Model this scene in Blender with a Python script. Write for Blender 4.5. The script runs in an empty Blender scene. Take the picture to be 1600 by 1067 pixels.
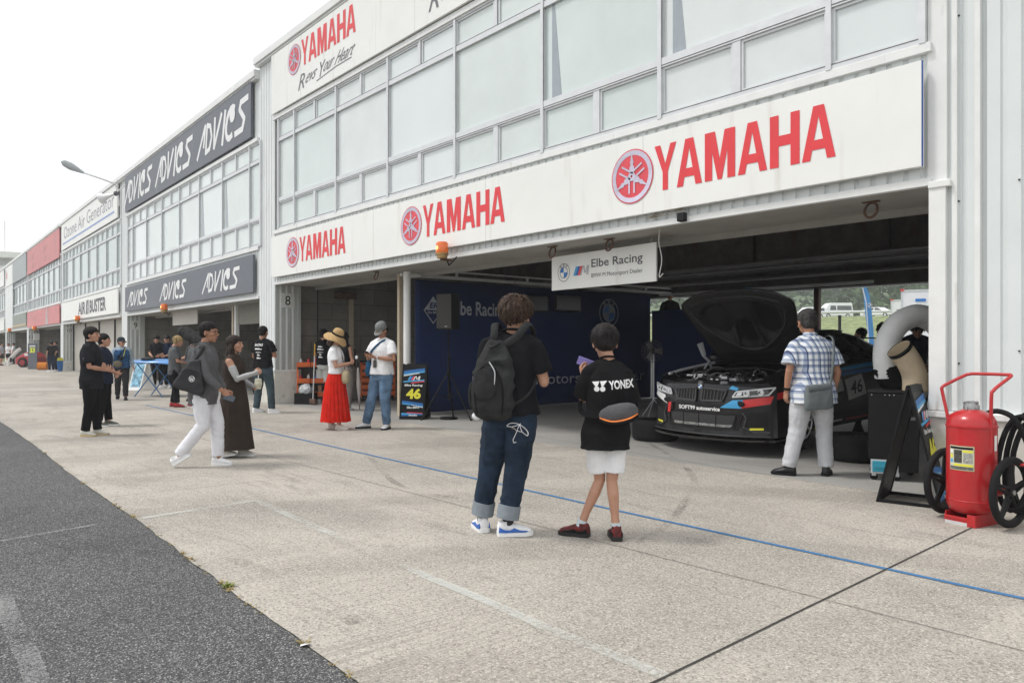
import bpy, bmesh, math, random
from mathutils import Vector, Matrix, noise
from mathutils.bvhtree import BVHTree
R = math.radians; PI = math.pi; sin = math.sin; cos = math.cos
random.seed(7)
S = bpy.context.scene
COL = S.collection

# ---------------------------------------------------------------- camera
CAM_H = 1.36; FPX = 1180.0; CX0 = 800.0; HY = 540.0
CAM_A = math.atan(996 / FPX)
DX, DY, RX, RY = -cos(CAM_A), sin(CAM_A), sin(CAM_A), cos(CAM_A)
cam = bpy.data.cameras.new('camera'); camo = bpy.data.objects.new('camera', cam); COL.objects.link(camo)
cam.lens = FPX / 1600 * 36; cam.sensor_width = 36; cam.sensor_fit = 'HORIZONTAL'
cam.clip_start = 0.05; cam.clip_end = 3000
cam.shift_y = (HY - 533.5) / 1600
camo.location = (0, 0, CAM_H); camo.rotation_euler = (R(90), 0, R(90) - CAM_A)
S.camera = camo
S.render.resolution_x = 1024; S.render.resolution_y = 682

# ---------------------------------------------------------------- sky, sun, exposure
w = bpy.data.worlds.new('World'); S.world = w; w.use_nodes = True
nt = w.node_tree; nt.nodes.clear()
sky = nt.nodes.new('ShaderNodeTexSky'); sky.sky_type = 'NISHITA'; sky.sun_disc = False
SUN_EL, SUN_AZ = R(58), R(215)
sky.sun_elevation = SUN_EL; sky.sun_rotation = SUN_AZ
sky.dust_density = 3.0
tc = nt.nodes.new('ShaderNodeTexCoord')
cn = nt.nodes.new('ShaderNodeTexNoise'); cn.inputs['Scale'].default_value = 2.2; cn.inputs['Detail'].default_value = 3
cr = nt.nodes.new('ShaderNodeValToRGB')
cr.color_ramp.elements[0].position = .35; cr.color_ramp.elements[0].color = (.73, .755, .79, 1)
cr.color_ramp.elements[1].position = .65; cr.color_ramp.elements[1].color = (.95, .955, .96, 1)
vm = nt.nodes.new('ShaderNodeVectorMath'); vm.operation = 'SCALE'; vm.inputs['Scale'].default_value = 11.2
mx = nt.nodes.new('ShaderNodeMixRGB'); mx.inputs['Fac'].default_value = .93
bg = nt.nodes.new('ShaderNodeBackground'); bg.inputs['Strength'].default_value = .12
wo = nt.nodes.new('ShaderNodeOutputWorld')
L = nt.links.new
L(tc.outputs['Generated'], cn.inputs['Vector']); L(cn.outputs['Fac'], cr.inputs['Fac'])
L(cr.outputs['Color'], vm.inputs[0]); L(sky.outputs['Color'], mx.inputs['Color1']); L(vm.outputs['Vector'], mx.inputs['Color2'])
L(mx.outputs['Color'], bg.inputs['Color']); L(bg.outputs['Background'], wo.inputs['Surface'])
sl = bpy.data.lights.new('sun', 'SUN'); sl.energy = 2.1; sl.angle = R(11); sl.color = (1, .965, .92)
so = bpy.data.objects.new('sun', sl); COL.objects.link(so)
so.rotation_euler = (R(90) - SUN_EL, 0, R(-38)); so.location = (0, -10, 20)
S.view_settings.view_transform = 'Standard'; S.view_settings.look = 'None'
S.view_settings.exposure = 0.13; S.view_settings.gamma = 1
try:
    S.cycles.use_denoising = True
    S.cycles.max_bounces = 8; S.cycles.diffuse_bounces = 4; S.cycles.volume_bounces = 1
    S.cycles.sample_clamp_indirect = 6
except Exception: pass

# ---------------------------------------------------------------- placing helpers (world metres)
def gp(px, py, z=0.0):
    d = FPX * (CAM_H - z) / (py - HY); l = (px - CX0) / FPX * d
    return (d * DX + l * RX, d * DY + l * RY)
def gd(px, dep):
    l = (px - CX0) / FPX * dep
    return (dep * DX + l * RX, dep * DY + l * RY)
def fx(px, Y):
    t = (px - CX0) / FPX
    return Y * (t * DY - RY) / (RX - t * DX)
def zz(py, X, Y): return CAM_H + (HY - py) * (X * DX + Y * DY) / FPX
def yx(px, X):
    t = (px - CX0) / FPX; z = X / (DX + t * RX)
    return z * (DY + t * RY)

# ---------------------------------------------------------------- materials
MATS = {}
def lin(h):
    h = h.lstrip('#'); o = []
    for i in (0, 2, 4):
        c = int(h[i:i+2], 16) / 255
        o.append(c / 12.92 if c < .04045 else ((c + .055) / 1.055) ** 2.4)
    return tuple(o)
def mat(name, col, rough=.6, metal=0, var=.08, scale=6, bump=0, bscale=60, coat=0, spec=.5, emit=0, stretch=None, trans=0, alpha=1, dirt=None):
    if name in MATS: return MATS[name]
    if isinstance(col, str): col = lin(col)
    m = bpy.data.materials.new(name); m.use_nodes = True
    n = m.node_tree; b = n.nodes['Principled BSDF']; l = n.links.new
    b.inputs['Roughness'].default_value = rough; b.inputs['Metallic'].default_value = metal
    b.inputs['Specular IOR Level'].default_value = spec
    b.inputs['Coat Weight'].default_value = coat; b.inputs['Coat Roughness'].default_value = .05
    b.inputs['Transmission Weight'].default_value = trans; b.inputs['Alpha'].default_value = alpha
    b.inputs['Base Color'].default_value = (*col, 1)
    if emit:
        b.inputs['Emission Color'].default_value = (*col, 1); b.inputs['Emission Strength'].default_value = emit
    t = n.nodes.new('ShaderNodeTexCoord'); vec = t.outputs['Object']
    if stretch:
        mp = n.nodes.new('ShaderNodeMapping'); mp.inputs['Scale'].default_value = stretch
        l(vec, mp.inputs['Vector']); vec = mp.outputs['Vector']
    if var:
        no = n.nodes.new('ShaderNodeTexNoise'); no.inputs['Scale'].default_value = scale; no.inputs['Detail'].default_value = 6; no.inputs['Roughness'].default_value = .65
        l(vec, no.inputs['Vector'])
        r = n.nodes.new('ShaderNodeValToRGB'); r.color_ramp.elements[0].position = .3; r.color_ramp.elements[1].position = .72
        lo = tuple(max(0, c * (1 - var * 1.6)) for c in col); hi = tuple(min(1, c * (1 + var)) for c in col)
        r.color_ramp.elements[0].color = (*lo, 1); r.color_ramp.elements[1].color = (*hi, 1)
        l(no.outputs['Fac'], r.inputs['Fac']); out = r.outputs['Color']
        if dirt:
            n2 = n.nodes.new('ShaderNodeTexNoise'); n2.inputs['Scale'].default_value = dirt[1]; n2.inputs['Detail'].default_value = 8
            mp2 = n.nodes.new('ShaderNodeMapping'); mp2.inputs['Scale'].default_value = (1, 1, dirt[3] if len(dirt) > 3 else .12)
            l(t.outputs['Object'], mp2.inputs['Vector']); l(mp2.outputs['Vector'], n2.inputs['Vector'])
            r2 = n.nodes.new('ShaderNodeValToRGB'); r2.color_ramp.elements[0].position = dirt[2]; r2.color_ramp.elements[1].position = dirt[2] + .16
            r2.color_ramp.elements[1].color = (.75, .75, .75, 1)
            l(n2.outputs['Fac'], r2.inputs['Fac'])
            mm = n.nodes.new('ShaderNodeMixRGB'); l(r2.outputs['Color'], mm.inputs['Fac']); l(out, mm.inputs['Color1'])
            mm.inputs['Color2'].default_value = (*dirt[0], 1); out = mm.outputs['Color']
        l(out, b.inputs['Base Color'])
        if rough > .12:
            mr = n.nodes.new('ShaderNodeMapRange'); mr.inputs['To Min'].default_value = rough - .08; mr.inputs['To Max'].default_value = min(1, rough + .12)
            l(no.outputs['Fac'], mr.inputs['Value']); l(mr.outputs['Result'], b.inputs['Roughness'])
    if bump:
        nb = n.nodes.new('ShaderNodeTexNoise'); nb.inputs['Scale'].default_value = bscale; nb.inputs['Detail'].default_value = 4
        l(vec, nb.inputs['Vector'])
        bp = n.nodes.new('ShaderNodeBump'); bp.inputs['Strength'].default_value = bump; bp.inputs['Distance'].default_value = .01
        l(nb.outputs['Fac'], bp.inputs['Height']); l(bp.outputs['Normal'], b.inputs['Normal'])
    MATS[name] = m; return m
def cloth(name, col, var=.12, bump=.5, rough=.9): return mat(name, col, rough, var=var, scale=9, bump=bump, bscale=26, spec=.1)

# ---------------------------------------------------------------- mesh builder
class MB:
    def __init__(s): s.v = []; s.f = []
    def add(s, vs, fs):
        o = len(s.v); s.v += [tuple(p) for p in vs]; s.f += [tuple(i + o for i in f) for f in fs]; return s
    def box(s, x0, x1, y0, y1, z0, z1, M=None):
        vs = [Vector((x, y, z)) for z in (z0, z1) for x, y in ((x0, y0), (x1, y0), (x1, y1), (x0, y1))]
        if M: vs = [M @ p for p in vs]
        return s.add(vs, [(3, 2, 1, 0), (4, 5, 6, 7), (0, 1, 5, 4), (1, 2, 6, 5), (2, 3, 7, 6), (3, 0, 4, 7)])
    def cbox(s, c, d, M=None):
        return s.box(c[0] - d[0] / 2, c[0] + d[0] / 2, c[1] - d[1] / 2, c[1] + d[1] / 2, c[2] - d[2] / 2, c[2] + d[2] / 2, M)
    def rings(s, rs, close=True, caps=True):
        n = len(rs[0]); vs = [p for r in rs for p in r]; fs = []
        for i in range(len(rs) - 1):
            for j in range(n if close else n - 1):
                k = (j + 1) % n
                fs.append((i * n + j, i * n + k, (i + 1) * n + k, (i + 1) * n + j))
        if caps and close: fs += [tuple(range(n - 1, -1, -1)), tuple(range((len(rs) - 1) * n, len(rs) * n))]
        return s.add(vs, fs)
    def tube(s, pts, rad, n=10, caps=True, flat=1.0, up=None):
        pts = [Vector(p) for p in pts]
        if not hasattr(rad, '__len__'): rad = [rad] * len(pts)
        u = Vector(up) if up else None; rs = []
        for i, p in enumerate(pts):
            t = (pts[min(i + 1, len(pts) - 1)] - pts[max(i - 1, 0)])
            if t.length < 1e-9: t = Vector((0, 0, 1))
            t.normalize()
            if u is None: u = t.orthogonal()
            a = u - t * u.dot(t)
            if a.length < 1e-4: a = t.orthogonal()
            a.normalize(); b = t.cross(a); u = a
            rs.append([p + a * (cos(2 * PI * k / n) * rad[i]) + b * (sin(2 * PI * k / n) * rad[i] * flat) for k in range(n)])
        return s.rings(rs, caps=caps)
    def lathe(s, prof, c=(0, 0, 0), n=24, M=None, caps=True):
        rs = []
        for r, z in prof:
            ring = [Vector((c[0] + r * cos(2 * PI * k / n), c[1] + r * sin(2 * PI * k / n), c[2] + z)) for k in range(n)]
            rs.append([M @ p for p in ring] if M else ring)
        return s.rings(rs, caps=caps)
    def ell(s, c, r, M=None, n=14, m=9, e=1.0):
        c = Vector(c); rs = []
        def pw(x): return math.copysign(abs(x) ** e, x)
        for i in range(m + 1):
            th = PI * (i + .001 if i == 0 else (i - .001 if i == m else i)) / m
            ring = []
            for k in range(n):
                ph = 2 * PI * k / n
                p = Vector((r[0] * pw(sin(th)) * pw(cos(ph)), r[1] * pw(sin(th)) * pw(sin(ph)), -r[2] * pw(cos(th))))
                ring.append(c + (M @ p if M else p))
            rs.append(ring)
        return s.rings(rs)
    def prism(s, poly, f0, f1):
        """poly: 2D points; f0, f1 map (a, b) to the two faces"""
        n = len(poly); vs = [f0(*p) for p in poly] + [f1(*p) for p in poly]
        return s.add(vs, [tuple(range(n)), tuple(range(2 * n - 1, n - 1, -1))] + [(i, i + n, (i + 1) % n + n, (i + 1) % n) for i in range(n)])
    def build(s, name, m, parent=None, smooth=False, bevel=0, loc=None, rotz=0):
        me = bpy.data.meshes.new(name); me.from_pydata([tuple(p) for p in s.v], [], s.f); me.validate(); me.update()
        bm = bmesh.new(); bm.from_mesh(me); bmesh.ops.recalc_face_normals(bm, faces=bm.faces); bm.to_mesh(me); bm.free()
        if smooth: me.polygons.foreach_set('use_smooth', [True] * len(me.polygons))
        o = bpy.data.objects.new(name, me); COL.objects.link(o)
        if m: me.materials.append(m)
        if parent: o.parent = parent
        if loc: o.location = loc
        if rotz: o.rotation_euler.z = rotz
        if bevel:
            b = o.modifiers.new('bevel', 'BEVEL'); b.width = bevel; b.segments = 2; b.limit_method = 'ANGLE'; b.angle_limit = R(40)
            b.harden_normals = False
        if smooth:
            try: me.set_sharp_from_angle(angle=R(42))
            except Exception: pass
        return o
USED_GROUPS = {}
def tag(o, label=None, cat=None, group=None, kind=None):
    if label: o['label'] = label
    if cat: o['category'] = cat
    if group: o['group'] = group
    if kind: o['kind'] = kind
    return o
def thing(name, label, cat, loc=(0, 0, 0), rz=0, group=None, scale=1):
    o = bpy.data.objects.new(name, None); COL.objects.link(o); o.location = loc; o.rotation_euler.z = rz; o.empty_display_size = .2
    if scale != 1: o.scale = (scale,) * 3
    return tag(o, label, cat, group)
def copy_tree(o, parent=None):
    c = o.copy(); COL.objects.link(c)
    if parent: c.parent = parent
    for ch in list(o.children): copy_tree(ch, c)
    return c
def smoothcurve(pts, k=4):
    """Catmull-Rom through points"""
    P = [Vector(p) for p in pts]; out = []
    for i in range(len(P) - 1):
        a, b, c, d = P[max(i - 1, 0)], P[i], P[i + 1], P[min(i + 2, len(P) - 1)]
        for j in range(k):
            t = j / k
            out.append(.5 * ((2 * b) + (c - a) * t + (2 * a - 5 * b + 4 * c - d) * t * t + (3 * b - 3 * c + d - a) * t ** 3))
    out.append(P[-1]); return out
TXT = {}
def text2(s, bold=.0):
    """2-D outline mesh of a string in the default font: verts, faces, normalised so the box is 0..1 x 0..1"""
    k = (s, bold)
    if k in TXT: return TXT[k]
    cu = bpy.data.curves.new('t', 'FONT'); cu.body = s; cu.offset = bold; cu.resolution_u = 3
    ob = bpy.data.objects.new('t', cu); me = bpy.data.meshes.new_from_object(ob)
    vs = [(v.co.x, v.co.y) for v in me.vertices]; fs = [tuple(p.vertices) for p in me.polygons]
    bpy.data.objects.remove(ob); bpy.data.curves.remove(cu); bpy.data.meshes.remove(me)
    x0 = min(a for a, b in vs); x1 = max(a for a, b in vs); y0 = min(b for a, b in vs); y1 = max(b for a, b in vs)
    TXT[k] = ([((a - x0) / (x1 - x0), (b - y0) / (y1 - y0)) for a, b in vs], fs)
    return TXT[k]
def put_text(mb, s, org, ux, uy, bold=.01, shear=0):
    """org: lower-left corner; ux, uy: vectors spanning the whole string"""
    v, f = text2(s, bold); org = Vector(org); ux = Vector(ux); uy = Vector(uy)
    mb.add([org + ux * (a + shear * b) + uy * b for a, b in v], f)
def put_poly(mb, poly, org, ux, uy, off=None):
    org = Vector(org); ux = Vector(ux); uy = Vector(uy)
    if off: org = org + Vector(off)
    mb.add([org + ux * a + uy * b for a, b in poly], [tuple(range(len(poly)))])
def disc(a, b, r, n=28, r2=None): return [(a + r * cos(2 * PI * i / n), b + (r2 or r) * sin(2 * PI * i / n)) for i in range(n)]
def put_ring(mb, c, ux, uy, r0, r1, a0=0, a1=2 * PI, n=32):
    c = Vector(c); ux = Vector(ux); uy = Vector(uy); vs = []; fs = []
    for i in range(n + 1):
        t = a0 + (a1 - a0) * i / n
        for r in (r0, r1): vs.append(c + ux * (r * cos(t)) + uy * (r * sin(t)))
        if i: fs.append((2 * i - 2, 2 * i - 1, 2 * i + 1, 2 * i))
    mb.add(vs, fs)
def put_stroke(mb, pts, w, org, ux, uy, nrm, k0=0):
    """thick polyline, each segment lifted a hair so that no two faces are coplanar"""
    org = Vector(org); ux = Vector(ux); uy = Vector(uy); nrm = Vector(nrm)
    for i in range(len(pts) - 1):
        (x0, y0), (x1, y1) = pts[i], pts[i + 1]; d = math.hypot(x1 - x0, y1 - y0) or 1e-6
        nx, ny = -(y1 - y0) / d * w / 2, (x1 - x0) / d * w / 2; ex, ey = (x1 - x0) / d * w * .25, (y1 - y0) / d * w * .25
        o = org + nrm * (.0006 * ((i + k0) % 7))
        mb.add([o + ux * a + uy * b for a, b in ((x0 - ex + nx, y0 - ey + ny), (x0 - ex - nx, y0 - ey - ny), (x1 + ex - nx, y1 + ey - ny), (x1 + ex + nx, y1 + ey + ny))], [(0, 1, 2, 3)])

# shared materials
M_white = mat('painted_panel', (.74, .765, .76), .45, var=.05, scale=1.5, dirt=((.42, .40, .35), 3.5, .62, .25))
M_trim = mat('white_trim', (.78, .785, .77), .45, var=.05, scale=3, dirt=((.30, .26, .2), 9, .66, .2))
M_grey_corr = mat('grey_corrugated', (.42, .44, .42), .5, var=.06, scale=2, dirt=((.2, .2, .18), 4, .62))
M_alu = mat('aluminium', (.66, .67, .68), .35, .35, var=.05)
M_conc_base = mat('plinth_concrete', (.68, .67, .61), .85, var=.09, scale=5, bump=.5, bscale=30, dirt=((.3, .29, .26), 7, .6, .6))
M_board = mat('sign_white', (.83, .83, .80), .4, var=.03, scale=1, dirt=((.66, .64, .58), 6, .60, .12))
M_red = mat('sign_red', (.74, .045, .055), .45, var=.04)
M_dark = mat('dark_metal', (.012, .012, .013), .5, var=.3, spec=.2)
M_black = mat('black_plastic', (.008, .008, .009), .5, var=.2, spec=.2)
M_blackfab = cloth('black_fabric', (.008, .0085, .0095))
M_rust = mat('rusty_steel', (.13, .07, .045), .8, var=.4, scale=9)
M_int = mat('interior_steel', (.125, .113, .098), .7, var=.25, scale=3, dirt=((.10, .045, .02), 4, .58, .6))
M_rubber = mat('rubber', (.012, .012, .013), .75, var=.25, bump=.2, bscale=80, spec=.2)
M_skin = mat('skin', (.50, .27, .185), .5, var=.05, scale=14, spec=.35)
M_skin2 = mat('skin_tanned', (.40, .20, .125), .5, var=.06, scale=14, spec=.35)
M_steel = mat('bright_steel', (.6, .6, .6), .25, .9, var=.1)
M_navy = mat('navy_fabric', (.010, .030, .13), .85, var=.1, scale=.8, bump=.15, bscale=20)
M_whitepaint = mat('white_paint', (.8, .8, .79), .35, var=.03)
M_whitefab = cloth('white_fabric', (.78, .78, .79), var=.04)
M_grey_lett = mat('grey_letter', (.10, .10, .115), .5, var=.05)
M_bluem = mat('mark_blue', (.012, .14, .42), .45, var=.05)
M_cyanm = mat('mark_light_blue', (.06, .36, .66), .45, var=.05)
M_yellow = mat('mark_yellow', (.75, .70, .04), .45, var=.05)
M_orange = mat('orange_paint', (.70, .13, .015), .45, var=.1, coat=.3)
# ================================================================ ground
def shader(name): 
    m = bpy.data.materials.new(name); m.use_nodes = True
    n = m.node_tree; return m, n, n.nodes['Principled BSDF'], n.links.new
def ramp(n, src, l, stops):
    r = n.nodes.new('ShaderNodeValToRGB'); e = r.color_ramp.elements
    while len(e) < len(stops): e.new(.5)
    for q, (p, c) in zip(e, stops): q.position = p; q.color = (*c, 1) if len(c) == 3 else c
    l(src, r.inputs['Fac']); return r.outputs['Color']
def tnoise(n, l, vec, sc, det=5, rough=.6, dist=0):
    x = n.nodes.new('ShaderNodeTexNoise'); x.inputs['Scale'].default_value = sc; x.inputs['Detail'].default_value = det
    x.inputs['Roughness'].default_value = rough; x.inputs['Distortion'].default_value = dist; l(vec, x.inputs['Vector']); return x.outputs['Fac']
def mapping(n, l, vec, scale=(1, 1, 1), rz=0):
    mp = n.nodes.new('ShaderNodeMapping'); mp.inputs['Scale'].default_value = scale; mp.inputs['Rotation'].default_value = (0, 0, rz); l(vec, mp.inputs['Vector']); return mp.outputs['Vector']
def mixc(n, l, f, a, b, mode='MIX'):
    x = n.nodes.new('ShaderNodeMixRGB'); x.blend_type = mode
    if isinstance(f, float): x.inputs['Fac'].default_value = f
    else: l(f, x.inputs['Fac'])
    for s_, k in ((a, 'Color1'), (b, 'Color2')):
        if isinstance(s_, tuple): x.inputs[k].default_value = (*s_, 1)
        else: l(s_, x.inputs[k])
    return x.outputs['Color']
def concrete(name, base, lo, speck=.5, stain=.7, groove=.35, rough=.85):
    m, n, b, l = shader(name); t = n.nodes.new('ShaderNodeTexCoord').outputs['Object']
    big = tnoise(n, l, t, .45, 6, .62, .6)
    col = ramp(n, big, l, [(.36, lo), (.58, base)])
    # streaky tyre and water stains along the apron
    st = tnoise(n, l, mapping(n, l, t, (.55, 2.6, 1), R(12)), 1.1, 7, .7, 1.2)
    col = mixc(n, l, ramp(n, st, l, [(.52, (0, 0, 0)), (.70, (stain,) * 3)]), col, tuple(c * .52 for c in base))
    bl = tnoise(n, l, mapping(n, l, t, (1, 1, 1), .4), .23, 3, .5, .3)
    col = mixc(n, l, ramp(n, bl, l, [(.5, (0, 0, 0)), (.68, (.55,) * 3)]), col, tuple(c * .8 for c in base))
    wv = n.nodes.new('ShaderNodeTexWave'); wv.wave_type = 'RINGS'; wv.rings_direction = 'Z'; wv.inputs['Scale'].default_value = .16; wv.inputs['Distortion'].default_value = 9; wv.inputs['Detail'].default_value = 3; wv.inputs['Detail Scale'].default_value = .35; l(t, wv.inputs['Vector'])
    am = ramp(n, tnoise(n, l, t, .5, 3, .6), l, [(.40, (0, 0, 0)), (.58, (stain * .6,) * 3)])
    col = mixc(n, l, am, col, mixc(n, l, ramp(n, wv.outputs['Fac'], l, [(.78, (0, 0, 0)), (.93, (1, 1, 1))]), col, tuple(c * .55 for c in base)))
    # aggregate speckle
    sp = tnoise(n, l, t, 60, 3, .75)
    col = mixc(n, l, ramp(n, sp, l, [(.38, (speck,) * 3), (.50, (0, 0, 0))]), col, tuple(c * .26 for c in base))
    pt = tnoise(n, l, t, 24, 4, .8); col = mixc(n, l, ramp(n, pt, l, [(.33, (speck * .9,) * 3), (.40, (0, 0, 0))]), col, tuple(c * .2 for c in base))
    sp2 = tnoise(n, l, t, 105, 2, .7)
    col = mixc(n, l, ramp(n, sp2, l, [(.53, (0, 0, 0)), (.64, (speck * .9,) * 3)]), col, tuple(min(1, c * 1.6) for c in base))
    # broom grooves
    gr = tnoise(n, l, mapping(n, l, t, (38, .7, 1), R(0)), 1.3, 3, .6)
    gm = tnoise(n, l, t, .34, 3, .5)
    gmask = ramp(n, gm, l, [(.47, (0, 0, 0)), (.64, (groove * 1.2,) * 3)])
    gcol = mixc(n, l, ramp(n, gr, l, [(.40, (1, 1, 1)), (.52, (0, 0, 0))]), col, tuple(c * .5 for c in base))
    col = mixc(n, l, gmask, col, gcol)
    l(col, b.inputs['Base Color']); b.inputs['Roughness'].default_value = rough; b.inputs['Specular IOR Level'].default_value = .3
    bp = n.nodes.new('ShaderNodeBump'); bp.inputs['Strength'].default_value = .5; bp.inputs['Distance'].default_value = .006
    l(sp, bp.inputs['Height']); l(bp.outputs['Normal'], b.inputs['Normal'])
    return m
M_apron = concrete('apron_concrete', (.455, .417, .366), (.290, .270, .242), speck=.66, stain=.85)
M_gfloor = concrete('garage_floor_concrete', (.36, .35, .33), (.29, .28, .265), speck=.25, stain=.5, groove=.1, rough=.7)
def asphalt():
    m, n, b, l = shader('asphalt'); t = n.nodes.new('ShaderNodeTexCoord').outputs['Object']
    v = n.nodes.new('ShaderNodeTexVoronoi'); v.inputs['Scale'].default_value = 140; l(t, v.inputs['Vector'])
    sep = n.nodes.new('ShaderNodeSeparateColor'); l(v.outputs['Color'], sep.inputs['Color'])
    c = ramp(n, sep.outputs['Red'], l, [(.0, (.06, .06, .064)), (.5, (.125, .125, .128)), (.85, (.22, .22, .215)), (1, (.46, .45, .43))])
    e = ramp(n, v.outputs['Distance'], l, [(.30, (1, 1, 1)), (.65, (.45, .45, .45))])
    c = mixc(n, l, 1.0, c, e, 'MULTIPLY')
    big = tnoise(n, l, t, .5, 5, .6, .5); c = mixc(n, l, 1.0, c, ramp(n, big, l, [(.3, (.72, .72, .74)), (.7, (1.18, 1.18, 1.17))]), 'MULTIPLY')
    l(c, b.inputs['Base Color']); b.inputs['Roughness'].default_value = .85; b.inputs['Specular IOR Level'].default_value = .35
    bp = n.nodes.new('ShaderNodeBump'); bp.inputs['Strength'].default_value = .8; bp.inputs['Distance'].default_value = .006
    l(v.outputs['Distance'], bp.inputs['Height']); l(bp.outputs['Normal'], b.inputs['Normal']); bp.invert = True
    return m
M_asph = asphalt()
def worn(name, col, thr, scale, maxa=1.0):
    """thin worn paint: alpha breaks up with noise (the paint really is patchy)"""
    m, n, b, l = shader(name); t = n.nodes.new('ShaderNodeTexCoord').outputs['Object']
    b.inputs['Base Color'].default_value = (*col, 1); b.inputs['Roughness'].default_value = .8
    a = tnoise(n, l, t, scale, 6, .8); a2 = tnoise(n, l, t, 1.3, 3, .5)
    mu = n.nodes.new('ShaderNodeMath'); mu.operation = 'ADD'; l(a, mu.inputs[0]); l(a2, mu.inputs[1])
    m6 = n.nodes.new('ShaderNodeMath'); m6.operation = 'MULTIPLY'; m6.inputs[1].default_value = .6; l(mu.outputs[0], m6.inputs[0])
    l(ramp(n, m6.outputs[0], l, [(thr * .6, (0, 0, 0)), (thr * .6 + .14, (maxa,) * 3)]), b.inputs['Alpha'])
    return m
M_wline = worn('worn_white_paint', (.68, .70, .66), .88, 34, .5)
M_wline2 = worn('worn_white_paint_asphalt', (.42, .42, .41), .95, 45, .5)
M_bline = worn('blue_line_paint', (.05, .17, .36), .35, 50, .95)
M_scuff = worn('tyre_scuff', (.12, .11, .105), .96, 40, .42)
M_field = mat('grass_ground', (.13, .17, .06), .95, var=.3, scale=.6, bump=.5)

g = MB(); g.add([(-900, -700, -.004), (900, -700, -.004), (900, 900, -.004), (-900, 900, -.004)], [(0, 1, 2, 3)])
tag(g.build('ground', M_field), kind='structure')
edge = [gp(*p) for p in ((20, 672), (60, 700), (108, 739), (176, 787), (220, 816), (292, 871), (352, 917), (460, 994), (560, 1067))]
e0 = edge[0]; e1 = edge[-1]
def ext(a, b, t): return (b[0] + (b[0] - a[0]) * t, b[1] + (b[1] - a[1]) * t)
ux_, uy_ = edge[-1][0] - edge[0][0], edge[-1][1] - edge[0][1]; ul = math.hypot(ux_, uy_); ux_, uy_ = ux_ / ul, uy_ / ul
far = (e0[0] - 90, e0[1] - 90 * uy_ / ux_ * .2 + .5); near = (e1[0] + 14 * ux_, e1[1] + 14 * uy_)
line = [(-140, far[1])] + [far] + edge + [near, (30, near[1])]
fine = []
for i in range(len(line) - 1):
    a, b_ = line[i], line[i + 1]; k = max(1, min(60, int(math.hypot(b_[0] - a[0], b_[1] - a[1]) / .12)))
    for j in range(k): fine.append((a[0] + (b_[0] - a[0]) * j / k, a[1] + (b_[1] - a[1]) * j / k + (noise.noise(Vector((a[0] + j * .4, i, 0))) * .016)))
fine.append(line[-1])
ap = MB(); n_ = len(fine)
ap.add([(x, y, .004) for x, y in fine] + [(x, 7.15 + max(0, (-17.95 - x)) * .0232, .004) for x, y in fine], [(i, i + 1, n_ + i + 1, n_ + i) for i in range(n_ - 1)])
tag(ap.build('pit_apron_pavement', M_apron), kind='structure')
ro = MB(); ro.add([(x, y, 0) for x, y in fine] + [(x, -40, 0) for x, y in fine], [(i, n_ + i, n_ + i + 1, i + 1) for i in range(n_ - 1)])
tag(ro.build('pit_lane_road', M_asph), kind='structure')
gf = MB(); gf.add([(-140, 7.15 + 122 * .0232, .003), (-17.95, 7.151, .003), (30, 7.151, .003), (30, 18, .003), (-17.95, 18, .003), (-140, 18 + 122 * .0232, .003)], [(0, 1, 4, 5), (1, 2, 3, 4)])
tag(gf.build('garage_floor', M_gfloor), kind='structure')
pk = MB(); pk.add([(-140, 21, .0), (-17, 18, .0), (40, 18, 0), (60, 40, 0), (-140, 46, 0)], [(0, 1, 2, 3, 4)])
tag(pk.build('paddock_pavement', mat('paddock_asphalt', (.30, .30, .29), .9, var=.2, scale=.7)), kind='structure')
def strip(pts, wd, z, name, m, jag=0):
    mb = MB(); vs = []; fs = []
    P = [Vector((x, y, z)) for x, y in pts]; Q = []
    for i in range(len(P) - 1):
        k = max(1, int((P[i + 1] - P[i]).length / .25))
        for j in range(k): Q.append(P[i].lerp(P[i + 1], j / k))
    Q.append(P[-1])
    for i, p in enumerate(Q):
        t = (Q[min(i + 1, len(Q) - 1)] - Q[max(0, i - 1)]).normalized(); s_ = Vector((-t.y, t.x, 0))
        jj = noise.noise(p * 2.3) * jag
        vs += [p + s_ * (wd / 2 + jj), p - s_ * (wd / 2 - jj)]
        if i: fs.append((2 * i - 2, 2 * i - 1, 2 * i + 1, 2 * i))
    mb.add(vs, fs); o = mb.build(name, m); return tag(o, kind='structure')
bl0, bl1 = gp(385, 668), gp(1600, 936.5)
strip([ext(bl1, bl0, .55), bl0, gp(1000, 806.5), bl1, ext(bl0, bl1, .5)], .042, .008, 'blue_line_marking', M_bline, .004)
M_joint = mat('joint_dark', (.045, .04, .036), .9, var=.3, scale=20)
j0, j1 = gp(1035, 1061), gp(1519, 825); strip([ext(j1, j0, .9), j0, j1, (j1[0] + (j1[0]-j0[0])/(j1[1]-j0[1])*(7.12-j1[1]), 7.12)], .012, .0082, 'expansion_joint_marking', M_joint, .002)
M_crack = worn('hairline_joint', (.07, .065, .06), .62, 30, .9)
c0, c1 = gp(600, 760), gp(1600, 1019); strip([ext(c1, c0, 1.6), c0, gp(1000, 863.5), c1], .006, .0082, 'hairline_joint_marking', M_crack, .003)
c2 = gp(1040, 716); c3 = gp(1440, 782); strip([ext(c3, c2, 1.2), c2, c3], .006, .008, 'threshold_joint_marking', M_crack, .002)
for k in range(1, 5):
    xx = j1[0] - 4.95 * k; strip([(xx - .45, 1.6 if k < 2 else 2.2 + .3 * k), (xx, 7.1)], .006, .0083, 'cross_joint_marking', M_crack, .002)
strip([gp(222, 811), gp(400, 783)], .07, .0085, 'box_line_marking', M_wline, .01)
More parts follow.
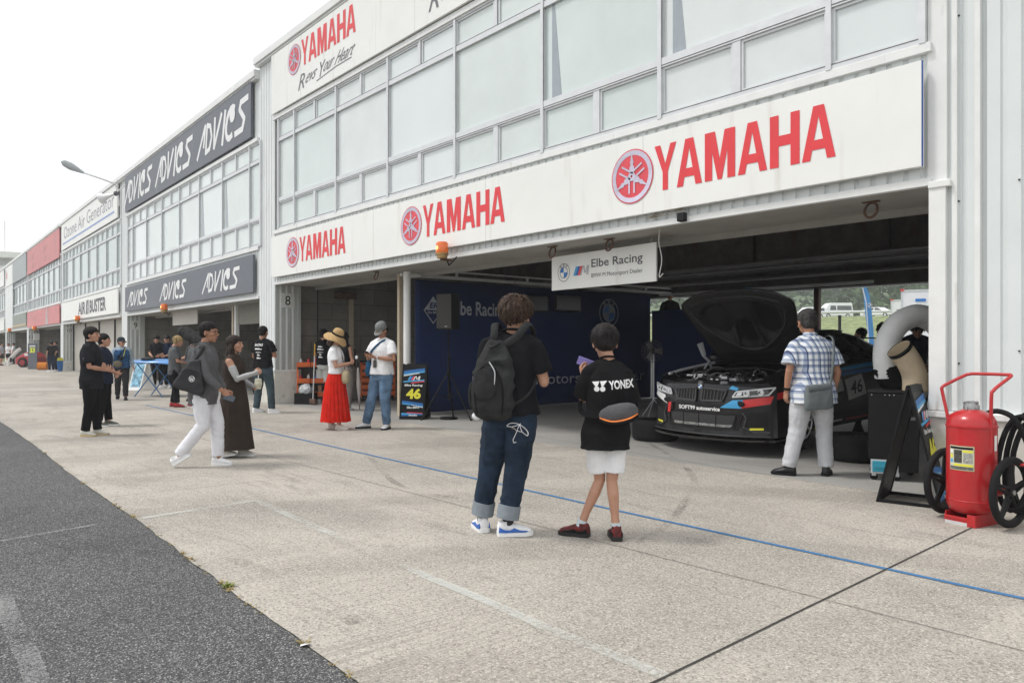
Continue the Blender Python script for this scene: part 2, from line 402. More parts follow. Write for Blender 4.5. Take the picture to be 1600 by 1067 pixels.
strip([gp(400, 783), gp(640, 890), gp(860, 985), gp(1040, 1058)], .07, .0088, 'box_edge_line_marking', M_wline, .01)
strip([gp(0, 925), gp(62, 1075)], .09, .004, 'lane_line_marking', M_wline2, .01)
strip([gp(0, 846), gp(150, 820)], .05, .0044, 'lane_cross_line_marking', M_wline2, .01)
# tyre scuffs: curved arcs of rubber on the apron
def scuff(pts, wd, z=.0092): strip([(p.x, p.y) for p in smoothcurve([(*gp(*q), 0) for q in pts], 8)], wd, z, 'tyre_scuff_marking', M_scuff, .01)
for k_, (pts, wd) in enumerate([([(345, 866), (420, 898), (500, 940), (560, 975)], .10), ([(1010, 690), (1080, 740), (1060, 800), (1000, 850)], .07), ([(560, 690), (600, 740), (640, 765), (720, 780)], .07)]):
    scuff(pts, wd, .0092 + k_ * .0004)
# weeds in the crack between asphalt and concrete
M_weed = mat('weed', (.22, .26, .05), .8, var=.4, scale=20); M_weed2 = mat('dry_weed', (.36, .27, .10), .85, var=.3, scale=20)
wm = MB()
for k in range(46):
    t = random.random() ** .8; q = (55 + t * 510, 0); 
    i = random.randrange(len(edge) - 1); u = random.random(); x = edge[i][0] + (edge[i + 1][0] - edge[i][0]) * u; y = edge[i][1] + (edge[i + 1][1] - edge[i][1]) * u
    big = random.random() < .25
    for b_ in range(16 if big else 6):
        a = random.uniform(0, 2 * PI); r = random.uniform(.01, .05 if big else .022); h_ = random.uniform(.006, .022 if big else .012)
        p = Vector((x + random.uniform(-.02, .02), y + random.uniform(-.02, .02), .004)); d_ = Vector((cos(a) * r, sin(a) * r, h_)); s_ = Vector((-sin(a), cos(a), 0)) * .004
        wm.add([p - s_, p + s_, p + d_], [(0, 1, 2)])
tag(wm.build('weeds', M_weed2), 'dry weeds growing in the crack between asphalt and concrete', 'weeds', kind='stuff')
x, y = gp(357, 917); wm = MB()
for b_ in range(60):
    a = random.uniform(0, 2 * PI); r = random.uniform(.01, .055); p = Vector((x + random.uniform(-.02, .02), y + random.uniform(-.02, .02), .004)); d_ = Vector((cos(a) * r, sin(a) * r, random.uniform(.01, .03))); s_ = Vector((-sin(a), cos(a), 0)) * .005
    wm.add([p - s_, p + s_, p + d_], [(0, 1, 2)])
tag(wm.build('weed_tuft', M_weed), 'bright green weed tuft, the greenest one at the asphalt edge', 'weed')
x, y = gp(475, 1010); wm = MB(); wm.add([(x - .03, y, .006), (x, y - .02, .007), (x + .03, y + .01, .02), (x, y + .03, .008)], [(0, 1, 2), (0, 2, 3)])
tag(wm.build('paper_scrap', M_whitepaint), 'small white paper scrap lying at the concrete edge', 'litter')

# ================================================================ buildings
def corr(mb, x0, x1, z0, z1, y, pitch=.15, groove=.035, dep=.018, axis='x', sgn=1):
    """vertical corrugated sheet facing -y (axis x) or facing sgn*x at x=y (axis y)"""
    pts = []; x = x0
    while x < x1 - 1e-6:
        a = [(x, 0), (x + pitch - groove * 1.5, 0), (x + pitch - groove * 1.2, dep), (x + pitch - groove * .3, dep)]
        pts += [(min(p, x1), q) for p, q in a]; x += pitch
    pts.append((x1, 0))
    clean = [pts[0]]
    for p in pts[1:]:
        if p[0] > clean[-1][0] + 1e-5: clean.append(p)
    pts = clean
    vs = []
    for z in (z0, z1):
        for a, d in pts: vs.append((a, y + d, z) if axis == 'x' else (y - sgn * d, a, z))
    n = len(pts); mb.add(vs, [(i, i + 1, n + i + 1, n + i) for i in range(n - 1)])
def blockwall():
    m, n, b, l = shader('block_wall'); t = n.nodes.new('ShaderNodeTexCoord').outputs['Object']
    # blocks laid in the y-z plane
    cb = n.nodes.new('ShaderNodeSeparateXYZ'); l(t, cb.inputs[0]); cc = n.nodes.new('ShaderNodeCombineXYZ'); l(cb.outputs['Y'], cc.inputs['X']); l(cb.outputs['Z'], cc.inputs['Y'])
    br = n.nodes.new('ShaderNodeTexBrick'); br.inputs['Scale'].default_value = 1; br.inputs['Brick Width'].default_value = .8; br.inputs['Row Height'].default_value = .4
    br.inputs['Mortar Size'].default_value = .008; br.inputs['Color1'].default_value = (.27, .255, .22, 1); br.inputs['Color2'].default_value = (.22, .205, .18, 1); br.inputs['Mortar'].default_value = (.12, .11, .10, 1)
    l(cc.outputs[0], br.inputs['Vector'])
    c = mixc(n, l, 1.0, br.outputs['Color'], ramp(n, tnoise(n, l, t, 1.6, 7, .7), l, [(.3, (.7, .7, .7)), (.7, (1.1, 1.1, 1.1))]), 'MULTIPLY')
    l(c, b.inputs['Base Color']); b.inputs['Roughness'].default_value = .9
    return m
M_block = blockwall()
M_pane = mat('window_pane', (.70, .75, .745), .09, var=.03, scale=.6, spec=.7)
PANES = [M_pane, mat('window_pane_b', (.66, .72, .70), .12, var=.05, scale=.9, spec=.7), mat('window_pane_c', (.62, .69, .67), .07, var=.06, scale=.5, spec=.8), mat('window_pane_d', (.70, .74, .73), .15, var=.04, scale=1.2, spec=.6)]
M_pane_dark = mat('window_pane_dim', (.42, .50, .49), .08, var=.04, scale=.5, spec=.8)
M_blind = mat('blind_gap', (.34, .38, .42), .12, var=.05)
M_gap = mat('black_gap', (.12, .12, .12), .8)
M_shut = mat('shutter_beige', (.56, .53, .48), .5, var=.06)
M_soffit = mat('soffit_board', (.36, .35, .32), .75, var=.1, scale=2, dirt=((.22, .17, .11), 3, .62, 1))

COLS = [.22, 1.05, 3.09, 5.13, 7.18, 9.22, 11.27, 13.32, 14.05]
BAYS = {}
def bay(label, ox, oy, rz, W, dz, windows=True, shutter=False, wallmat=M_white, last=False, cols=COLS, pane=None, right_block=False, gaps=()):
    b = thing('pit_garage', label, 'garage building', (ox, oy, 0), rz, 'pit garages of the long building')
    H = lambda z: z + dz
    # front wall: pier, bands
    m = MB()
    corr(m, -.93, 0, H(.79), H(8.15), 0)
    m.build('pier_cladding', wallmat, b)
    m = MB(); m.box(-.93, 0, .03, .57, H(.75), H(8.1)); m.build('pier', M_white, b)
    m = MB(); m.box(-.96, .0, -.02, .58, 0, H(.76)); m.build('plinth', M_conc_base, b, bevel=.008)
    m = MB(); corr(m, .0, .57, H(.79), H(2.77), .006, axis='y', sgn=1); m.box(.0, .03, .55, .62, 0.0, H(2.77)); m.build('jamb_cladding', M_grey_corr, b)
    m = MB(); m.box(-.985, .012, -.035, .59, H(.755), H(.795)); m.build('plinth_ledge', M_trim, b)
    m = MB(); corr(m, 0, W, H(2.83), H(4.02), .01); m.build('fascia_cladding', M_white, b)
    m = MB(); m.box(0, W, -.03, .04, H(2.77), H(2.84)); m.box(0, W, -.04, .05, H(3.95), H(4.035)); m.box(0, W, -.06, .06, H(6.58), H(6.68)); m.build('fascia_trim', M_trim, b, bevel=.004)
    m = MB(); corr(m, 0, W, H(6.68), H(8.15), .01); m.build('upper_cladding', wallmat, b)
    m = MB(); m.box(-1.0, W + (.6 if last else .02), -.14, .3, H(8.13), H(8.30)); m.box(-1.0, W + .02, -.10, .25, H(8.08), H(8.13)); m.build('roof_edge', M_trim, b, bevel=.01)
    m = MB(); m.box(-1.0, W, .3, 10.4, H(8.0), H(8.1)); m.build('roof', M_int, b)
    m = MB(); m.box(-.02, W, .04, 1.02, H(2.772), H(2.80)); m.box(-.02, W, 1.0, 1.06, H(2.70), H(3.4)); m.build('soffit', M_soffit, b)
    # interior shell
    m = MB(); m.box(-.55, -.30, .6, 10.4, 0, H(3.9)); m.build('divider_wall', M_block, b)
    m = MB(); m.box(-.3, W, 1.06, 10.4, H(3.9), H(4.0))
    y = 1.3
    while y < 0: pass
    x = 0
    while x < W: m.box(x, x + .09, 1.1, 10.3, H(3.82), H(3.9)); x += .3
    m.build('ceiling', M_int, b)
    m = MB()
    for yy, z0, z1 in ((6.15, 2.985, 3.72),):
        m.box(-.3, W, yy - .12, yy + .12, H(z0), H(z0) + .025); m.box(-.3, W, yy - .008, yy + .008, H(z0), H(z1)); m.box(-.3, W, yy - .12, yy + .12, H(z1), H(z1) + .025)
        for k in range(6): m.box(.9 + k * 2.6, .92 + k * 2.6, yy - .11, yy + .11, H(z0) + .025, H(z1))
    m.box(-.3, W, 9.95, 10.2, H(2.86), H(3.2)); m.box(-.3, W, 9.9, 10.0, H(2.72), H(2.86))
    m.build('ceiling_beam', M_int, b)
    m = MB(); m.tube([(-.3, 9.6, H(3.02)), (W, 9.6, H(3.02))], .05, 10); m.tube([(-.3, 8.9, H(3.2)), (W, 8.9, H(3.2))], .03, 8)
    m.build('ceiling_pipe', mat('pipe_grey', (.3, .29, .27), .5), b, smooth=True)
    m = MB(); m.box(-.3, W, 10.2, 10.4, H(2.71), H(8.0)); m.build('rear_wall', M_white, b)
    if windows:
        for i in range(len(cols) - 1):
            x0, x1 = cols[i], cols[i + 1]; t = .028; m = MB(); g = MB()
            z = [H(v) for v in (4.035, 4.66, 4.71, 6.05, 6.12, 6.58)]
            m.box(x0 - t, x0 + t, -.045, .05, z[0], z[5])
            if i == len(cols) - 2: m.box(x1 - t, x1 + t, -.045, .05, z[0], z[5])
            xe = x1 - t if i == len(cols) - 2 else x1 - t
            m.box(x0 + t, xe, -.03, .05, z[0], z[0] + .05); m.box(x0 + t, xe, -.035, .05, z[1] - .02, z[2] + .04); m.box(x0 + t, xe, -.03, .05, z[3], z[4] + .02); m.box(x0 + t, xe, -.03, .05, z[5] - .03, z[5])
            wide = x1 - x0 > 1.2; xm = (x0 + x1) / 2
            if wide:
                m.box(xm - .05, xm + .05, -.028, .05, z[0] + .05, z[1] - .02); m.box(xm - .03, xm + .03, -.028, .05, z[4] + .02, z[5] - .03)
            # inner sash frames
            for a, c in (((x0 + t, xm - .05), (xm + .05, x1 - t)) if wide else ((x0 + t, x1 - t),)):
                for q0, q1 in ((z[0] + .05, z[1] - .02), (z[4] + .02, z[5] - .03)):
                    s_ = .028
                    m.box(a, a + s_, -.012, .03, q0, q1); m.box(c - s_, c, -.012, .03, q0, q1); m.box(a + s_, c - s_, -.012, .03, q0, q0 + s_); m.box(a + s_, c - s_, -.012, .03, q1 - s_, q1)
            g.box(x0 + .01, x1 - .01, .012, .02, z[0] + .02, z[1]); g.box(x0 + .01, x1 - .01, .012, .02, z[2], z[3] + .01); g.box(x0 + .01, x1 - .01, .012, .02, z[4], z[5] - .01)
            f = m.build('window', M_alu, b); p_ = pane or M_pane
            g.build('pane', p_ if p_ is M_pane_dark else PANES[(i * 5 + int(abs(ox))) % 4], f)
            k = MB(); k.box(x0 + t, x1 - t, -.0295, -.0275, z[2] + .012, z[2] + .018); k.box(x0 + t, x1 - t, -.0375, -.0352, z[1] - .004, z[1] + .006); k.box(x0 + t, x0 + t + .010, -.031, -.0305, z[2] + .04, z[3]); k.box(x0 + t, x1 - t, -.0315, -.0305, z[4] + .015, z[4] + .024); k.box(x0 + t, x1 - t, -.0325, -.0305, z[0] + .045, z[0] + .053); k.build('seal', M_gap, f)
            if i in gaps:
                k = MB(); gx = x0 + .16
                k.prism([(gx, z[2] + .045), (gx + .19, z[2] + .045), (gx + .05, z[3]), (gx, z[3])], lambda a, c: (a, .0105, c), lambda a, c: (a, .008, c)); k.build('blind_edge', M_blind, f)
    else:
        m = MB(); corr(m, 0, W, H(4.03), H(6.6), 0); m.build('wall', M_white, b)
        m = MB()
        for x0 in (W * .3, W * .55): m.box(x0, x0 + .8, -.03, .0, H(5.2), H(6.2))
        m.build('window', M_grey_corr, b)
    if shutter:
        for k in range(4):
            x0 = .15 + k * (W - .2) / 4; m = MB(); z = .02
            while z < H(2.76): m.box(x0, x0 + (W - .2) / 4 - .09, .50, .53, z, z + .062); m.box(x0, x0 + (W - .2) / 4 - .09, .512, .53, z + .062, z + .08); z += .08
            m.build('roller_shutter', M_shut, b)
            m = MB(); m.box(x0 - .045, x0 - .005, .44, .56, 0, H(2.77)); m.build('shutter_guide', M_dark, b)
    return b

YF = 7.13
b8 = bay('nearest two-storey garage with long white signboards and open wide bay', -17.0, YF, 0, 14.3, 0, cols=[.26, 1.12, 3.09, 5.10, 7.17, 9.24, 11.30, 13.37, 14.23], gaps=(5, 6))
# right-hand cladding wall of that building (runs past the frame)
m = MB(); m.box(14.28, 14.42, -.03, .5, .795, 2.77); m.box(14.28, 14.46, -.045, .1, 2.74, 2.80); m.box(14.26, 14.42, .0, .12, 2.80, 8.1); m.build('corner_trim', M_trim, b8, bevel=.006)
m = MB(); corr(m, 14.42, 21, .79, 8.15, .03); m.build('side_cladding', mat('panel_pale', (.70, .735, .73), .4, var=.035, scale=1.2, dirt=((.52, .47, .40), 4, .66, .2)), b8)
m = MB(); m.box(14.46, 14.50, -.005, .04, .8, 8.1); m.box(14.64, 14.68, -.012, .04, .8, 6.6); m.box(14.60, 14.72, -.01, .04, 6.1, 6.6); m.build('downpipe_cover', M_trim, b8)
m = MB(); m.box(14.22, 21, -.045, .6, .735, .79); m.build('plinth_ledge', M_trim, b8, bevel=.006)
m = MB(); m.box(14.28, 21, -.012, .6, 0, .735); m.build('plinth', M_conc_base, b8)
m = MB(); m.box(14.3, 14.55, .6, 10.4, 0, 3.9); m.build('divider_wall', M_block, b8)
m = MB(); m.box(14.3, 21, .5, 10.4, 8.0, 8.1); m.box(14.3, 21, -.14, .3, 8.13, 8.30); m.build('roof', M_trim, b8)
m = MB()
for k in range(16):
    for z in (1.2, 2.6, 4.2, 5.8, 7.4): m.box(14.50 + k * .45, 14.512 + k * .45, .018, .03, z + (k % 3) * .11, z + .012 + (k % 3) * .11)
m.build('screws', M_dark, b8)
m = MB(); m.box(7.86, 7.98, 10.02, 10.14, 0, 2.72); m.build('rear_post', mat('red_brown_post', (.10, .045, .035), .6, var=.2), b8)
m = MB(); m.box(12.0, 13.0, 8.2, 8.7, 2.86, 3.06); m.build('ceiling_box', M_rust, b8)
# far garages, along a line bent 1.33 degrees
DL = R(1.33); FD = (-cos(DL), sin(DL)); FB = (-17.95, YF)
def fpos(s, out=0):  # s metres along the far line, out = metres in front of it
    return (FB[0] + FD[0] * s - sin(DL) * out, FB[1] + FD[1] * s - cos(DL) * out)
FZ = -.27
def fbay(s1, lab, **k):
    x, y = fpos(s1); return bay(lab, x, y, -DL, 13.9 if 'W' not in k else k.pop('W'), FZ, **k)
b9 = fbay(13.9, 'second two-storey garage with dark grey signboards beside pier nine', gaps=(5, 6))
b10 = fbay(28.9, 'third two-storey garage with closed beige roller shutters', shutter=True, pane=M_pane_dark)
b11 = fbay(43.5, 'fourth two-storey garage with haze-pale red signboards', pane=M_pane_dark)
b12 = fbay(57.9, 'fifth two-storey garage with plain white upper panel', pane=M_pane_dark)
b13 = fbay(72.8, 'farthest two-storey garage at the left edge of the row', pane=M_pane_dark)
# ================================================================ signs
GL = {
 'Y': [[(0, 1), (.27, 1), (.5, .58), (.5, .40), (.38, .40)], [(.5, .58), (.73, 1), (1, 1), (.62, .40), (.5, .40)], [(.38, 0), (.62, 0), (.62, .40), (.38, .40)]],
 'A': [[(0, 0), (.25, 0), (.5, .8), (.5, 1), (.34, 1)], [(1, 0), (.66, 1), (.5, 1), (.5, .8), (.75, 0)], [(.31, .19), (.69, .19), (.634, .37), (.366, .37)]],
 'M': [[(0, 0), (.25, 0), (.25, 1), (0, 1)], [(.75, 0), (1, 0), (1, 1), (.75, 1)], [(.25, 1), (.25, .58), (.43, 0), (.5, 0), (.5, .42), (.34, 1)], [(.75, 1), (.66, 1), (.5, .42), (.5, 0), (.57, 0), (.75, .58)]],
 'H': [[(0, 0), (.30, 0), (.30, 1), (0, 1)], [(.70, 0), (1, 0), (1, 1), (.70, 1)], [(.30, .40), (.70, .40), (.70, .60), (.30, .60)]]}
def yam(mb, x0, x1, z0, z1, y):
    ws = {'Y': .92, 'A': 1.0, 'M': 1.12, 'H': .95}; seq = 'YAMAHA'; gap = [.0, .10, .10, .08, .08, 0]
    gaps = [.02, .11, .10, .09, .07]; tot = sum(ws[c] for c in seq) + sum(gaps); u = (x1 - x0) / tot; x = x0
    for i, c in enumerate(seq):
        for p in GL[c]: mb.add([(x + a * ws[c] * u, y, z0 + b * (z1 - z0)) for a, b in p], [tuple(range(len(p)))])
        x += ws[c] * u + (gaps[i] * u if i < 5 else 0)
M_ring = mat('emblem_silver', (.62, .58, .70), .35, .3, var=.25, scale=1.2)
M_redd = mat('emblem_red', (.72, .07, .09), .4, var=.15, scale=1.5)
def emblem(par, x, z, r, y):
    m = MB(); put_poly(m, disc(0, 0, r * .97), (x, y - .002, z), (1, 0, 0), (0, 0, 1)); put_ring(m, (x, y - .0025, z), (1, 0, 0), (0, 0, 1), r * .97, r); e = m.build('emblem', M_redd, par)
    m = MB(); put_ring(m, (x, y - .005, z), (1, 0, 0), (0, 0, 1), r * .78, r * .955)
    for k in range(3):
        a = PI / 2 + k * 2 * PI / 3; u = Vector((cos(a), 0, sin(a))); v = Vector((-sin(a), 0, cos(a)))
        yy = -.007 - .0006 * k
        def P(pts, q=0): m.add([Vector((x, y + yy - q, z)) + u * (p * r) + v * (s * r) for p, s in pts], [tuple(range(len(pts)))])
        P([(.10, -.11), (.34, -.11), (.42, -.05), (.52, -.09), (.62, -.05), (.92, 0), (.62, .05), (.52, .09), (.42, .05), (.34, .11), (.10, .11)])
        for s in (-1, 1): P([(-.62, s * .12 - .035), (.0, s * .12 - .035), (.0, s * .12 + .035), (-.62, s * .12 + .035)], .002)
    put_ring(m, (x, y - .0102, z), (1, 0, 0), (0, 0, 1), .05 * r, .17 * r, n=14)
    m.build('tuning_forks', M_ring, e)
def board(label, org, rz, x0, x1, z0, z1, m, name='signboard', edge=None, seams=()):
    b = thing(name, label, 'sign', (org[0], org[1], 0), rz, 'signboards on the garage front')
    k = MB(); k.box(x0, x1, -.10, -.045, z0, z1); k.build('panel', m, b, bevel=.003)
    if seams:
        k = MB()
        for s in seams: k.box(s, s + .006, -.1015, -.0995, z0, z1)
        k.build('seam', mat('seam', (.55, .54, .5), .6), b)
    return b
O8 = (-17.0, YF)
bl = board('long white lower signboard over the open bay with three red wordmarks', O8, 0, .02, 14.25, 2.935, 3.865, M_board, seams=(1.4, 5.75 - 1.05, 8.05, 11.1))
k = MB(); k.box(14.2505, 14.256, -.101, -.078, 2.935, 3.865); k.build('edge_strip', mat('blue_edge', (.03, .09, .35), .5), bl)
YB = -.1045
def onb(px): return fx(px, YF - .1) + 17.0
for (a, b, ex) in ((468, 540, 457.5), (661, 789, 642.5), (1023, 1306, 988)):
    m = MB(); yam(m, onb(a), onb(b), 3.17, 3.70, YB); m.build('lettering', M_red, bl)
for ex in (457.5, 642.5, 988): emblem(bl, onb(ex), 3.41, .33, YB)
# upper board
bu = board('long white upper signboard under the roof with wordmark and script slogan', O8, 0, .02, 14.1, 6.70, 8.06, M_board, seams=(1.6, 3.1, 6.1, 9.1))
def onz(px, py):
    X = fx(px, YF - .1); return X + 17, zz(py, X, YF - .1)
m = MB()
a, _ = onz(471, 70); b, _ = onz(556, 40)
yam(m, a, b, 7.36, 7.93, YB); m.build('lettering', M_red, bu); m = MB(); yam(m, a + 5.05, b + 5.05, 7.36, 7.93, YB); m.build('lettering', M_red, bu)
ec = onz(460, 90)[0]; emblem(bu, ec, 7.62, .33, YB); emblem(bu, ec + 5.05, 7.62, .33, YB)
m = MB()
s0 = onz(466, 130)[0]; s1 = onz(549, 90)[0]
for d in (0, 5.05):
    put_text(m, 'R', (s0 + d, YB, 6.88), (.30, 0, 0), (0, 0, .32), .0, .5)
    put_text(m, 'evs', (s0 + d + .31, YB, 6.95), (.46, 0, 0), (0, 0, .17), .0, .4)
    put_text(m, 'Y', (s0 + d + .92, YB, 6.90), (.26, 0, 0), (0, 0, .30), .0, .5)
    put_text(m, 'our', (s0 + d + 1.16, YB, 6.96), (.40, 0, 0), (0, 0, .17), .0, .4)
    put_text(m, 'Heart', (s0 + d + 1.68, YB, 6.96), (.72, 0, 0), (0, 0, .24), .0, .35)
    put_stroke(m, [(0, 0), (.85, .06), (1.5, .06)], .018, (s0 + d + .9, YB - .001, 6.86), (1, 0, 0), (0, 0, 1), (0, -1, 0))
m.build('slogan', mat('slogan_grey', (.16, .16, .175), .5), bu)
# bay 9: dark boards with white stylised italic wordmarks
M_dgrey = mat('sign_dark_grey', (.115, .125, .15), .45, var=.05, dirt=((.3, .3, .3), 2, .66, .4)); M_lettw = mat('letter_white', (.80, .80, .80), .45, var=.02)
O9 = b9.location
def advics(mb, x, z, h, y, sx=1.0):
    """strokes: A without bar, D, V, I, C with a drop, S — sheared"""
    k = 0
    def st(pts, w=.13):
        nonlocal k
        put_stroke(mb, [((a + .18 * b) * sx, b) for a, b in pts], w, (x, y, z), (h, 0, 0), (0, 0, h), (0, -1, 0), k); k += 2
    st([(0, 0), (.36, 1)], .15); st([(.38, .98), (.38, .30)], .16)
    st([(.56, .04), (.50, .96), (.72, .86), (.86, .5), (.78, .12), (.56, .06)], .17)
    st([(.98, 1), (1.08, .05), (1.36, 1)], .18)
    st([(1.58, 0), (1.58, 1)], .19)
    arc = [(1.98 + .26 * cos(t), .5 + .46 * sin(t)) for t in [R(60 + i * 24) for i in range(11)]]
    st(arc, .20)
    put_poly(mb, [(a * sx, b) for a, b in disc(2.16, .72, .15, 14, .24)], (x, y - .006, z), (h, 0, 0), (0, 0, h))
    st([(2.80, .94), (2.45, .92), (2.42, .72), (2.72, .36), (2.66, .08), (2.28, .06)], .19)
def fb_board(bayo, label, x0, x1, z0, z1, m): return board(label, bayo.location, -DL, x0, x1, z0, z1, m)
lo9 = fb_board(b9, 'dark grey lower signboard with three white slanted wordmarks', .1, 13.75, 2.66, 3.58, M_dgrey)
up9 = fb_board(b9, 'dark grey upper signboard with three large white slanted wordmarks', .1, 13.6, 6.46, 7.84, M_dgrey)
def on9(px):
    import builtins
    t = (px - CX0) / FPX; kk = lambda v: (v[0] * RX + v[1] * RY) - t * (v[0] * DX + v[1] * DY)
    return 13.9 + kk(FB) / kk(FD)
for (pa, pb) in ((204, 236), (255, 297), (322, 381)):
    m = MB(); a, b = on9(pa), on9(pb); advics(m, a, 2.84, .52, YB, (b - a) / (.52 * 3.0)); m.build('lettering', M_lettw, lo9)
for (pa, pb) in ((199.5, 243), (248, 307), (314, 395)):
    m = MB(); a, b = on9(pa), on9(pb); advics(m, a, 6.72, .82, YB, (b - a) / (.82 * 3.0)); m.build('lettering', M_lettw, up9)
# bay 10
up10 = fb_board(b10, 'white upper signboard with blue underline and thin grey words', .1, 13.7, 6.46, 7.84, M_board)
m = MB(); put_text(m, 'Ozone Air Generator', (.9, YB, 6.98), (12.3, 0, 0), (0, 0, .62), -.004); m.build('lettering', mat('thin_grey_letter', (.30, .31, .34), .5), up10)
m = MB(); m.box(.5, 13.2, YB - .002, -.1, 6.72, 6.80); m.build('underline', mat('pale_blue', (.28, .36, .62), .5), up10)
lo10 = fb_board(b10, 'white lower signboard with dark blocky wordmark above closed shutters', .05, 13.8, 2.66, 3.62, M_board)
m = MB(); put_text(m, 'AIR', (5.1, YB, 2.84), (1.9, 0, 0), (0, 0, .6), .03); put_text(m, 'BUSTER', (8.0, YB, 2.84), (3.6, 0, 0), (0, 0, .6), .035); m.build('lettering', M_grey_lett, lo10)
m = MB(); m.box(7.15, 7.75, YB - .001, -.1, 2.82, 3.46); m.build('badge', M_grey_lett, lo10)
m = MB(); put_stroke(m, [(0, .5), (.22, .2), (.12, .2), (.3, -.12)], .07, (7.35, YB - .004, 2.94), (1, 0, 0), (0, 0, 1), (0, -1, 0)); m.build('badge_mark', M_lettw, lo10)
# bay 11: red boards, paled in their colour for the distance haze
M_haze_red = mat('haze_pale_red', (.62, .22, .225), .5, var=.12, scale=1); M_haze_pink = mat('haze_pale_pink_mark', (.78, .42, .42), .5)
up11 = fb_board(b11, 'haze-pale red upper signboard with two pale script marks', .05, 13.85, 6.2, 7.8, M_haze_red)
def squig(par, x, z, h, y=YB):
    m = MB()
    for r_ in range(2): put_stroke(m, [(.0, .6), (.2, .95), (.15, .1), (.4, .55), (.55, .1), (.7, .6), (.8, .15), (1.0, .5), (1.15, .9), (1.2, .15), (1.6, .4)], .09, (x, y - .004 * r_, z + r_ * h * .52 + .02), (h * .9, 0, 0), (0, 0, h * .42), (0, -1, 0), r_ * 3)
    m.build('script_mark', M_haze_pink, par)
squig(up11, 2.2, 6.45, 1.1); squig(up11, 7.6, 6.45, 1.1)
lo11 = fb_board(b11, 'haze-pale red lower signboard with pale bottle picture and script mark', .05, 13.85, 2.6, 3.62, M_haze_red)
squig(lo11, 3.2, 2.75, .75); m = MB(); put_stroke(m, [(0, .5), (.2, .9), (.3, .1), (.6, .5), (.9, .5), (1.2, .2), (1.4, .7)], .09, (6.2, YB, 3.0), (1, 0, 0), (0, 0, .22), (0, -1, 0)); m.build('small_words', M_haze_pink, lo11)
m = MB(); put_poly(m, [(8.7, 2.62), (9.8, 2.62), (9.6, 3.1), (9.35, 3.6), (9.05, 3.6), (8.85, 3.1)], (0, YB, 0), (1, 0, 0), (0, 0, 1)); m.build('bottle_picture', mat('pale_grey_picture', (.5, .42, .42), .5, var=.3, scale=3), lo11)
# bay 12, 13
up12 = fb_board(b12, 'grey upper signboard beside a white one on the fifth garage', 5.5, 13.8, 6.2, 7.8, mat('sign_mid_grey', (.36, .39, .40), .5))
up12b = fb_board(b12, 'white upper signboard with a small red flame mark', .1, 5.4, 6.2, 7.8, M_board)
m = MB(); put_poly(m, [(1.0, 6.8), (1.6, 6.8), (1.7, 7.2), (1.3, 7.6), (.9, 7.2)], (0, YB, 0), (1, 0, 0), (0, 0, 1)); m.build('flame_mark', M_haze_red, up12b)
lo12 = fb_board(b12, 'blank grey-green lower signboard with tan lower edge', 5.6, 13.8, 2.75, 3.7, mat('sign_green_grey', (.25, .28, .25), .5, var=.1)); k = MB(); k.box(5.6, 13.8, -.102, -.1, 2.75, 2.92); k.build('tan_edge', mat('tan', (.5, .4, .26), .6), lo12)
cl12 = board('white flat cladding panel with two narrow windows on the fifth garage', b12.location, -DL, .05, 5.5, 2.75, 6.15, M_white, name='wall_panel'); cl12['category'] = 'panel'
k = MB()
for x in (1.3, 2.9): k.box(x, x + .7, -.102, -.1, 4.4, 5.5)
k.build('narrow_window', M_pane_dark, cl12)
lo13 = fb_board(b13, 'plain white lower signboard on the farthest garage', .1, 13.8, 2.66, 3.62, M_board)
up13 = fb_board(b13, 'plain white upper signboard on the farthest garage', .1, 13.8, 6.46, 7.8, M_board)
# number plates on the jambs
def plate(txt, par_loc, rz, dz, y0=.17, z=2.42):
    t = thing('number_plate', 'white plate with black number %s on the grey jamb' % txt, 'number plate', (par_loc[0], par_loc[1], 0), rz, 'number plates on the pier jambs')
    k = MB(); k.box(.008, .022, y0, y0 + .34, z + dz - .17, z + dz + .17); k.build('plate', mat('plate_white', (.62, .63, .60), .5), t, bevel=.002)
    k = MB(); w = .13 * (1.6 if len(txt) > 1 else 1); put_text(k, txt, (.0245, y0 + .17 - w / 2, z + dz - .11), (0, w, 0), (0, 0, .22), .0); k.build('number', M_black, t)
plate('8', O8, 0, 0, .13); plate('9', b9.location, -DL, FZ, .12); plate('10', b10.location, -DL, FZ, .12, 2.45)
k = thing('number_plate', 'pale grey meter box and number plate on the eleventh pier jamb', 'number plate', (b11.location.x, b11.location.y, 0), -DL)
m = MB(); m.box(.008, .2, .28, .62, 1.75, 2.2); m.build('box', M_whitepaint, k, bevel=.01); m = MB(); put_text(m, '11', (.012, .05, 1.85), (0, .18, 0), (0, 0, .22)); m.build('number', M_black, k)
# hanging team sign
X0 = -7.15; P0 = gd(862, 9.75); 
ha = Vector((fx(862, 7.75), 7.75)); hb = Vector((fx(1025, 7.62), 7.62)); hz0 = zz(453, *ha); hz1 = zz(400, *ha); hz2 = zz(441, *hb); hz3 = zz(381, *hb)
ang = math.atan2(hb.y - ha.y, hb.x - ha.x); hw = (hb - ha).length
hs = thing('hanging_sign', 'white team sign with blue round badge hanging under the garage lintel', 'sign', (ha.x, ha.y, 0), ang)
hzb, hzt = (hz0 + hz2) / 2, (hz1 + hz3) / 2
k = MB(); k.box(0, hw, 0, .025, hzb, hzt); k.build('panel', M_board, hs, bevel=.003)
k = MB()
for a in (.03, hw - .09): k.tube([(a, .012, hzt), (a, .012, 2.78)], .004, 6)
k.build('wire', M_steel, hs)
hh = hzt - hzb; zc = hzb + hh * .5
M_bmwb = mat('roundel_blue', (.02, .17, .50), .4)
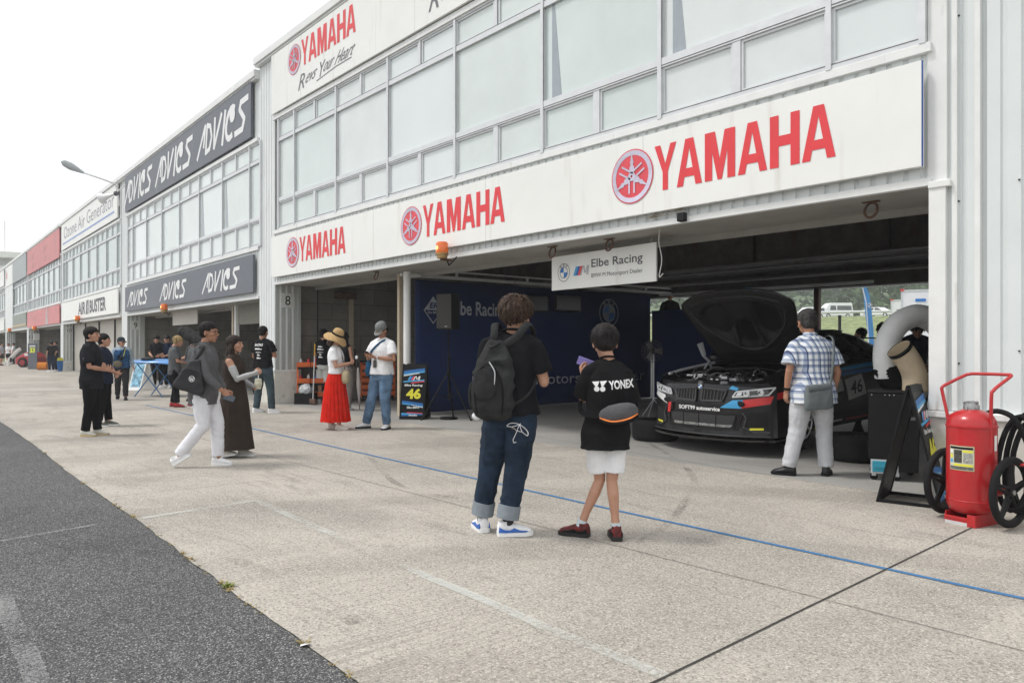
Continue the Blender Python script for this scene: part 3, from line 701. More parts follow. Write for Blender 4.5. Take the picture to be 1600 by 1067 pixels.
def roundel(par, c, ux, uy, nrm, r, dark=M_grey_lett, white=M_whitepaint, ringfill=None):
    c = Vector(c); ux = Vector(ux); uy = Vector(uy); nrm = Vector(nrm)
    k = MB(); put_ring(k, c + nrm * .002, ux, uy, r * .94, r); put_ring(k, c + nrm * .002, ux, uy, r * .58, r * .64); put_poly(k, [(a * r * .08 * 0 + a, b) for a, b in disc(0, 0, 0.001, 6)], c, ux, uy)
    e = k.build('roundel', dark, par)
    if ringfill:
        k = MB(); put_ring(k, c + nrm * .0012, ux, uy, r * .64, r * .94); k.build('roundel_ring', ringfill, e)
    for q, mm in ((0, white), (1, M_bmwb), (2, white), (3, M_bmwb)):
        k = MB(); put_ring(k, c + nrm * .002, ux, uy, 0.0005, r * .58, q * PI / 2, (q + 1) * PI / 2, 8); k.build('roundel_quarter', mm, e)
    k = MB()
    for i, ch in enumerate('BMW'):
        a = PI / 2 + (1 - i) * .62; p = c + nrm * .003 + ux * (cos(a) * r * .79) + uy * (sin(a) * r * .79)
        u2 = ux * sin(a) - uy * cos(a); v2 = ux * cos(a) + uy * sin(a); s_ = r * .22
        put_text(k, ch, p - u2 * s_ / 2 - v2 * s_ / 2, u2 * s_, v2 * s_, .01)
    k.build('roundel_letters', white if ringfill else dark, e)
roundel(hs, (hw * .135, -.002, zc), (1, 0, 0), (0, 0, 1), (0, -1, 0), hh * .27)
def mmark(par, org, ux, uy, nrm, light=None):
    """three slanted bars and an M"""
    org = Vector(org); ux = Vector(ux); uy = Vector(uy); nrm = Vector(nrm)
    for i, mm in enumerate((M_cyanm, M_bluem, M_red)):
        k = MB(); put_poly(k, [(i * .17, 0), (i * .17 + .17, 0), (i * .17 + .37, 1), (i * .17 + .20, 1)], org, ux, uy, nrm * .002); k.build('mark_bar', mm, par)
    k = MB(); 
    put_poly(k, [(.52, 0), (.72, 1), (.82, 1), (.62, 0)], org, ux, uy, nrm * .002); put_poly(k, [(.78, .98), (.84, .2), (.92, .2), (.86, .98)], org, ux, uy, nrm * .0026)
    put_poly(k, [(.88, .2), (1.06, 1), (1.14, 1), (.96, .2)], org, ux, uy, nrm * .003); put_poly(k, [(1.0, 0), (1.10, 1), (1.22, 1), (1.14, 0)], org, ux, uy, nrm * .0036)
    k.build('mark_letter', light or mat('mark_grey', (.42, .44, .46), .4), par)
mmark(hs, (hw * .235, -.001, zc - hh * .13), (hw * .135, 0, 0), (0, 0, hh * .26), (0, -1, 0))
k = MB(); put_text(k, 'Elbe Racing', (hw * .42, -.003, zc - hh * .02), (hw * .47, 0, 0), (0, 0, hh * .30), .012); put_text(k, 'BMW M Motorsport Dealer', (hw * .42, -.003, zc - hh * .27), (hw * .47, 0, 0), (0, 0, hh * .15), .0); k.build('lettering', M_grey_lett, hs)

# beacons
M_amber = mat('amber_lens', (.85, .16, .01), .2, var=.1, coat=.6); M_lamp = mat('beacon_lamp', (1, .55, .12), .4, emit=3.0, var=0)
def beacon(x, y, z, r, where):
    t = thing('beacon_light', where, 'warning light', (x, y, z), 0, 'orange beacon lights under the signboards')
    k = MB(); k.lathe([(r * .8, 0), (r * .85, r * .5), (r, r * .55), (r, r * .8)], n=16); k.build('base', mat('beacon_base', (.38, .24, .09), .6, var=.3), t, smooth=True)
    k = MB(); k.lathe([(r * .96, r * .8), (r * 1.0, r * .95), (r * .93, r * 2.2), (r * .8, r * 2.45), (.001, r * 2.5)], n=18); k.build('lens', M_amber, t, smooth=True)
    k = MB(); k.ell((0, -r * .72, r * 1.5), (r * .34, r * .34, r * .4)); k.build('lamp', M_lamp, t, smooth=True)
    k = MB(); k.box(-r * .3, r * .3, -.02, .18, -r * .35, -r * .02); k.build('bracket', M_rust, t)
    k = MB(); k.tube([(0, .1, -r * .3), (.02, .12, -r * 1.0), (r, .12, -r * .6), (r * 2.2, .12, r * .1)], .012, 6); k.build('cable', M_black, t)
X = fx(694, YF - .2); beacon(X, YF - .24, zz(404, X, YF - .2), .105, 'orange beacon under the middle red wordmark of the near garage')
for px, py, s_, lab in ((269, 488, .11, 'orange beacon under the dark grey signboard of the second garage'), (130, 503, .12, 'orange beacon over the closed shutters of the third garage'), (61, 517, .13, 'orange beacon under the haze-pale red signboard'), (20.5, 519, .13, 'orange beacon on the fifth garage beside the white panel')):
    xl = on9(px); s = 13.9 - xl; q = fpos(s, .24); beacon(q[0], q[1], zz(py, *q), s_, lab)
# ring hooks
def hook(px, py, lab):
    X, Y = gd(px, 1.41 * FPX / (HY - (py - 8))); z = 2.685
    t = thing('ring_hook', lab, 'hook', (X, Y, z), 0, 'iron ring hooks under the lintel')
    k = MB(); n = 20; k.tube([(.062 * cos(2 * PI * i / n), .02 * sin(2 * PI * i / n), .075 * sin(2 * PI * i / n)) for i in range(n)] + [(.062, 0, 0)], .013, 8, caps=False); k.tube([(0, 0, .07), (0, 0, 2.775 - z)], .012, 6); k.build('ring', M_rust, t, smooth=True)
    k = MB(); k.cbox((0, 0, 2.765 - z), (.16, .05, .012)); k.build('plate', M_rust, t)
hook(1361, 323, 'rusty ring hook near the right end of the lintel'); hook(952, 381, 'rusty ring hook above the middle of the hanging sign'); hook(863, 393, 'rusty ring hook at the left corner of the hanging sign'); hook(588, 432, 'rusty ring hook left of the orange beacon')
# broken wire ends, bird nest straw at the fascia
Xn = fx(1050, YF); k = MB()
for i in range(34):
    a = random.uniform(-.35, .3); p = Vector((Xn + a, YF - .05 - random.random() * .03, 2.86 + (a + .35) * .16 + random.uniform(-.02, .03))); q = p + Vector((random.uniform(.05, .16), random.uniform(-.01, .03), random.uniform(-.02, .07))); k.tube([p, q], .003, 4)
tag(k.build('straw_nest', mat('straw', (.30, .25, .18), .9, var=.3)), 'dry straw bird nest stuck under the white signboard', 'nest')
Xw = fx(1031, 7.3); k = MB(); k.tube(smoothcurve([(Xw, 7.3, 2.77), (Xw - .03, 7.32, 2.62), (Xw + .03, 7.3, 2.4), (Xw - .01, 7.3, 2.2), (Xw + .05, 7.3, zz(428, Xw, 7.3))], 5), .006, 5)
tag(k.build('loose_cable', mat('cable_white', (.55, .55, .52), .6), smooth=True), 'thin pale cable dangling beside the hanging team sign', 'cable')
Xw = fx(1066, YF - .06); k = MB(); k.box(Xw - .05, Xw + .05, YF - .1, YF - .03, 2.78, 2.88)
tag(k.build('small_sensor', M_dark, bevel=.01), 'small dark box fixed to the white fascia trim', 'sensor box')
# roof-edge lamp with horn speaker
q = fpos(14.6, .1); zb = zz(322, *q)
t = thing('street_lamp', 'pale curved arm lamp reaching out from the garage roof edge', 'lamp', (q[0], q[1], 0))
fwd = Vector((-.55, -1.1, 0))
tipxy = gd(116, 28.3); tipz = CAM_H + (HY - 263) * 28.3 / FPX
tip = Vector((tipxy[0] - q[0], tipxy[1] - q[1], tipz)); base = Vector((0, -.05, zb)); 
mid = base + Vector((0, -.1, 1.1)); 
k = MB(); k.tube(smoothcurve([base, base + Vector((0, -.1, .75)), base.lerp(tip, .22) + Vector((0, 0, .62)), base.lerp(tip, .6) + Vector((0, 0, .30)), base.lerp(tip, .80) + Vector((0, 0, .12))], 6), .033, 8); k.build('arm', M_trim, t, smooth=True)
dirh = (tip - (base.lerp(tip, .80) + Vector((0, 0, .12)))).normalized()
k = MB(); s0_ = base.lerp(tip, .79) + Vector((0, 0, .13)); k.tube([s0_, s0_ + dirh * .2, s0_ + dirh * .5, s0_ + dirh * .75, s0_ + dirh * .85], [.04, .09, .15, .12, .02], 12, flat=.6, up=(0, 0, 1)); k.build('lamp_head', mat('lamp_grey', (.40, .42, .42), .4), t, smooth=True)
hq = gd(168, 28.2); hz = CAM_H + (HY - 308) * 28.2 / FPX
t = thing('horn_speaker', 'white horn loudspeaker hanging from the lamp arm at the roof', 'loudspeaker', (hq[0], hq[1], hz))
a0 = Vector((.28, .2, .1)); a1 = Vector((-.18, -.18, -.06)); k = MB(); k.tube([a0, a0.lerp(a1, .3), a0.lerp(a1, .7), a0.lerp(a1, .93), a1], [.05, .06, .11, .20, .21], 16); k.build('horn', M_whitepaint, t, smooth=True)
k = MB(); k.tube([a0 * 1.25, a0], .09, 12); k.build('driver', M_grey_lett, t, smooth=True)
k = MB(); k.tube([a0 * .9, a0 + Vector((.2, .3, .35))], .025, 8); k.build('bracket', M_trim, t)
# small lamp box on far roof
q = gd(95, 62); t = thing('roof_floodlight', 'small boxy floodlight on the far roof edge', 'lamp', (q[0], q[1], 8.0)); k = MB(); k.box(-.3, .3, -.2, .2, 1.75, 2.4); k.build('housing', mat('cream', (.6, .5, .36), .5), t, bevel=.03); k = MB(); k.tube([(0, 0, .0), (0, 0, 1.75)], .05, 8); k.build('pole', M_trim, t)
# far control tower
q = gd(8, 150); t = thing('control_tower', 'pale concrete control tower beyond the roofs at far left', 'building', (q[0], q[1], 0), R(-10))
k = MB(); k.box(-2.6, 2.2, -4, 4, 0, 18.5); k.build('shaft', mat('tower_concrete', (.74, .74, .73), .8), t); k = MB(); k.box(-5, 6.5, -5, 5, 15.3, 16.6); k.box(-5, 6.2, -4.6, 4.6, 18.3, 19.4); k.build('deck', mat('tower_concrete2', (.78, .78, .77), .8), t)
k = MB()
for i in range(13): k.box(-4.8 + i * .9, -4.7 + i * .9, -4.9, -4.8, 16.6, 18.3); k.box(-4.8 + i * .9, -4.7 + i * .9, -4.5, -4.4, 19.4, 20.4)
k.box(-5, 6.2, -4.9, -4.8, 17.2, 17.3); k.build('railing', M_trim, t); k = MB(); k.tube([(1, 0, 19), (1, 0, 26)], .12, 6); k.tube([(0.2, 0, 23), (1.8, 0, 23)], .08, 6); k.build('antenna', M_trim, t)
q = gd(29, 190); t = thing('office_building', 'white low building glimpsed behind the far roofs', 'building', (q[0], q[1], 0)); k = MB(); k.box(-2.5, 2, -3, 3, 0, 21); k.build('wall', M_white, t)
# ================================================================ people
def vox(mb, name, m, parent, v, sm=3, wr=0, wsc=(9, 9, 5), dec=0, keep_below=None, wr2=0):
    me = bpy.data.meshes.new('tmp'); me.from_pydata([tuple(p) for p in mb.v], [], mb.f); me.update()
    bm = bmesh.new(); bm.from_mesh(me); bmesh.ops.recalc_face_normals(bm, faces=bm.faces); bm.to_mesh(me); bm.free()
    ob = bpy.data.objects.new('tmp', me); COL.objects.link(ob)
    r = ob.modifiers.new('r', 'REMESH'); r.mode = 'VOXEL'; r.voxel_size = v
    if sm: s_ = ob.modifiers.new('s', 'SMOOTH'); s_.iterations = sm; s_.factor = .5
    if dec: d_ = ob.modifiers.new('d', 'DECIMATE'); d_.ratio = dec
    dg = bpy.context.evaluated_depsgraph_get(); me2 = bpy.data.meshes.new_from_object(ob.evaluated_get(dg))
    bpy.data.objects.remove(ob); bpy.data.meshes.remove(me)
    if wr:
        me2.update(); nrm = [q.vector.copy() for q in me2.vertex_normals] if hasattr(me2, 'vertex_normals') else [q.normal for q in me2.vertices]
        of = random.random() * 50; S3 = Vector(wsc)
        for i, q in enumerate(me2.vertices):
            p = q.co; a = Vector((p.x * S3.x + of, p.y * S3.y, p.z * S3.z)); n1 = noise.noise(a + Vector((0, 0, noise.noise(a * .6) * 1.6)))
            n1 = 1 - abs(n1) * 2.4
            q.co = p + nrm[i] * (wr * n1 + wr * .4 * noise.noise(a * 3))
    me2.name = name; me2.polygons.foreach_set('use_smooth', [True] * len(me2.polygons)); me2.materials.clear(); me2.materials.append(m)
    o = bpy.data.objects.new(name, me2); COL.objects.link(o)
    if parent: o.parent = parent
    return o
def limb(mb, pts, rad, n=12, flat=1.0):
    mb.tube(pts, rad, n, flat=flat)
    for p, r in zip(pts, rad): mb.ell(p, (r, r, r), n=10, m=7)
def lerp3(a, b, t): return Vector(a).lerp(Vector(b), t)

J0 = dict(P=(0, 0, .95), C=(0, 0, 1.27), N=(0, -.015, 1.455), H=(0, .015, 1.60),
          sl=(-.172, -.01, 1.375), sr=(.172, -.01, 1.375), el=(-.235, -.03, 1.12), er=(.235, -.03, 1.12), wl=(-.25, .04, .87), wr=(.25, .04, .87),
          hl=(-.09, 0, .90), hr=(.09, 0, .90), kl=(-.10, .02, .50), kr=(.10, .02, .50), al=(-.10, -.03, .09), ar=(.10, -.03, .09))
def trunk(J, infl, zlo=None, w=1.0, flare=0, dep=1.0):
    """rings from hip to neck along the spine"""
    P, C, N = Vector(J['P']), Vector(J['C']), Vector(J['N'])
    tab = [(-.16, .150, .115), (-.06, .168, .122), (.03, .155, .108), (.13, .140, .100), (.24, .150, .108), (.33, .152, .113), (.39, .146, .102), (.435, .118, .088), (.475, .078, .070), (.51, .057, .057)]
    rs = []; 
    for dz, a, b in tab:
        if zlo is not None and dz < zlo: continue
        t = dz / .32
        c = P.lerp(C, t) if t <= 1 else C.lerp(N, (dz - .32) / .19)
        a = a * w + infl; b = b * w * dep + infl
        if dz < .1: a += flare * (.1 - dz) * 4; b += flare * (.1 - dz) * 4
        ring = []
        # shoulder line direction
        sx_ = (Vector(J['sr']) - Vector(J['sl'])); sx_.z = 0; sx_.normalize(); hx = (Vector(J['hr']) - Vector(J['hl'])); hx.z = 0; hx.normalize()
        u = hx.lerp(sx_, max(0, min(1, dz / .4))).normalized(); v = Vector((-u.y, u.x, 0))
        for k in range(20):
            th = 2 * PI * k / 20; e = .82
            ca, sa = cos(th), sin(th)
            ring.append(c + u * (a * math.copysign(abs(ca) ** e, ca)) + v * (b * math.copysign(abs(sa) ** e, sa)))
        rs.append(ring)
    return rs
def hand(mb, w, d, pn, curl=.5, side=1, s=1.0, spread=.0):
    """w wrist, d direction of the hand, pn palm normal (towards the palm side); side: thumb side sign"""
    w = Vector(w); d = Vector(d).normalized(); pn = Vector(pn); pn = (pn - d * pn.dot(d)).normalized(); x = d.cross(pn) * side
    # palm
    mb.tube([w, w + d * .03 * s, w + d * .065 * s, w + d * .088 * s], [.024 * s, .034 * s, .040 * s, .036 * s], 12, flat=.42, up=x)
    for i, (off, ln, r) in enumerate(((.030, .070, .0088), (.0105, .078, .0092), (-.0095, .073, .0088), (-.0275, .058, .0078))):
        p0 = w + d * (.082 - abs(off) * .15) * s + x * off * s; a = 0; pts = [p0 - d * .02 * s, p0]; dd = d.copy()
        for q, f in enumerate((.45, .32, .23)):
            a += curl * (.9 + .12 * i) * (1, 1.15, .8)[q]; dd = d * cos(a) + pn * sin(a); pts.append(pts[-1] + (dd + x * spread * off * 10) * ln * f * s)
        mb.tube(pts, [r * s * 1.05, r * s * 1.05, r * s, r * s * .92, r * s * .72], 8)
        mb.ell(pts[-1], (r * s * .75,) * 3, n=8, m=6)
    p0 = w + d * .022 * s + x * .026 * s; p1 = p0 + (d * .55 + x * .65 + pn * .35).normalized() * .034 * s; p2 = p1 + (d * .85 + x * .25 + pn * (.3 + curl * .4)).normalized() * .030 * s; p3 = p2 + (d * .9 - x * .05 + pn * (.3 + curl * .6)).normalized() * .024 * s
    mb.tube([p0 - x * .012 * s, p0, p1, p2, p3], [.014 * s, .0135 * s, .0115 * s, .0105 * s, .0075 * s], 8)
SHOE = [(-.072, .022, .030, .085), (-.064, .035, .045, .105), (-.035, .040, .048, .112), (0, .041, .046, .112), (.035, .043, .040, .096), (.07, .047, .034, .082), (.105, .049, .028, .068), (.138, .046, .022, .058), (.162, .036, .016, .047), (.176, .016, .008, .030)]
def shoe(par, a, yaw, pitch, m, ms, name='shoe', s=1.0, accent=None, white_sole=True):
    """a ankle point; the sole lies .09 below it"""
    a = Vector(a); M = Matrix.Translation((a.x, a.y, a.z - .09)) @ Matrix.Rotation(R(yaw), 4, 'Z') @ Matrix.Translation((0, .0, .0)) @ Matrix.Rotation(R(-pitch), 4, 'X') @ Matrix.Scale(s, 4)
    k = MB(); rs = []
    for y, hw_, hz, top in SHOE:
        ring = []
        for q in range(14):
            th = 2 * PI * q / 14; z = .018 + (top - .018) * (.5 + .5 * sin(th)); taper = 1 - .35 * max(0, sin(th)) ** 1.5
            ring.append(M @ Vector((hw_ * cos(th) * taper * 1.0, y, z)))
        rs.append(ring)
    k.rings(rs); k.tube([M @ Vector((0, -.012, .06)), M @ Vector((0, -.018, .105))], [.040 * s, .036 * s], 14); o = k.build(name, m, par, smooth=True)
    k = MB(); ol = [(hw_ * 1.12, y * 1.03) for y, hw_, hz, top in SHOE]; poly = [(x, y) for x, y in ol] + [(-x, y) for x, y in reversed(ol)]
    k.prism(poly, lambda x, y: M @ Vector((x, y, .001)), lambda x, y: M @ Vector((x * .98, y, .028 + (.008 if y < 0 else 0)))); k.build('sole', ms, o, bevel=.003)
    if accent:
        for s_ in (-1, 1):
            k = MB(); w_ = lambda y, z: Vector((s_ * (.0425 if y > -.05 else .036) * (1.02 - max(0, z - .05) * 5), y, z))
            pts = [(-.068, .032), (-.02, .030), (.05, .034), (.12, .030), (.14, .040), (.08, .046), (.04, .062), (.01, .046), (-.03, .050), (-.064, .070)]
            k.prism(pts, lambda y, z: M @ (w_(y, z) + Vector((s_ * .006, 0, 0))), lambda y, z: M @ (w_(y, z) - Vector((s_ * .004, 0, 0)))); k.build('shoe_accent', accent, o)
    return o
def rotm(yaw=0, pitch=0, roll=0): return Matrix.Rotation(R(yaw), 3, 'Z') @ Matrix.Rotation(R(-pitch), 3, 'X') @ Matrix.Rotation(R(roll), 3, 'Y')
def head(mb, c, M, s=1.0):
    c = Vector(c); E_ = lambda p, r, n=14, m=10, e=1: mb.ell(c + M @ Vector(p) * s, tuple(q * s for q in r), M, n, m, e)
    E_((0, -.018, .035), (.074, .092, .082)); E_((0, .012, .0), (.066, .078, .088)); E_((0, .030, -.055), (.050, .056, .050)); E_((0, .062, -.088), (.022, .020, .018))
    for s_ in (-1, 1):
        E_((s_ * .078, -.008, -.008), (.010, .019, .032), 10, 8); E_((s_ * .036, .060, -.020), (.024, .022, .022)); E_((s_ * .030, .075, .030), (.026, .012, .010), 10, 7)
    mb.tube([c + M @ Vector(p) * s for p in ((0, .080, .022), (0, .094, .002), (0, .106, -.020), (0, .090, -.030))], [.008 * s, .009 * s, .013 * s, .010 * s], 8)
    E_((0, .083, -.050), (.022, .010, .006), 10, 6); E_((0, .081, -.060), (.018, .010, .006), 10, 6)
def face_parts(par, c, M, s=1.0, brow=None, lips=True):
    c = Vector(c)
    for s_ in (-1, 1):
        k = MB(); k.ell(c + M @ Vector((s_ * .031, .0835, .008)) * s, (.012 * s, .005 * s, .005 * s), M, 10, 6); e = k.build('eye', mat('eye_white', (.30, .25, .23), .3, var=0), par, smooth=True)
        k = MB(); k.ell(c + M @ Vector((s_ * .031, .0875, .008)) * s, (.0062 * s, .003 * s, .006 * s), M, 10, 6); k.build('iris', mat('iris_dark', (.012, .008, .006), .2, var=0), e, smooth=True)
        k = MB(); k.tube([c + M @ Vector(p) * s for p in ((s_ * .014, .088, .027), (s_ * .032, .089, .032), (s_ * .050, .080, .027))], [.003 * s, .0042 * s, .002 * s], 6, flat=.6); k.build('eyebrow', brow or M_hair_black, par)
    if lips:
        k = MB(); k.ell(c + M @ Vector((0, .0905, -.055)) * s, (.021 * s, .004 * s, .006 * s), M, 10, 6); k.build('lips', mat('lips', (.42, .15, .12), .5, var=0), par, smooth=True)
def hairmat(name, c1): return mat(name, c1, .6, var=.45, scale=30, bump=.6, bscale=90, stretch=(1, 1, .15), spec=.25)
M_hair_black = hairmat('hair_black', (.013, .010, .009)); M_hair_brown = hairmat('hair_brown', (.060, .034, .021)); M_hair_blond = hairmat('hair_blond', (.42, .30, .14)); M_hair_grey = hairmat('hair_grey', (.055, .052, .050))
def hair(par, c, M, m, s=1.0, style='short', n=420, seed=1, long=0, v=.007):
    """scalp shell plus tapered locks that flow down and back from the crown"""
    c = Vector(c); rn = random.Random(seed); k = MB()
    def E_(p, r): k.ell(c + M @ Vector(p) * s, tuple(q * s for q in r), M, 16, 10)
    pf = dict(thin=0, short=.005, messy=.012, bowl=.013).get(style, .004)
    E_((0, -.026, .046), (.083 + pf, .094 + pf, .083 + pf)); E_((0, -.048, -.005), (.078 + pf, .066, .070)); 
    if style in ('messy',): E_((0, -.02, .062), (.088, .098, .078))
    if long:
        E_((0, -.045, -.06), (.085, .068, .10)); k.tube([c + M @ Vector((0, -.05, -.02)) * s, c + M @ Vector((0, -.075, -.12)) * s, c + M @ Vector((0, -.08, -.12 - long)) * s], [.08 * s, .085 * s, .06 * s], 14, flat=.6, up=M @ Vector((1, 0, 0)))
        for s_ in (-1, 1): k.tube([c + M @ Vector((s_ * .055, -.01, .03)) * s, c + M @ Vector((s_ * .082, -.02, -.05)) * s, c + M @ Vector((s_ * .085, -.02, -.12 - long * .6)) * s], [.03 * s, .03 * s, .02 * s], 10)
    o = vox(k, 'hair', m, par, v * s * 1.0, sm=2, wr=.007 if style == 'messy' else .0045, wsc=(26, 26, 9))
    k = MB(); crown = Vector((.01, -.045, .12))
    for i in range(n):
        th = rn.uniform(0, 2 * PI); ph = rn.random() ** .6 * (2.05 if style != 'thin' else 1.75)
        # direction on the ellipsoid measured from the crown tilt
        dirv = Vector((sin(ph) * cos(th), sin(ph) * sin(th), cos(ph)))
        dirv = Matrix.Rotation(R(20), 3, 'X') @ dirv
        fr = dirv.y
        if fr > .35 and dirv.z < .28 - (.1 if style == 'messy' else 0): continue
        if abs(dirv.x) > .55 and fr > .08 and dirv.z < .05: continue
        p = Vector((0, -.026, .040)) + Vector((dirv.x * (.084 + pf), dirv.y * (.095 + pf), dirv.z * (.084 + pf)))
        if dirv.z < 0: p.y = max(p.y, -.112)
        flow = (p - crown); flow.z -= .07; flow = (flow - dirv * flow.dot(dirv)); 
        if flow.length < 1e-3: flow = Vector((0, -1, 0))
        flow.normalize()
        ln = rn.uniform(.035, .07) * (1.25 if style == 'messy' else .8 if style == 'short' else .6); lift = (.30 if style == 'messy' else .16) * rn.uniform(.2, 1.2)
        sw = dirv.cross(flow) * rn.uniform(-.8, .8)
        q1 = p + (flow + dirv * lift + sw * .5).normalized() * ln * .5; q2 = q1 + (flow + dirv * lift * .4 + sw - Vector((0, 0, .35))).normalized() * ln * .5
        w_ = rn.uniform(.006, .012)
        k.tube([c + M @ (a * s) for a in (p - dirv * .004, p + flow * ln * .15 + dirv * .003, q1, q2)], [w_ * s, w_ * s, w_ * .75 * s, .0006], 5, flat=.45, up=M @ dirv.cross(flow))
    if k.v: k.build('hair_locks', m, o, smooth=True)
    return o

def person(label, loc, face, h=1.72, J=None, top=None, sleeve=.85, topm=None, hem=-.14, tw=1.0, infl=.022, bot='trousers', botm=None, leg=1.0, cuff=.02, shorts_z=.55,
           shoem=None, solem=None, yaw=(12, -12), pitch=(0, 0), acc=None, skin=None, hairm=None, style='short', hn=300, hlong=0, hyaw=0, hpitch=0, hroll=0, v=.009, facep=False,
           hands=None, curl=(.35, .35), group=None, shoe_s=1.0, wr=.004, collar=False, hem_w=0, sleeve_r=1.0, hatless=True, socks=None, seed=1, bw=1.0, hs=1.05):
    j = dict(J0); j.update(J or {}); j = {k_: Vector(q) for k_, q in j.items()}
    rz = face - 90
    t = thing('person', label, 'person', (loc[0], loc[1], .004), R(rz), group, scale=h / 1.72)
    skin = skin or M_skin; HM = rotm(hyaw, hpitch, hroll)
    b = MB(); b.rings(trunk(j, 0, w=bw)); 
    b.tube([j['N'] - Vector((0, 0, .05)), j['N'] + Vector((0, 0, .03)), j['H'] + HM @ Vector((0, -.02, -.05))], [.056, .053, .050], 14)
    head(b, j['H'], HM, hs)
    for a_ in 'lr':
        s_, e_, w_ = j['s' + a_], j['e' + a_], j['w' + a_]
        limb(b, [s_, s_.lerp(e_, .5), e_, e_.lerp(w_, .3), w_.lerp(e_, .08)], [.052 * bw, .045 * bw, .037 * bw, .038 * bw, .026 * bw], 12)
        hs_ = (hands or {}).get(a_, {})
        d_ = Vector(hs_.get('d', (w_ - e_))); pn = Vector(hs_.get('pn', (1 if a_ == 'l' else -1, .15, 0)))
        hand(b, w_ - d_.normalized() * .01, d_, pn, hs_.get('curl', curl[0 if a_ == 'l' else 1]), hs_.get('side', -1 if a_ == 'l' else 1), hs_.get('s', 1.0))
    for a_ in 'lr':
        h_, k_, n_ = j['h' + a_], j['k' + a_], j['a' + a_]
        back = (Vector((0, -1, 0)) * .008)
        limb(b, [h_, h_.lerp(k_, .5), k_, k_.lerp(n_, .28) + back * 1.5, k_.lerp(n_, .7), n_ - Vector((0, 0, .02))], [.086 * bw, .070 * bw, .052 * bw, .053 * bw, .038 * bw, .034], 12)
    body = vox(b, 'body', skin, t, v * .62 if v < .012 else v * .8, sm=2)
    if facep: face_parts(body, j['H'], HM, hs)
    if hatless is not None: hair(t, j['H'], HM, hairm or M_hair_black, hs, style=style, n=hn, seed=seed, long=hlong, v=v)
    # lower clothing
    if bot in ('trousers', 'shorts'):
        k = MB(); u = trunk(j, .014, w=bw); k.rings(u[:3], caps=True)
        for a_ in 'lr':
            h_, kn, n_ = j['h' + a_], j['k' + a_], j['a' + a_]
            if bot == 'trousers':
                end = n_ + Vector((0, 0, cuff)); ax_ = (kn - end).normalized()
                pts = [h_ + Vector((0, 0, .02)), h_.lerp(kn, .3), h_.lerp(kn, .65), kn, kn.lerp(end, .45), end]
                rad = [.105, .101, .087, .073, .066, .060]; rad = [r * (leg * .6 + .4 if i < 2 else leg) * bw for i, r in enumerate(rad)]
            else:
                tt = (h_.z - shorts_z) / max(.01, (h_.z - kn.z)); end = h_.lerp(kn, tt); pts = [h_ + Vector((0, 0, .02)), h_.lerp(end, .5), end]; rad = [.098 * bw, .100 * bw * leg, .101 * bw * leg]
            k.tube(pts, rad, 16)
        vox(k, 'trousers' if bot == 'trousers' else 'shorts', botm, t, v, sm=2, wr=wr * 1.3, wsc=(8, 8, 8))
    elif bot == 'skirt':
        pass
    if top:
        k = MB(); rr = trunk(j, infl, zlo=hem, w=tw * bw, flare=hem_w, dep=1.04); 
        if hem < -.16:
            r0 = rr[0]; c0 = sum(r0, Vector()) / len(r0); dn = Vector((0, 0, hem + .16)); rr = [[p + dn + (p - c0) * .04 for p in r0]] + rr
        k.rings(rr)
        for a_ in 'lr':
            s_, e_, w_ = j['s' + a_], j['e' + a_], j['w' + a_]
            sr_ = .070 * sleeve_r * tw * bw
            if sleeve <= 1: pts = [s_ + (s_ - e_).normalized() * .002, s_.lerp(e_, sleeve * .35), s_.lerp(e_, sleeve * .7), s_.lerp(e_, sleeve)]; rad = [.060 * bw, sr_ * .93, sr_ * .99, sr_ * 1.06]
            else:
                ew = e_.lerp(w_, sleeve - 1); pts = [s_, s_.lerp(e_, .5), e_, e_.lerp(ew, .5), ew]; rad = [.060 * bw, sr_ * .88, sr_ * .76, sr_ * .66, sr_ * .54]
            if sleeve > 0: k.tube(pts, rad, 16); k.ell(s_, (.061 * bw,) * 3, n=12, m=8)
            nb = j['N'] + Vector((0, 0, -.012)); k.tube([nb, nb.lerp(s_, .5) + Vector((0, 0, .004)), s_], [.060, .062, .058 * bw], 12)
        sh = vox(k, top, topm, t, v, sm=2, wr=wr * 1.2, wsc=(7, 7, 5))
        if collar:
            k = MB(); c = j['N'] + Vector((0, .0, .015)); k.lathe([(.070, -.02), (.066, .03), (.074, .012), (.078, -.02)], c, 18); k.build('collar', topm, sh, smooth=True)
        t['_top'] = sh.name
    sm_ = shoem or M_whitefab
    for i, a_ in enumerate('lr'):
        shoe(t, j['a' + a_], yaw[i], pitch[i], sm_, solem or M_whitepaint, accent=acc, s=shoe_s)
        if socks:
            k = MB(); n_ = j['a' + a_]; kn = j['k' + a_]; k.tube([n_ - Vector((0, 0, .01)), n_.lerp(kn, .12)], [.040, .043], 12); k.build('sock', socks, t, smooth=True)
    del_ = t.pop('_top', None) if '_top' in t.keys() else None
    return t, j, HM, (bpy.data.objects.get(del_) if del_ else None)
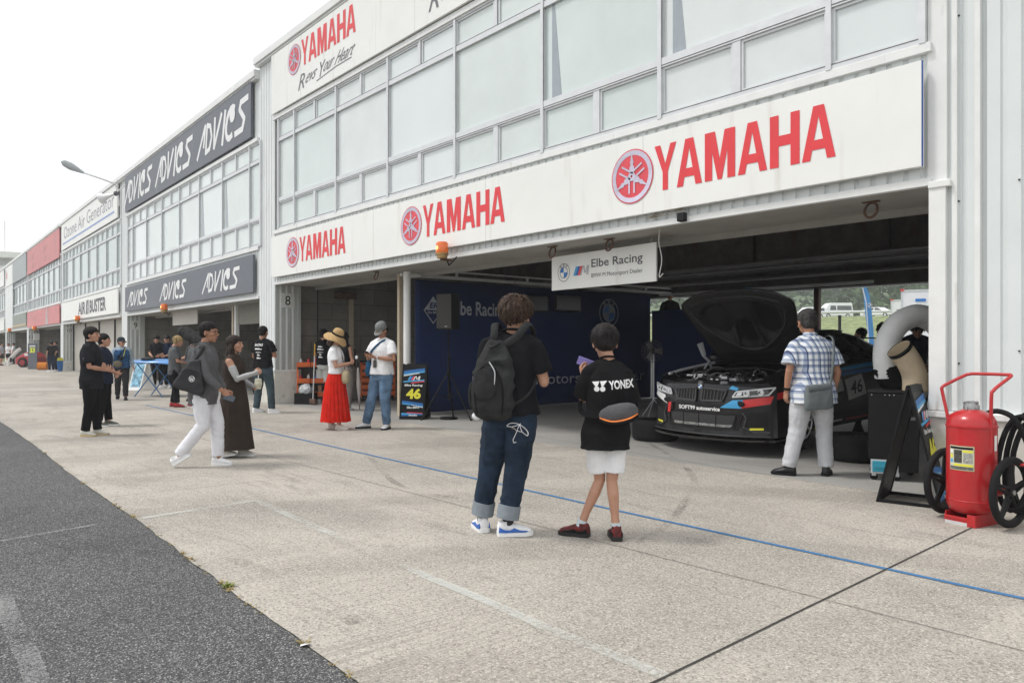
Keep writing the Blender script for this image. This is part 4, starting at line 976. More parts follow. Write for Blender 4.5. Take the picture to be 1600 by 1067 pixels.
def wrap_on(target, verts, faces, frm, ux, uy, dirv, name, m, parent, off=.004):
    """lay a flat outline onto a garment by casting it along dirv"""
    me = target.data; bvh = BVHTree.FromPolygons([v_.co for v_ in me.vertices], [tuple(p.vertices) for p in me.polygons])
    frm = Vector(frm); ux = Vector(ux); uy = Vector(uy); dirv = Vector(dirv).normalized()
    bm = bmesh.new(); vv = [bm.verts.new((a, b, 0)) for a, b in verts]
    for f in faces:
        try: bm.faces.new([vv[i] for i in f])
        except Exception: pass
    bmesh.ops.triangulate(bm, faces=bm.faces)
    for _ in range(2):
        es = [e for e in bm.edges if (ux * (e.verts[0].co.x - e.verts[1].co.x) + uy * (e.verts[0].co.y - e.verts[1].co.y)).length > .025]
        if es: bmesh.ops.subdivide_edges(bm, edges=es, cuts=1); bmesh.ops.triangulate(bm, faces=bm.faces)
    for q in bm.verts:
        p = frm + ux * q.co.x + uy * q.co.y; hit = bvh.ray_cast(p, dirv, 1.0)
        q.co = (hit[0] - dirv * off) if hit[0] else p
    me2 = bpy.data.meshes.new(name); bm.to_mesh(me2); bm.free(); me2.materials.append(m)
    o = bpy.data.objects.new(name, me2); COL.objects.link(o); o.parent = parent; return o
def strap(par, pts, wd, m, name='strap', th=.006, nrm=None):
    k = MB(); k.tube(smoothcurve(pts, 6), wd / 2, 8, flat=th / wd * 2 if wd > th else 1, up=nrm); return k.build(name, m, par, smooth=True)
def bagthing(name, label, cat, par_t, loc=(0, 0, 0)):
    """a carried bag: a thing of its own in its bearer's frame"""
    return thing(name, label, cat, par_t.location, par_t.rotation_euler.z, None, par_t.scale.x)
def phone(per, c, n_, up, label, m=None, s=(.072, .148, .009)):
    t = bagthing('phone', label, 'phone', per); n_ = Vector(n_).normalized(); up = Vector(up); up = (up - n_ * up.dot(n_)).normalized(); x = up.cross(n_); c = Vector(c)
    M = Matrix((x, up, n_)).transposed().to_4x4(); M.translation = c
    k = MB(); k.box(-s[0] / 2, s[0] / 2, -s[1] / 2, s[1] / 2, -s[2] / 2, s[2] / 2, M); k.build('case', m or M_black, t, bevel=.004)
    k = MB(); k.box(-s[0] / 2 + .004, s[0] / 2 - .004, -s[1] / 2 + .006, s[1] / 2 - .006, s[2] / 2 + .0004, s[2] / 2 + .001, M); k.build('screen', mat('phone_screen', (.05, .06, .08), .1, var=0), t); return t

M_tee = cloth('black_tee', (.0125, .0125, .0145), var=.18)
M_tee2 = cloth('charcoal_polo', (.018, .0185, .022), var=.18)
M_denim = mat('dark_denim', (.018, .032, .056), .85, var=.35, scale=7, bump=.5, bscale=120, spec=.2)
M_denim_l = mat('light_denim', (.13, .215, .33), .85, var=.35, scale=6, bump=.5, bscale=120, spec=.2)
M_denim_m = mat('grey_denim', (.055, .085, .10), .85, var=.35, scale=6, bump=.5, bscale=120, spec=.2)
M_blacktr = cloth('black_trousers', (.009, .009, .0105), var=.2)
M_bag = cloth('backpack_grey', (.034, .035, .035), var=.25, bump=.7)
M_cuff = cloth('denim_cuff', (.24, .27, .30))
M_blue_acc = mat('shoe_blue', (.03, .13, .47), .5)
M_stripe = None

# ---- 1 man with backpack
p1 = (gp(799, 837)); f1 = 118
J = dict(P=(.0, 0, .95), C=(-.01, .0, 1.27), N=(.01, .02, 1.455), H=(.025, .05, 1.605), sl=(-.178, -.01, 1.38), sr=(.178, .0, 1.38), el=(-.225, .05, 1.13), er=(.235, .05, 1.12), wl=(-.09, .27, 1.13), wr=(.15, .29, 1.18),
         hl=(-.09, 0, .90), hr=(.085, 0, .90), kl=(-.175, .03, .50), kr=(.030, .03, .50), al=(-.250, .04, .09), ar=(-.022, -.02, .09))
t1, j, HM, sh = person('man seen from behind in black tee and dark cuffed jeans carrying a backpack', p1, f1, 1.685, J, 'tee_shirt', .72, M_tee, hem=-.10, infl=.03, tw=1.04, botm=M_denim, leg=1.16, cuff=.055,
    shoem=M_whitefab, solem=M_whitepaint, yaw=(38, -58), acc=M_blue_acc, hairm=M_hair_brown, style='messy', hn=1300, hyaw=-16, hpitch=14, v=.0075, curl=(.9, .9), socks=mat('striped_sock', (.03, .03, .035), .9), shoe_s=1.04, sleeve_r=1.06, seed=3, hs=1.07, wr=.0065,
    hands=dict(l=dict(d=(.5, .6, .3), pn=(.5, .2, .8)), r=dict(d=(-.6, .5, .3), pn=(-.3, .2, .9))))
for a_ in ('al', 'ar'):
    n_ = j[a_]; k = MB(); kn = j['k' + a_[1]]; d_ = (kn - n_).normalized(); p0 = n_ + Vector((0, 0, .035))
    k.lathe([(.074, 0), (.083, .001), (.084, .10), (.076, .101)], (0, 0, 0), 20, Matrix.Translation(p0) @ Vector((0, 0, 1)).rotation_difference(d_).to_matrix().to_4x4()); k.build('jeans_cuff', M_cuff, t1, smooth=True)
# umbrella stitching on the back pocket
tr = [c_ for c_ in t1.children if c_.name.startswith('trousers')][0]
def stitch(pts, w_, y=-.4): 
    vs = []; fs = []
    for i in range(len(pts) - 1):
        (x0, z0), (x1, z1) = pts[i], pts[i + 1]; d = math.hypot(x1 - x0, z1 - z0); nx, nz = -(z1 - z0) / d * w_ / 2, (x1 - x0) / d * w_ / 2; o = len(vs)
        vs += [(x0 + nx, z0 + nz), (x0 - nx, z0 - nz), (x1 - nx, z1 - nz), (x1 + nx, z1 + nz)]; fs.append((o, o + 1, o + 2, o + 3))
    return vs, fs
um = []
def addst(pts):
    v_, f_ = stitch(pts, .0045); o = len(um_v); um_v.extend(v_); um_f.extend([tuple(i + o for i in f) for f in f_])
um_v = []; um_f = []
dome = [(cos(R(a)) * .075, sin(R(a)) * .055) for a in range(0, 181, 15)]
rot_ = lambda p: (p[0] * cos(.5) + p[1] * sin(.5), -p[0] * sin(.5) + p[1] * cos(.5))
addst([rot_(p) for p in dome]); addst([rot_((-.075, 0)), rot_((-.04, .014)), rot_((-.005, 0)), rot_((.035, .014)), rot_((.075, 0))]); addst([rot_((0, .065)), rot_((0, -.075)), rot_((.015, -.09)), rot_((.03, -.075))])
addst([rot_((0, .055)), rot_((-.04, .014))]); addst([rot_((0, .055)), rot_((.035, .014))])
wrap_on(tr, um_v, um_f, (.085, -.5, .775), (1, 0, 0), (0, 0, 1), (0, 1, 0), 'pocket_stitching', M_whitefab, t1, .004)
# backpack
bp_ = bagthing('backpack', 'dark grey backpack worn low on the back of the man in cuffed jeans', 'backpack', t1); bp_.location.z += .05
k = MB(); cx, cy = -.06, -.21
rs = []
for z, a, b_, oy in ((.81, .09, .04, .03), (.83, .132, .07, .02), (.90, .152, .088, .01), (1.02, .154, .086, .01), (1.13, .146, .078, .015), (1.23, .126, .064, .03), (1.30, .10, .05, .045), (1.345, .075, .038, .055), (1.365, .05, .028, .06)):
    rs.append([Vector((cx + a * math.copysign(abs(cos(q)) ** .8, cos(q)), cy + oy + b_ * math.copysign(abs(sin(q)) ** .8, sin(q)), z)) for q in [2 * PI * i / 24 for i in range(24)]])
k.rings(rs); vox(k, 'bag_body', M_bag, bp_, .008, 2, wr=.013, wsc=(8, 8, 6))
k = MB(); k.ell((cx - .02, cy - .085, 1.07), (.085, .035, .12), e=.8); k.ell((cx - .16, cy + .0, .98), (.02, .05, .10)); vox(k, 'pocket', M_bag, bp_, .008, 2, wr=.004)
k = MB(); k.tube(smoothcurve([(cx - .09, cy - .068, .86), (cx - .10, cy - .085, 1.0), (cx - .07, cy - .10, 1.14), (cx + .0, cy - .108, 1.20), (cx + .07, cy - .085, 1.16), (cx + .11, cy - .075, 1.02), (cx + .10, cy - .07, .86)]), .006, 6); k.build('piping', M_black, bp_, smooth=True)
k = MB(); k.tube(smoothcurve([(cx + .02, cy - .105, 1.22), (cx + .06, cy - .10, 1.15), (cx + .055, cy - .10, 1.06)]), .004, 6); k.build('zip', M_alu, bp_)
k = MB(); k.tube(smoothcurve([(cx - .03, cy + .03, 1.345), (cx, cy - .03, 1.32), (cx + .04, cy + .03, 1.35)], 5), .010, 8); k.build('handle', M_bag, bp_)
for sx_, nm in ((-1, 0), (1, 1)):
    strap(bp_, [(cx + sx_ * .05, cy + .06, 1.325), (.01 + sx_ * .09, -.140, 1.40), (.02 + sx_ * .125, -.055, 1.487), (.01 + sx_ * .13, .06, 1.455), (sx_ * .13, .135, 1.33)], .055, M_bag, 'shoulder_strap', .012, Vector((1, 0, 0)))
strap(bp_, [(.13, .13, 1.3), (.185, .06, 1.15), (.175, -.08, 1.0), (.09, -.16, .92)], .022, M_bag, 'lower_strap', .005)
k = MB(); rs = [(.2 * 0, 0)]; k.ell((-.19, -.19, .83), (.038, .030, .030)); vox(k, 'white_charm', M_whitefab, bp_, .006, 1, wr=.002)
k = MB(); n = 20; k.tube([(.012 + .074 * cos(2 * PI * i / n), .012 + .068 * sin(2 * PI * i / n), 1.487 + .018 * sin(2 * PI * i / n + PI)) for i in range(n + 1)], .010, 8, caps=False); k.build('neck_lanyard', M_blackfab, t1, smooth=True)
phone(t1, (.03, .37, 1.24), (0, -.7, .6), (0, .4, .9), 'dark phone held in front by the backpack man')

# ---- 2 boy
p2 = gp(947, 841)
J = dict(P=(.0, 0, .93), C=(.02, .0, 1.25), N=(.02, .02, 1.44), H=(.0, .075, 1.60), sl=(-.148, -.01, 1.36), sr=(.168, -.01, 1.345), el=(-.185, .07, 1.14), er=(.215, .03, 1.09), wl=(-.17, .24, 1.33), wr=(.20, .14, .93),
         hl=(-.088, 0, .88), hr=(.094, 0, .88), kl=(-.045, .05, .47), kr=(.045, -.01, .47), al=(-.205, .06, .09), ar=(.075, -.05, .09))
M_tee_b = cloth('black_sport_tee', (.0115, .0115, .0125), var=.15)
t2, j, HM, sh = person('boy seen from behind in black sports tee and white shorts with red black trainers', p2, 141, 1.475, J, 'tee_shirt', .92, M_tee_b, hem=-.19, infl=.043, tw=.98, bot='shorts', botm=M_whitefab, leg=1.0, shorts_z=.545,
    shoem=mat('shoe_red_mesh', (.16, .014, .014), .7, var=.6, scale=22), solem=mat('shoe_black_sole', (.015, .014, .014), .6), yaw=(62, -2), acc=M_black, hairm=M_hair_black, style='short', hn=1100, hyaw=0, hpitch=20, v=.0075, shoe_s=1.08, sleeve_r=1.3, hs=1.2,
    socks=mat('pale_sock', (.6, .68, .72), .9), hem_w=.02, bw=.9, skin=mat('skin_boy', (.47, .25, .165), .5, var=.05, scale=14), seed=8, hands=dict(l=dict(d=(-.1, .3, .9), pn=(.8, -.1, 0), curl=.7)))
v_, f_ = text2('YONEX', .035)
wrap_on(sh, v_, f_, (.005, -.6, 1.225), (.215, 0, .018), (-.006, 0, .072), (0, 1, 0), 'chest_lettering', M_lettw, t2)
for qx in (-.1, -.055):
    wrap_on(sh, disc(0, 0, .021, 14), [tuple(range(14))], (qx + .007, -.6, 1.232), (1, 0, 0), (0, 0, 1), (0, 1, 0), 'logo_ball', M_lettw, t2)
wrap_on(sh, [(0, 1), (.46, 1), (.28, .1)], [(0, 1, 2)], (-.128, -.6, 1.228), (.12, 0, .01), (0, 0, .062), (0, 1, 0), 'logo_wing', M_lettw, t2, .0042)
wrap_on(sh, [(.50, 1), (.96, 1), (.62, .1)], [(0, 1, 2)], (-.128, -.6, 1.228), (.12, 0, .01), (0, 0, .062), (0, 1, 0), 'logo_wing', M_lettw, t2, .0042)
k = MB(); n = 20; k.tube([(.02 + .066 * cos(2 * PI * i / n), .02 + .06 * sin(2 * PI * i / n), 1.475 - .02 * sin(2 * PI * i / n)) for i in range(n + 1)], .008, 8, caps=False); k.build('neck_lanyard', M_blackfab, t2, smooth=True)
phone(t2, (-.135, .27, 1.435), (.2, .9, .1), (-.9, .2, .35), 'lilac phone held up by the boy', mat('lilac', (.28, .24, .62), .35))
bb = bagthing('sling_bag', 'grey sling bag with orange zip edge on the boy\'s lower back', 'bag', t2)
k = MB(); cx, cy, cz = .075, -.185, 1.04; 
rs = []
for x_, a, b_ in ((-.155, .02, .012), (-.14, .045, .03), (-.08, .072, .042), (0, .08, .048), (.08, .075, .045), (.13, .055, .034), (.155, .02, .012)):
    rs.append([Vector((cx + x_, cy + .1 * x_ * x_ * 12 * .5 + b_ * cos(q), cz + x_ * .14 + a * sin(q))) for q in [2 * PI * i / 16 for i in range(16)]])
k.rings(rs); vox(k, 'bag_body', cloth('sling_grey', (.10, .10, .105)), bb, .007, 2, wr=.003)
k = MB(); k.tube(smoothcurve([(cx - .15, cy + .0, cz - .035), (cx - .08, cy - .045, cz - .058), (cx, cy - .052, cz - .055), (cx + .09, cy - .048, cz - .03), (cx + .15, cy + .0, cz + .0)], 5), .008, 8, flat=.7); k.build('orange_edge', mat('orange_trim', (.75, .20, .03), .6), bb, smooth=True)
k = MB(); k.tube(smoothcurve([(cx - .15, cy - .0, cz - .055), (cx - .08, cy - .045, cz - .078), (cx, cy - .050, cz - .078), (cx + .09, cy - .046, cz - .055), (cx + .15, cy + .0, cz - .02)], 5), .014, 8, flat=.7); k.build('black_base', M_blackfab, bb, smooth=True)
strap(bb, [(cx - .15, cy + .02, cz - .03), (-.19, -.10, 1.02), (-.215, .0, 1.09), (-.16, .13, 1.18)], .035, M_blackfab, 'bag_strap', .006); strap(bb, [(cx + .15, cy + .03, cz + .03), (.235, -.10, 1.07), (.245, -.0, 1.16)], .035, M_blackfab, 'bag_strap', .006)

# ---- 3 man in check shirt
def plaid():
    m, n, b, l = shader('plaid_shirt'); t = n.nodes.new('ShaderNodeTexCoord').outputs['Object']; sp = n.nodes.new('ShaderNodeSeparateXYZ'); 
    di = tnoise(n, l, t, 3.0, 2, .5); l(t, sp.inputs[0])
    def band(out, fr, w0, w1, ph=0):
        a = n.nodes.new('ShaderNodeMath'); a.operation = 'MULTIPLY_ADD'; a.inputs[1].default_value = fr; a.inputs[2].default_value = ph + 50; l(out, a.inputs[0])
        f = n.nodes.new('ShaderNodeMath'); f.operation = 'FRACT'; l(a.outputs[0], f.inputs[0])
        return ramp(n, f.outputs[0], l, [(w0, (1, 1, 1)), (w0 + .02, (0, 0, 0)), (w1, (0, 0, 0)), (min(1, w1 + .02), (1, 1, 1))])
    ax_ = n.nodes.new('ShaderNodeMath'); ax_.operation = 'ADD'; l(sp.outputs['X'], ax_.inputs[0]); 
    my = n.nodes.new('ShaderNodeMath'); my.operation = 'MULTIPLY'; my.inputs[1].default_value = .6; l(sp.outputs['Y'], my.inputs[0]); l(my.outputs[0], ax_.inputs[1])
    c = (.70, .72, .74)
    c1 = mixc(n, l, 1.0, c, mixc(n, l, band(ax_.outputs[0], 17, .42, .98), (1, 1, 1), (.44, .50, .64)), 'MULTIPLY')
    c2 = mixc(n, l, 1.0, c1, mixc(n, l, band(sp.outputs['Z'], 15, .34, .98), (1, 1, 1), (.47, .53, .66)), 'MULTIPLY')
    c3 = mixc(n, l, 1.0, c2, mixc(n, l, band(ax_.outputs[0], 8.5, .07, .99, .33), (1, 1, 1), (.16, .20, .34)), 'MULTIPLY')
    c4 = mixc(n, l, 1.0, c3, mixc(n, l, band(sp.outputs['Z'], 7.5, .06, .99, .35), (1, 1, 1), (.20, .24, .38)), 'MULTIPLY')
    l(c4, b.inputs['Base Color']); b.inputs['Roughness'].default_value = .9; return m
M_plaid = plaid(); M_cream = cloth('pale_trousers', (.52, .53, .55), var=.08)
p3 = gp(1265, 743)
J = dict(P=(.03, 0, .94), C=(.03, .03, 1.27), N=(.035, .06, 1.455), H=(.03, .12, 1.605), sl=(-.158, .02, 1.355), sr=(.215, .02, 1.355), el=(-.235, -.02, 1.09), er=(.30, -.02, 1.08), wl=(-.235, .04, .87), wr=(.285, .06, .84),
         hl=(-.07, 0, .90), hr=(.12, 0, .90), kl=(-.115, .03, .50), kr=(.175, .03, .50), al=(-.215, .03, .09), ar=(.17, -.02, .09))
t3, j, HM, sh = person('older man in blue checked shirt and pale trousers facing the open bonnet', p3, 146, 1.715, J, 'checked_shirt', .74, M_plaid, hem=-.17, infl=.036, tw=1.10, botm=M_cream, leg=1.2, cuff=.0,
    shoem=mat('black_leather', (.012, .012, .013), .5), solem=M_black, yaw=(48, -35), hairm=M_hair_grey, style='thin', hn=700, hpitch=12, v=.0085, shoe_s=1.0, sleeve_r=1.2, hs=1.12, skin=M_skin2, curl=(.4, 1.1), collar=True, hem_w=.03, bw=1.0, seed=5)
k = MB(); k.lathe([(.034, 0), (.036, .012), (.034, .024)], (0, 0, 0), 16, Matrix.Translation(j['wl'].lerp(j['el'], .12)) @ Matrix.Rotation(.2, 4, 'X')); k.build('wrist_watch', M_black, t3, smooth=True)
phone(t3, (.255, .05, .76), (-.9, .1, 0), (0, .2, 1), 'silver phone hanging in the checked-shirt man\'s right hand', M_alu)
sb_ = bagthing('shoulder_bag', 'grey shoulder bag at the left hip of the checked-shirt man', 'bag', t3)
k = MB(); rs = []
for z, a, b_ in ((.725, .125, .03), (.735, .145, .045), (.80, .150, .052), (.90, .145, .045), (.975, .138, .03), (.985, .13, .018)):
    rs.append([Vector((-.005 + a * math.copysign(abs(cos(q)) ** .45, cos(q)), -.195 + b_ * math.copysign(abs(sin(q)) ** .6, sin(q)), z - .02 + (cos(q) * .012))) for q in [2 * PI * i / 28 for i in range(28)]])
M_bagg = mat('grey_leather', (.125, .145, .15), .55, var=.12, scale=6, bump=.3)
k.rings(rs); vox(k, 'bag_body', M_bagg, sb_, .008, 2, wr=.003)
k = MB(); k.tube([(-.13, -.238, .905), (.10, -.238, .935)], .02, 8, flat=.25, up=(0, 0, 1)); k.build('zip_pocket', mat('grey_leather_dark', (.085, .10, .105), .5), sb_, smooth=True)
strap(sb_, [(.115, -.2, .95), (.155, -.175, 1.10), (.20, -.12, 1.30), (.225, -.05, 1.44), (.20, .06, 1.45), (.12, .17, 1.30)], .028, M_bagg, 'bag_strap', .006, Vector((1, 0, 0)))
# ---- 4 woman in red skirt
def cloth_loft(name, m, par, rings_, pleats=0, amp=0, n=72, twist=0, thick=True):
    """rings_: (z, cx, cy, a, b); pleats deepen towards the hem"""
    k = MB(); rs = []; z0 = rings_[0][0]; z1 = rings_[-1][0]
    for z, cx, cy, a, b_ in rings_:
        t = (z0 - z) / (z0 - z1); ring = []
        for i in range(n):
            th = 2 * PI * i / n; ph = th * pleats + 1.3 * noise.noise(Vector((cos(th) * 2, sin(th) * 2, t * 1.2)))
            r = 1 + amp * (t ** .7) * (sin(ph) * .6 + sin(ph * 2 + 1) * .25) + amp * t * noise.noise(Vector((cos(th) * 3, sin(th) * 3, 7)))
            ring.append((cx + a * r * cos(th + twist * t), cy + b_ * r * sin(th + twist * t), z + (.012 * noise.noise(Vector((cos(th) * 2, sin(th) * 2, 9))) if t > .98 else 0)))
        rs.append(ring)
    k.rings(rs, caps=True); return k.build(name, m, par, smooth=True)
M_redskirt = cloth('red_skirt', (.62, .022, .012), var=.15)
J = dict(sl=(-.165, -.01, 1.365), sr=(.165, -.01, 1.365), el=(-.19, .03, 1.12), er=(.20, .05, 1.12), wl=(-.07, .26, 1.17), wr=(.06, .27, 1.17), kl=(-.09, .03, .5), kr=(.09, .03, .5), al=(-.10, -.10, .09), ar=(.08, .08, .09))
t4, j, HM, sh = person('woman in wide straw hat, white tee and long red pleated skirt', gp(525, 671), 48, 1.58, J, 'white_tee', .62, M_whitefab, hem=-.02, infl=.02, tw=1.0, bot='skirt', shoem=mat('cream_trainer', (.70, .67, .62), .7), solem=mat('cream_sole', (.62, .56, .48), .7),
    yaw=(5, -5), hairm=M_hair_brown, style='short', hn=120, hyaw=-12, hpitch=28, v=.011, curl=(1.0, 1.0), hands=dict(l=dict(d=(.6, .6, .25), pn=(.6, -.3, .3)), r=dict(d=(-.6, .6, .25), pn=(-.5, -.2, .3))), facep=True, seed=11, shoe_s=.95, hs=1.03, hlong=.05)
cloth_loft('skirt', M_redskirt, t4, [(1.075, 0, 0, .135, .105), (1.03, 0, 0, .150, .118), (.93, 0, 0, .178, .150), (.80, 0, -.01, .195, .175), (.62, 0, -.01, .21, .20), (.42, 0, -.01, .225, .225), (.14, 0, -.01, .245, .255)], 19, .085, 132)
ht = bagthing('sun_hat', 'wide tan straw hat with black ribbon on the woman in the red skirt', 'hat', t4)
def hatM(j, HM, p): return j['H'] + HM @ Vector(p)
M_straw = mat('straw_hat', (.50, .33, .15), .9, var=.2, scale=40, bump=.6, bscale=150)
k = MB(); rs = []
for r, z in ((.0, .175), (.05, .172), (.085, .15), (.098, .11), (.104, .05), (.135, .025), (.18, -.005), (.215, -.05), (.21, -.056), (.17, -.012), (.10, .03)):
    rs.append([hatM(j, HM, (r * cos(q) * 1.0 + .0001, -.02 + r * sin(q), z + .01 + (.02 * sin(3 * q) if r > .15 else 0))) for q in [2 * PI * i / 30 for i in range(30)]])
k.rings(rs, caps=False); k.build('hat_body', M_straw, ht, smooth=True)
k = MB(); rs = [[hatM(j, HM, (r * cos(q), -.02 + r * sin(q), z)) for q in [2 * PI * i / 30 for i in range(30)]] for r, z in ((.107, .055), (.1075, .085), (.104, .09))]; k.rings(rs, caps=False); k.ell(hatM(j, HM, (-.10, -.06, .07)), (.03, .012, .028)); k.build('ribbon', M_blackfab, ht, smooth=True)
M_gold = mat('gold_bag', (.50, .42, .27), .45, .4, var=.2, bump=.5)
hb_ = bagthing('shoulder_bag', 'pale gold shoulder bag hanging in front of the red skirt woman', 'bag', t4)
k = MB(); k.ell((.10, .20, .93), (.085, .075, .125), e=.8); vox(k, 'bag_body', M_gold, hb_, .011, 2, wr=.006); strap(hb_, [(.11, .19, 1.03), (.09, .14, 1.25), (.03, .08, 1.40), (-.06, .0, 1.45)], .015, M_blackfab)
pf_ = bagthing('hand_fan', 'small dark folded umbrella grip held by the red skirt woman', 'umbrella', t4); k = MB(); k.tube([(0, .33, 1.10), (.01, .34, 1.38)], [.016, .024], 8); k.ell((.01, .34, 1.40), (.026, .026, .05)); k.build('grip', M_black, pf_, smooth=True); k = MB(); k.ell((-.0, .36, 1.27), (.03, .03, .035)); k.build('white_ring', M_whitefab, pf_, smooth=True)
pf_.name = 'umbrella_grip'

# ---- 5 man in white tee and cap
J = dict(sl=(-.19, -.01, 1.375), sr=(.19, -.01, 1.375), el=(-.27, .02, 1.13), er=(.27, .02, 1.13), wl=(-.07, .26, 1.17), wr=(.06, .27, 1.18), hl=(-.09, 0, .9), hr=(.09, 0, .9), kl=(-.10, .05, .5), kr=(.17, .05, .5), al=(-.11, .0, .09), ar=(.27, .08, .09))
t5, j, HM, sh = person('man in grey cap, white tee and washed jeans looking down at his phone', gp(597, 670), 288, 1.72, J, 'white_tee', .66, M_whitefab, hem=-.14, infl=.032, tw=1.03, botm=M_denim_l, leg=1.12, cuff=.0, shoem=mat('white_leather', (.72, .72, .72), .5), solem=M_dark,
    yaw=(18, -38), hairm=M_hair_black, style='short', hn=60, hpitch=32, v=.011, curl=(.9, .8), skin=M_skin2, facep=True, seed=12, wr=.006, hands=dict(l=dict(d=(.6, .6, .1), pn=(.3, 0, 1)), r=dict(d=(-.6, .6, .1), pn=(-.3, 0, 1))), sleeve_r=1.15, hs=1.05)
def cap_on(per, j, HM, m, label, brim=True, hs=1.05):
    c = bagthing('cap', label, 'hat', per); k = MB(); rs = []
    for r, z in ((.0, .128), (.04, .126), (.075, .105), (.093, .065), (.098, .02), (.094, .018)): rs.append([j['H'] + HM @ (Vector((r * cos(q) * .94, -.02 + r * 1.08 * sin(q), z + .012)) * hs) for q in [2 * PI * i / 24 for i in range(24)]])
    k.rings(rs, caps=False); k.build('crown', m, c, smooth=True)
    if brim:
        k = MB(); rs = []
        for u in range(7):
            x = -.075 + .15 * u / 6; yy = .075 * math.sqrt(max(0, 1 - (x / .08) ** 2)); rs.append([j['H'] + HM @ (Vector(p) * hs) for p in ((x, .055, .034), (x, .07 + yy, .018 - yy * .25), (x, .07 + yy, .012 - yy * .25), (x, .055, .028))])
        k.rings(rs); k.build('brim', m, c, smooth=True)
    return c
M_capg = cloth('cap_grey', (.19, .20, .195)); cap_on(t5, j, HM, M_capg, 'grey washed baseball cap on the man in the white tee')
phone(t5, (.0, .33, 1.225), (0, -.55, .8), (0, .8, .5), 'black phone held by the man in the grey cap')
M_teal = cloth('blue_bag', (.018, .085, .17)); sb2 = bagthing('sling_bag', 'blue cloth sling bag at the side of the man in the grey cap', 'bag', t5)
k = MB(); k.ell((.21, .06, .98), (.09, .07, .145)); vox(k, 'bag_body', M_teal, sb2, .011, 2, wr=.008); strap(sb2, [(.20, .08, 1.10), (.09, .155, 1.25), (-.04, .12, 1.38), (-.10, .01, 1.445), (-.05, -.08, 1.40)], .05, M_teal, th=.01)
k = MB(); k.tube(smoothcurve([(-.05, .04, 1.44), (-.03, .13, 1.3), (.02, .155, 1.12)]), .004, 6); k.tube(smoothcurve([(.06, .04, 1.44), (.05, .13, 1.3), (.02, .155, 1.12)]), .004, 6); k.build('lanyard', M_blackfab, t5); k = MB(); k.box(-.02, .045, .155, .162, 1.0, 1.12); k.build('badge', mat('badge_dark', (.06, .06, .06), .3), t5)
k = MB(); wv = j['wl'].lerp(j['el'], .12); k.lathe([(.033, -.01), (.036, .0), (.033, .014)], (0, 0, 0), 14, Matrix.Translation(wv) @ Vector((0, 0, 1)).rotation_difference((j['el'] - j['wl']).normalized()).to_matrix().to_4x4()); k.build('wrist_watch', M_steel, t5, smooth=True)

# ---- 6 walking man with tote
J = dict(P=(0, 0, .935), C=(0, .01, 1.26), N=(0, .02, 1.445), H=(0, .07, 1.600), sl=(-.172, .01, 1.37), sr=(.172, .01, 1.37), el=(-.22, .04, 1.10), er=(.22, .10, 1.10), wl=(-.20, .20, .87), wr=(.19, .30, .90),
         hl=(-.09, 0, .9), hr=(.09, 0, .9), kl=(-.09, .13, .51), kr=(.09, .03, .50), al=(-.09, .14, .09), ar=(.09, -.25, .14))
M_shirtg = cloth('grey_shirt', (.115, .115, .12)); M_wtr = cloth('white_trousers', (.74, .74, .78), var=.04)
t6, j, HM, sh = person('walking man in grey shirt and white trousers with black tote on his shoulder', gp(318, 729), 52, 1.615, J, 'long_sleeve_shirt', 1.8, M_shirtg, hem=-.19, infl=.03, tw=1.02, botm=M_wtr, leg=1.10, cuff=.02, shoem=M_whitefab, solem=M_whitepaint,
    yaw=(0, 0), pitch=(0, -32), hairm=M_hair_black, style='thin', hn=350, hyaw=-8, hpitch=4, v=.010, curl=(.9, .5), facep=True, seed=13, skin=M_skin2, collar=True, wr=.004, sleeve_r=1.12, shoe_s=.98)
k = MB()
for s_ in (-1, 1): 
    n = 16; c = j['H'] + HM @ Vector((s_ * .034, .108, .008)); k.tube([c + HM @ Vector((.024 * cos(2 * PI * i / n), 0, .018 * sin(2 * PI * i / n))) for i in range(n + 1)], .0022, 5, caps=False); k.tube([c + HM @ Vector((s_ * .024, 0, .006)), c + HM @ Vector((s_ * .048, -.11, .008))], .0022, 5)
k.build('glasses', M_dark, t6)
tb = bagthing('tote_bag', 'large black tote with round white badge carried by the walking man', 'bag', t6)
M_tote = mat('tote_black', (.016, .016, .018), .6, var=.2, bump=.3, bscale=20)
k = MB(); k.prism([(-.06, 1.27), (.05, 1.28), (.10, .92), (.07, .86), (-.16, .93), (-.25, .98), (-.24, 1.02)], lambda y, z: (.225, y, z), lambda y, z: (.305, y + .01, z)); vox(k, 'bag_body', M_tote, tb, .012, 4, wr=.010, wsc=(6, 6, 6))
strap(tb, [(.27, -.11, 1.27), (.24, -.09, 1.42), (.19, .0, 1.46), (.22, .08, 1.42), (.27, .0, 1.26)], .04, M_tote, 'handle', .008)
k = MB(); put_ring(k, (.314, -.02, 1.06), (0, 1, 0), (0, 0, 1), .028, .034); put_stroke(k, [(-.022, .02), (-.01, -.02), (0, .012), (.01, -.02), (.022, .02)], .007, (.315, -.02, 1.06), (0, 1, 0), (0, 0, 1), (1, 0, 0)); k.build('badge', M_lettw, tb)
phone(t6, (.20, .37, .83), (.9, 0, .3), (0, .9, -.3), 'dark folding phone in the walking man\'s hand')

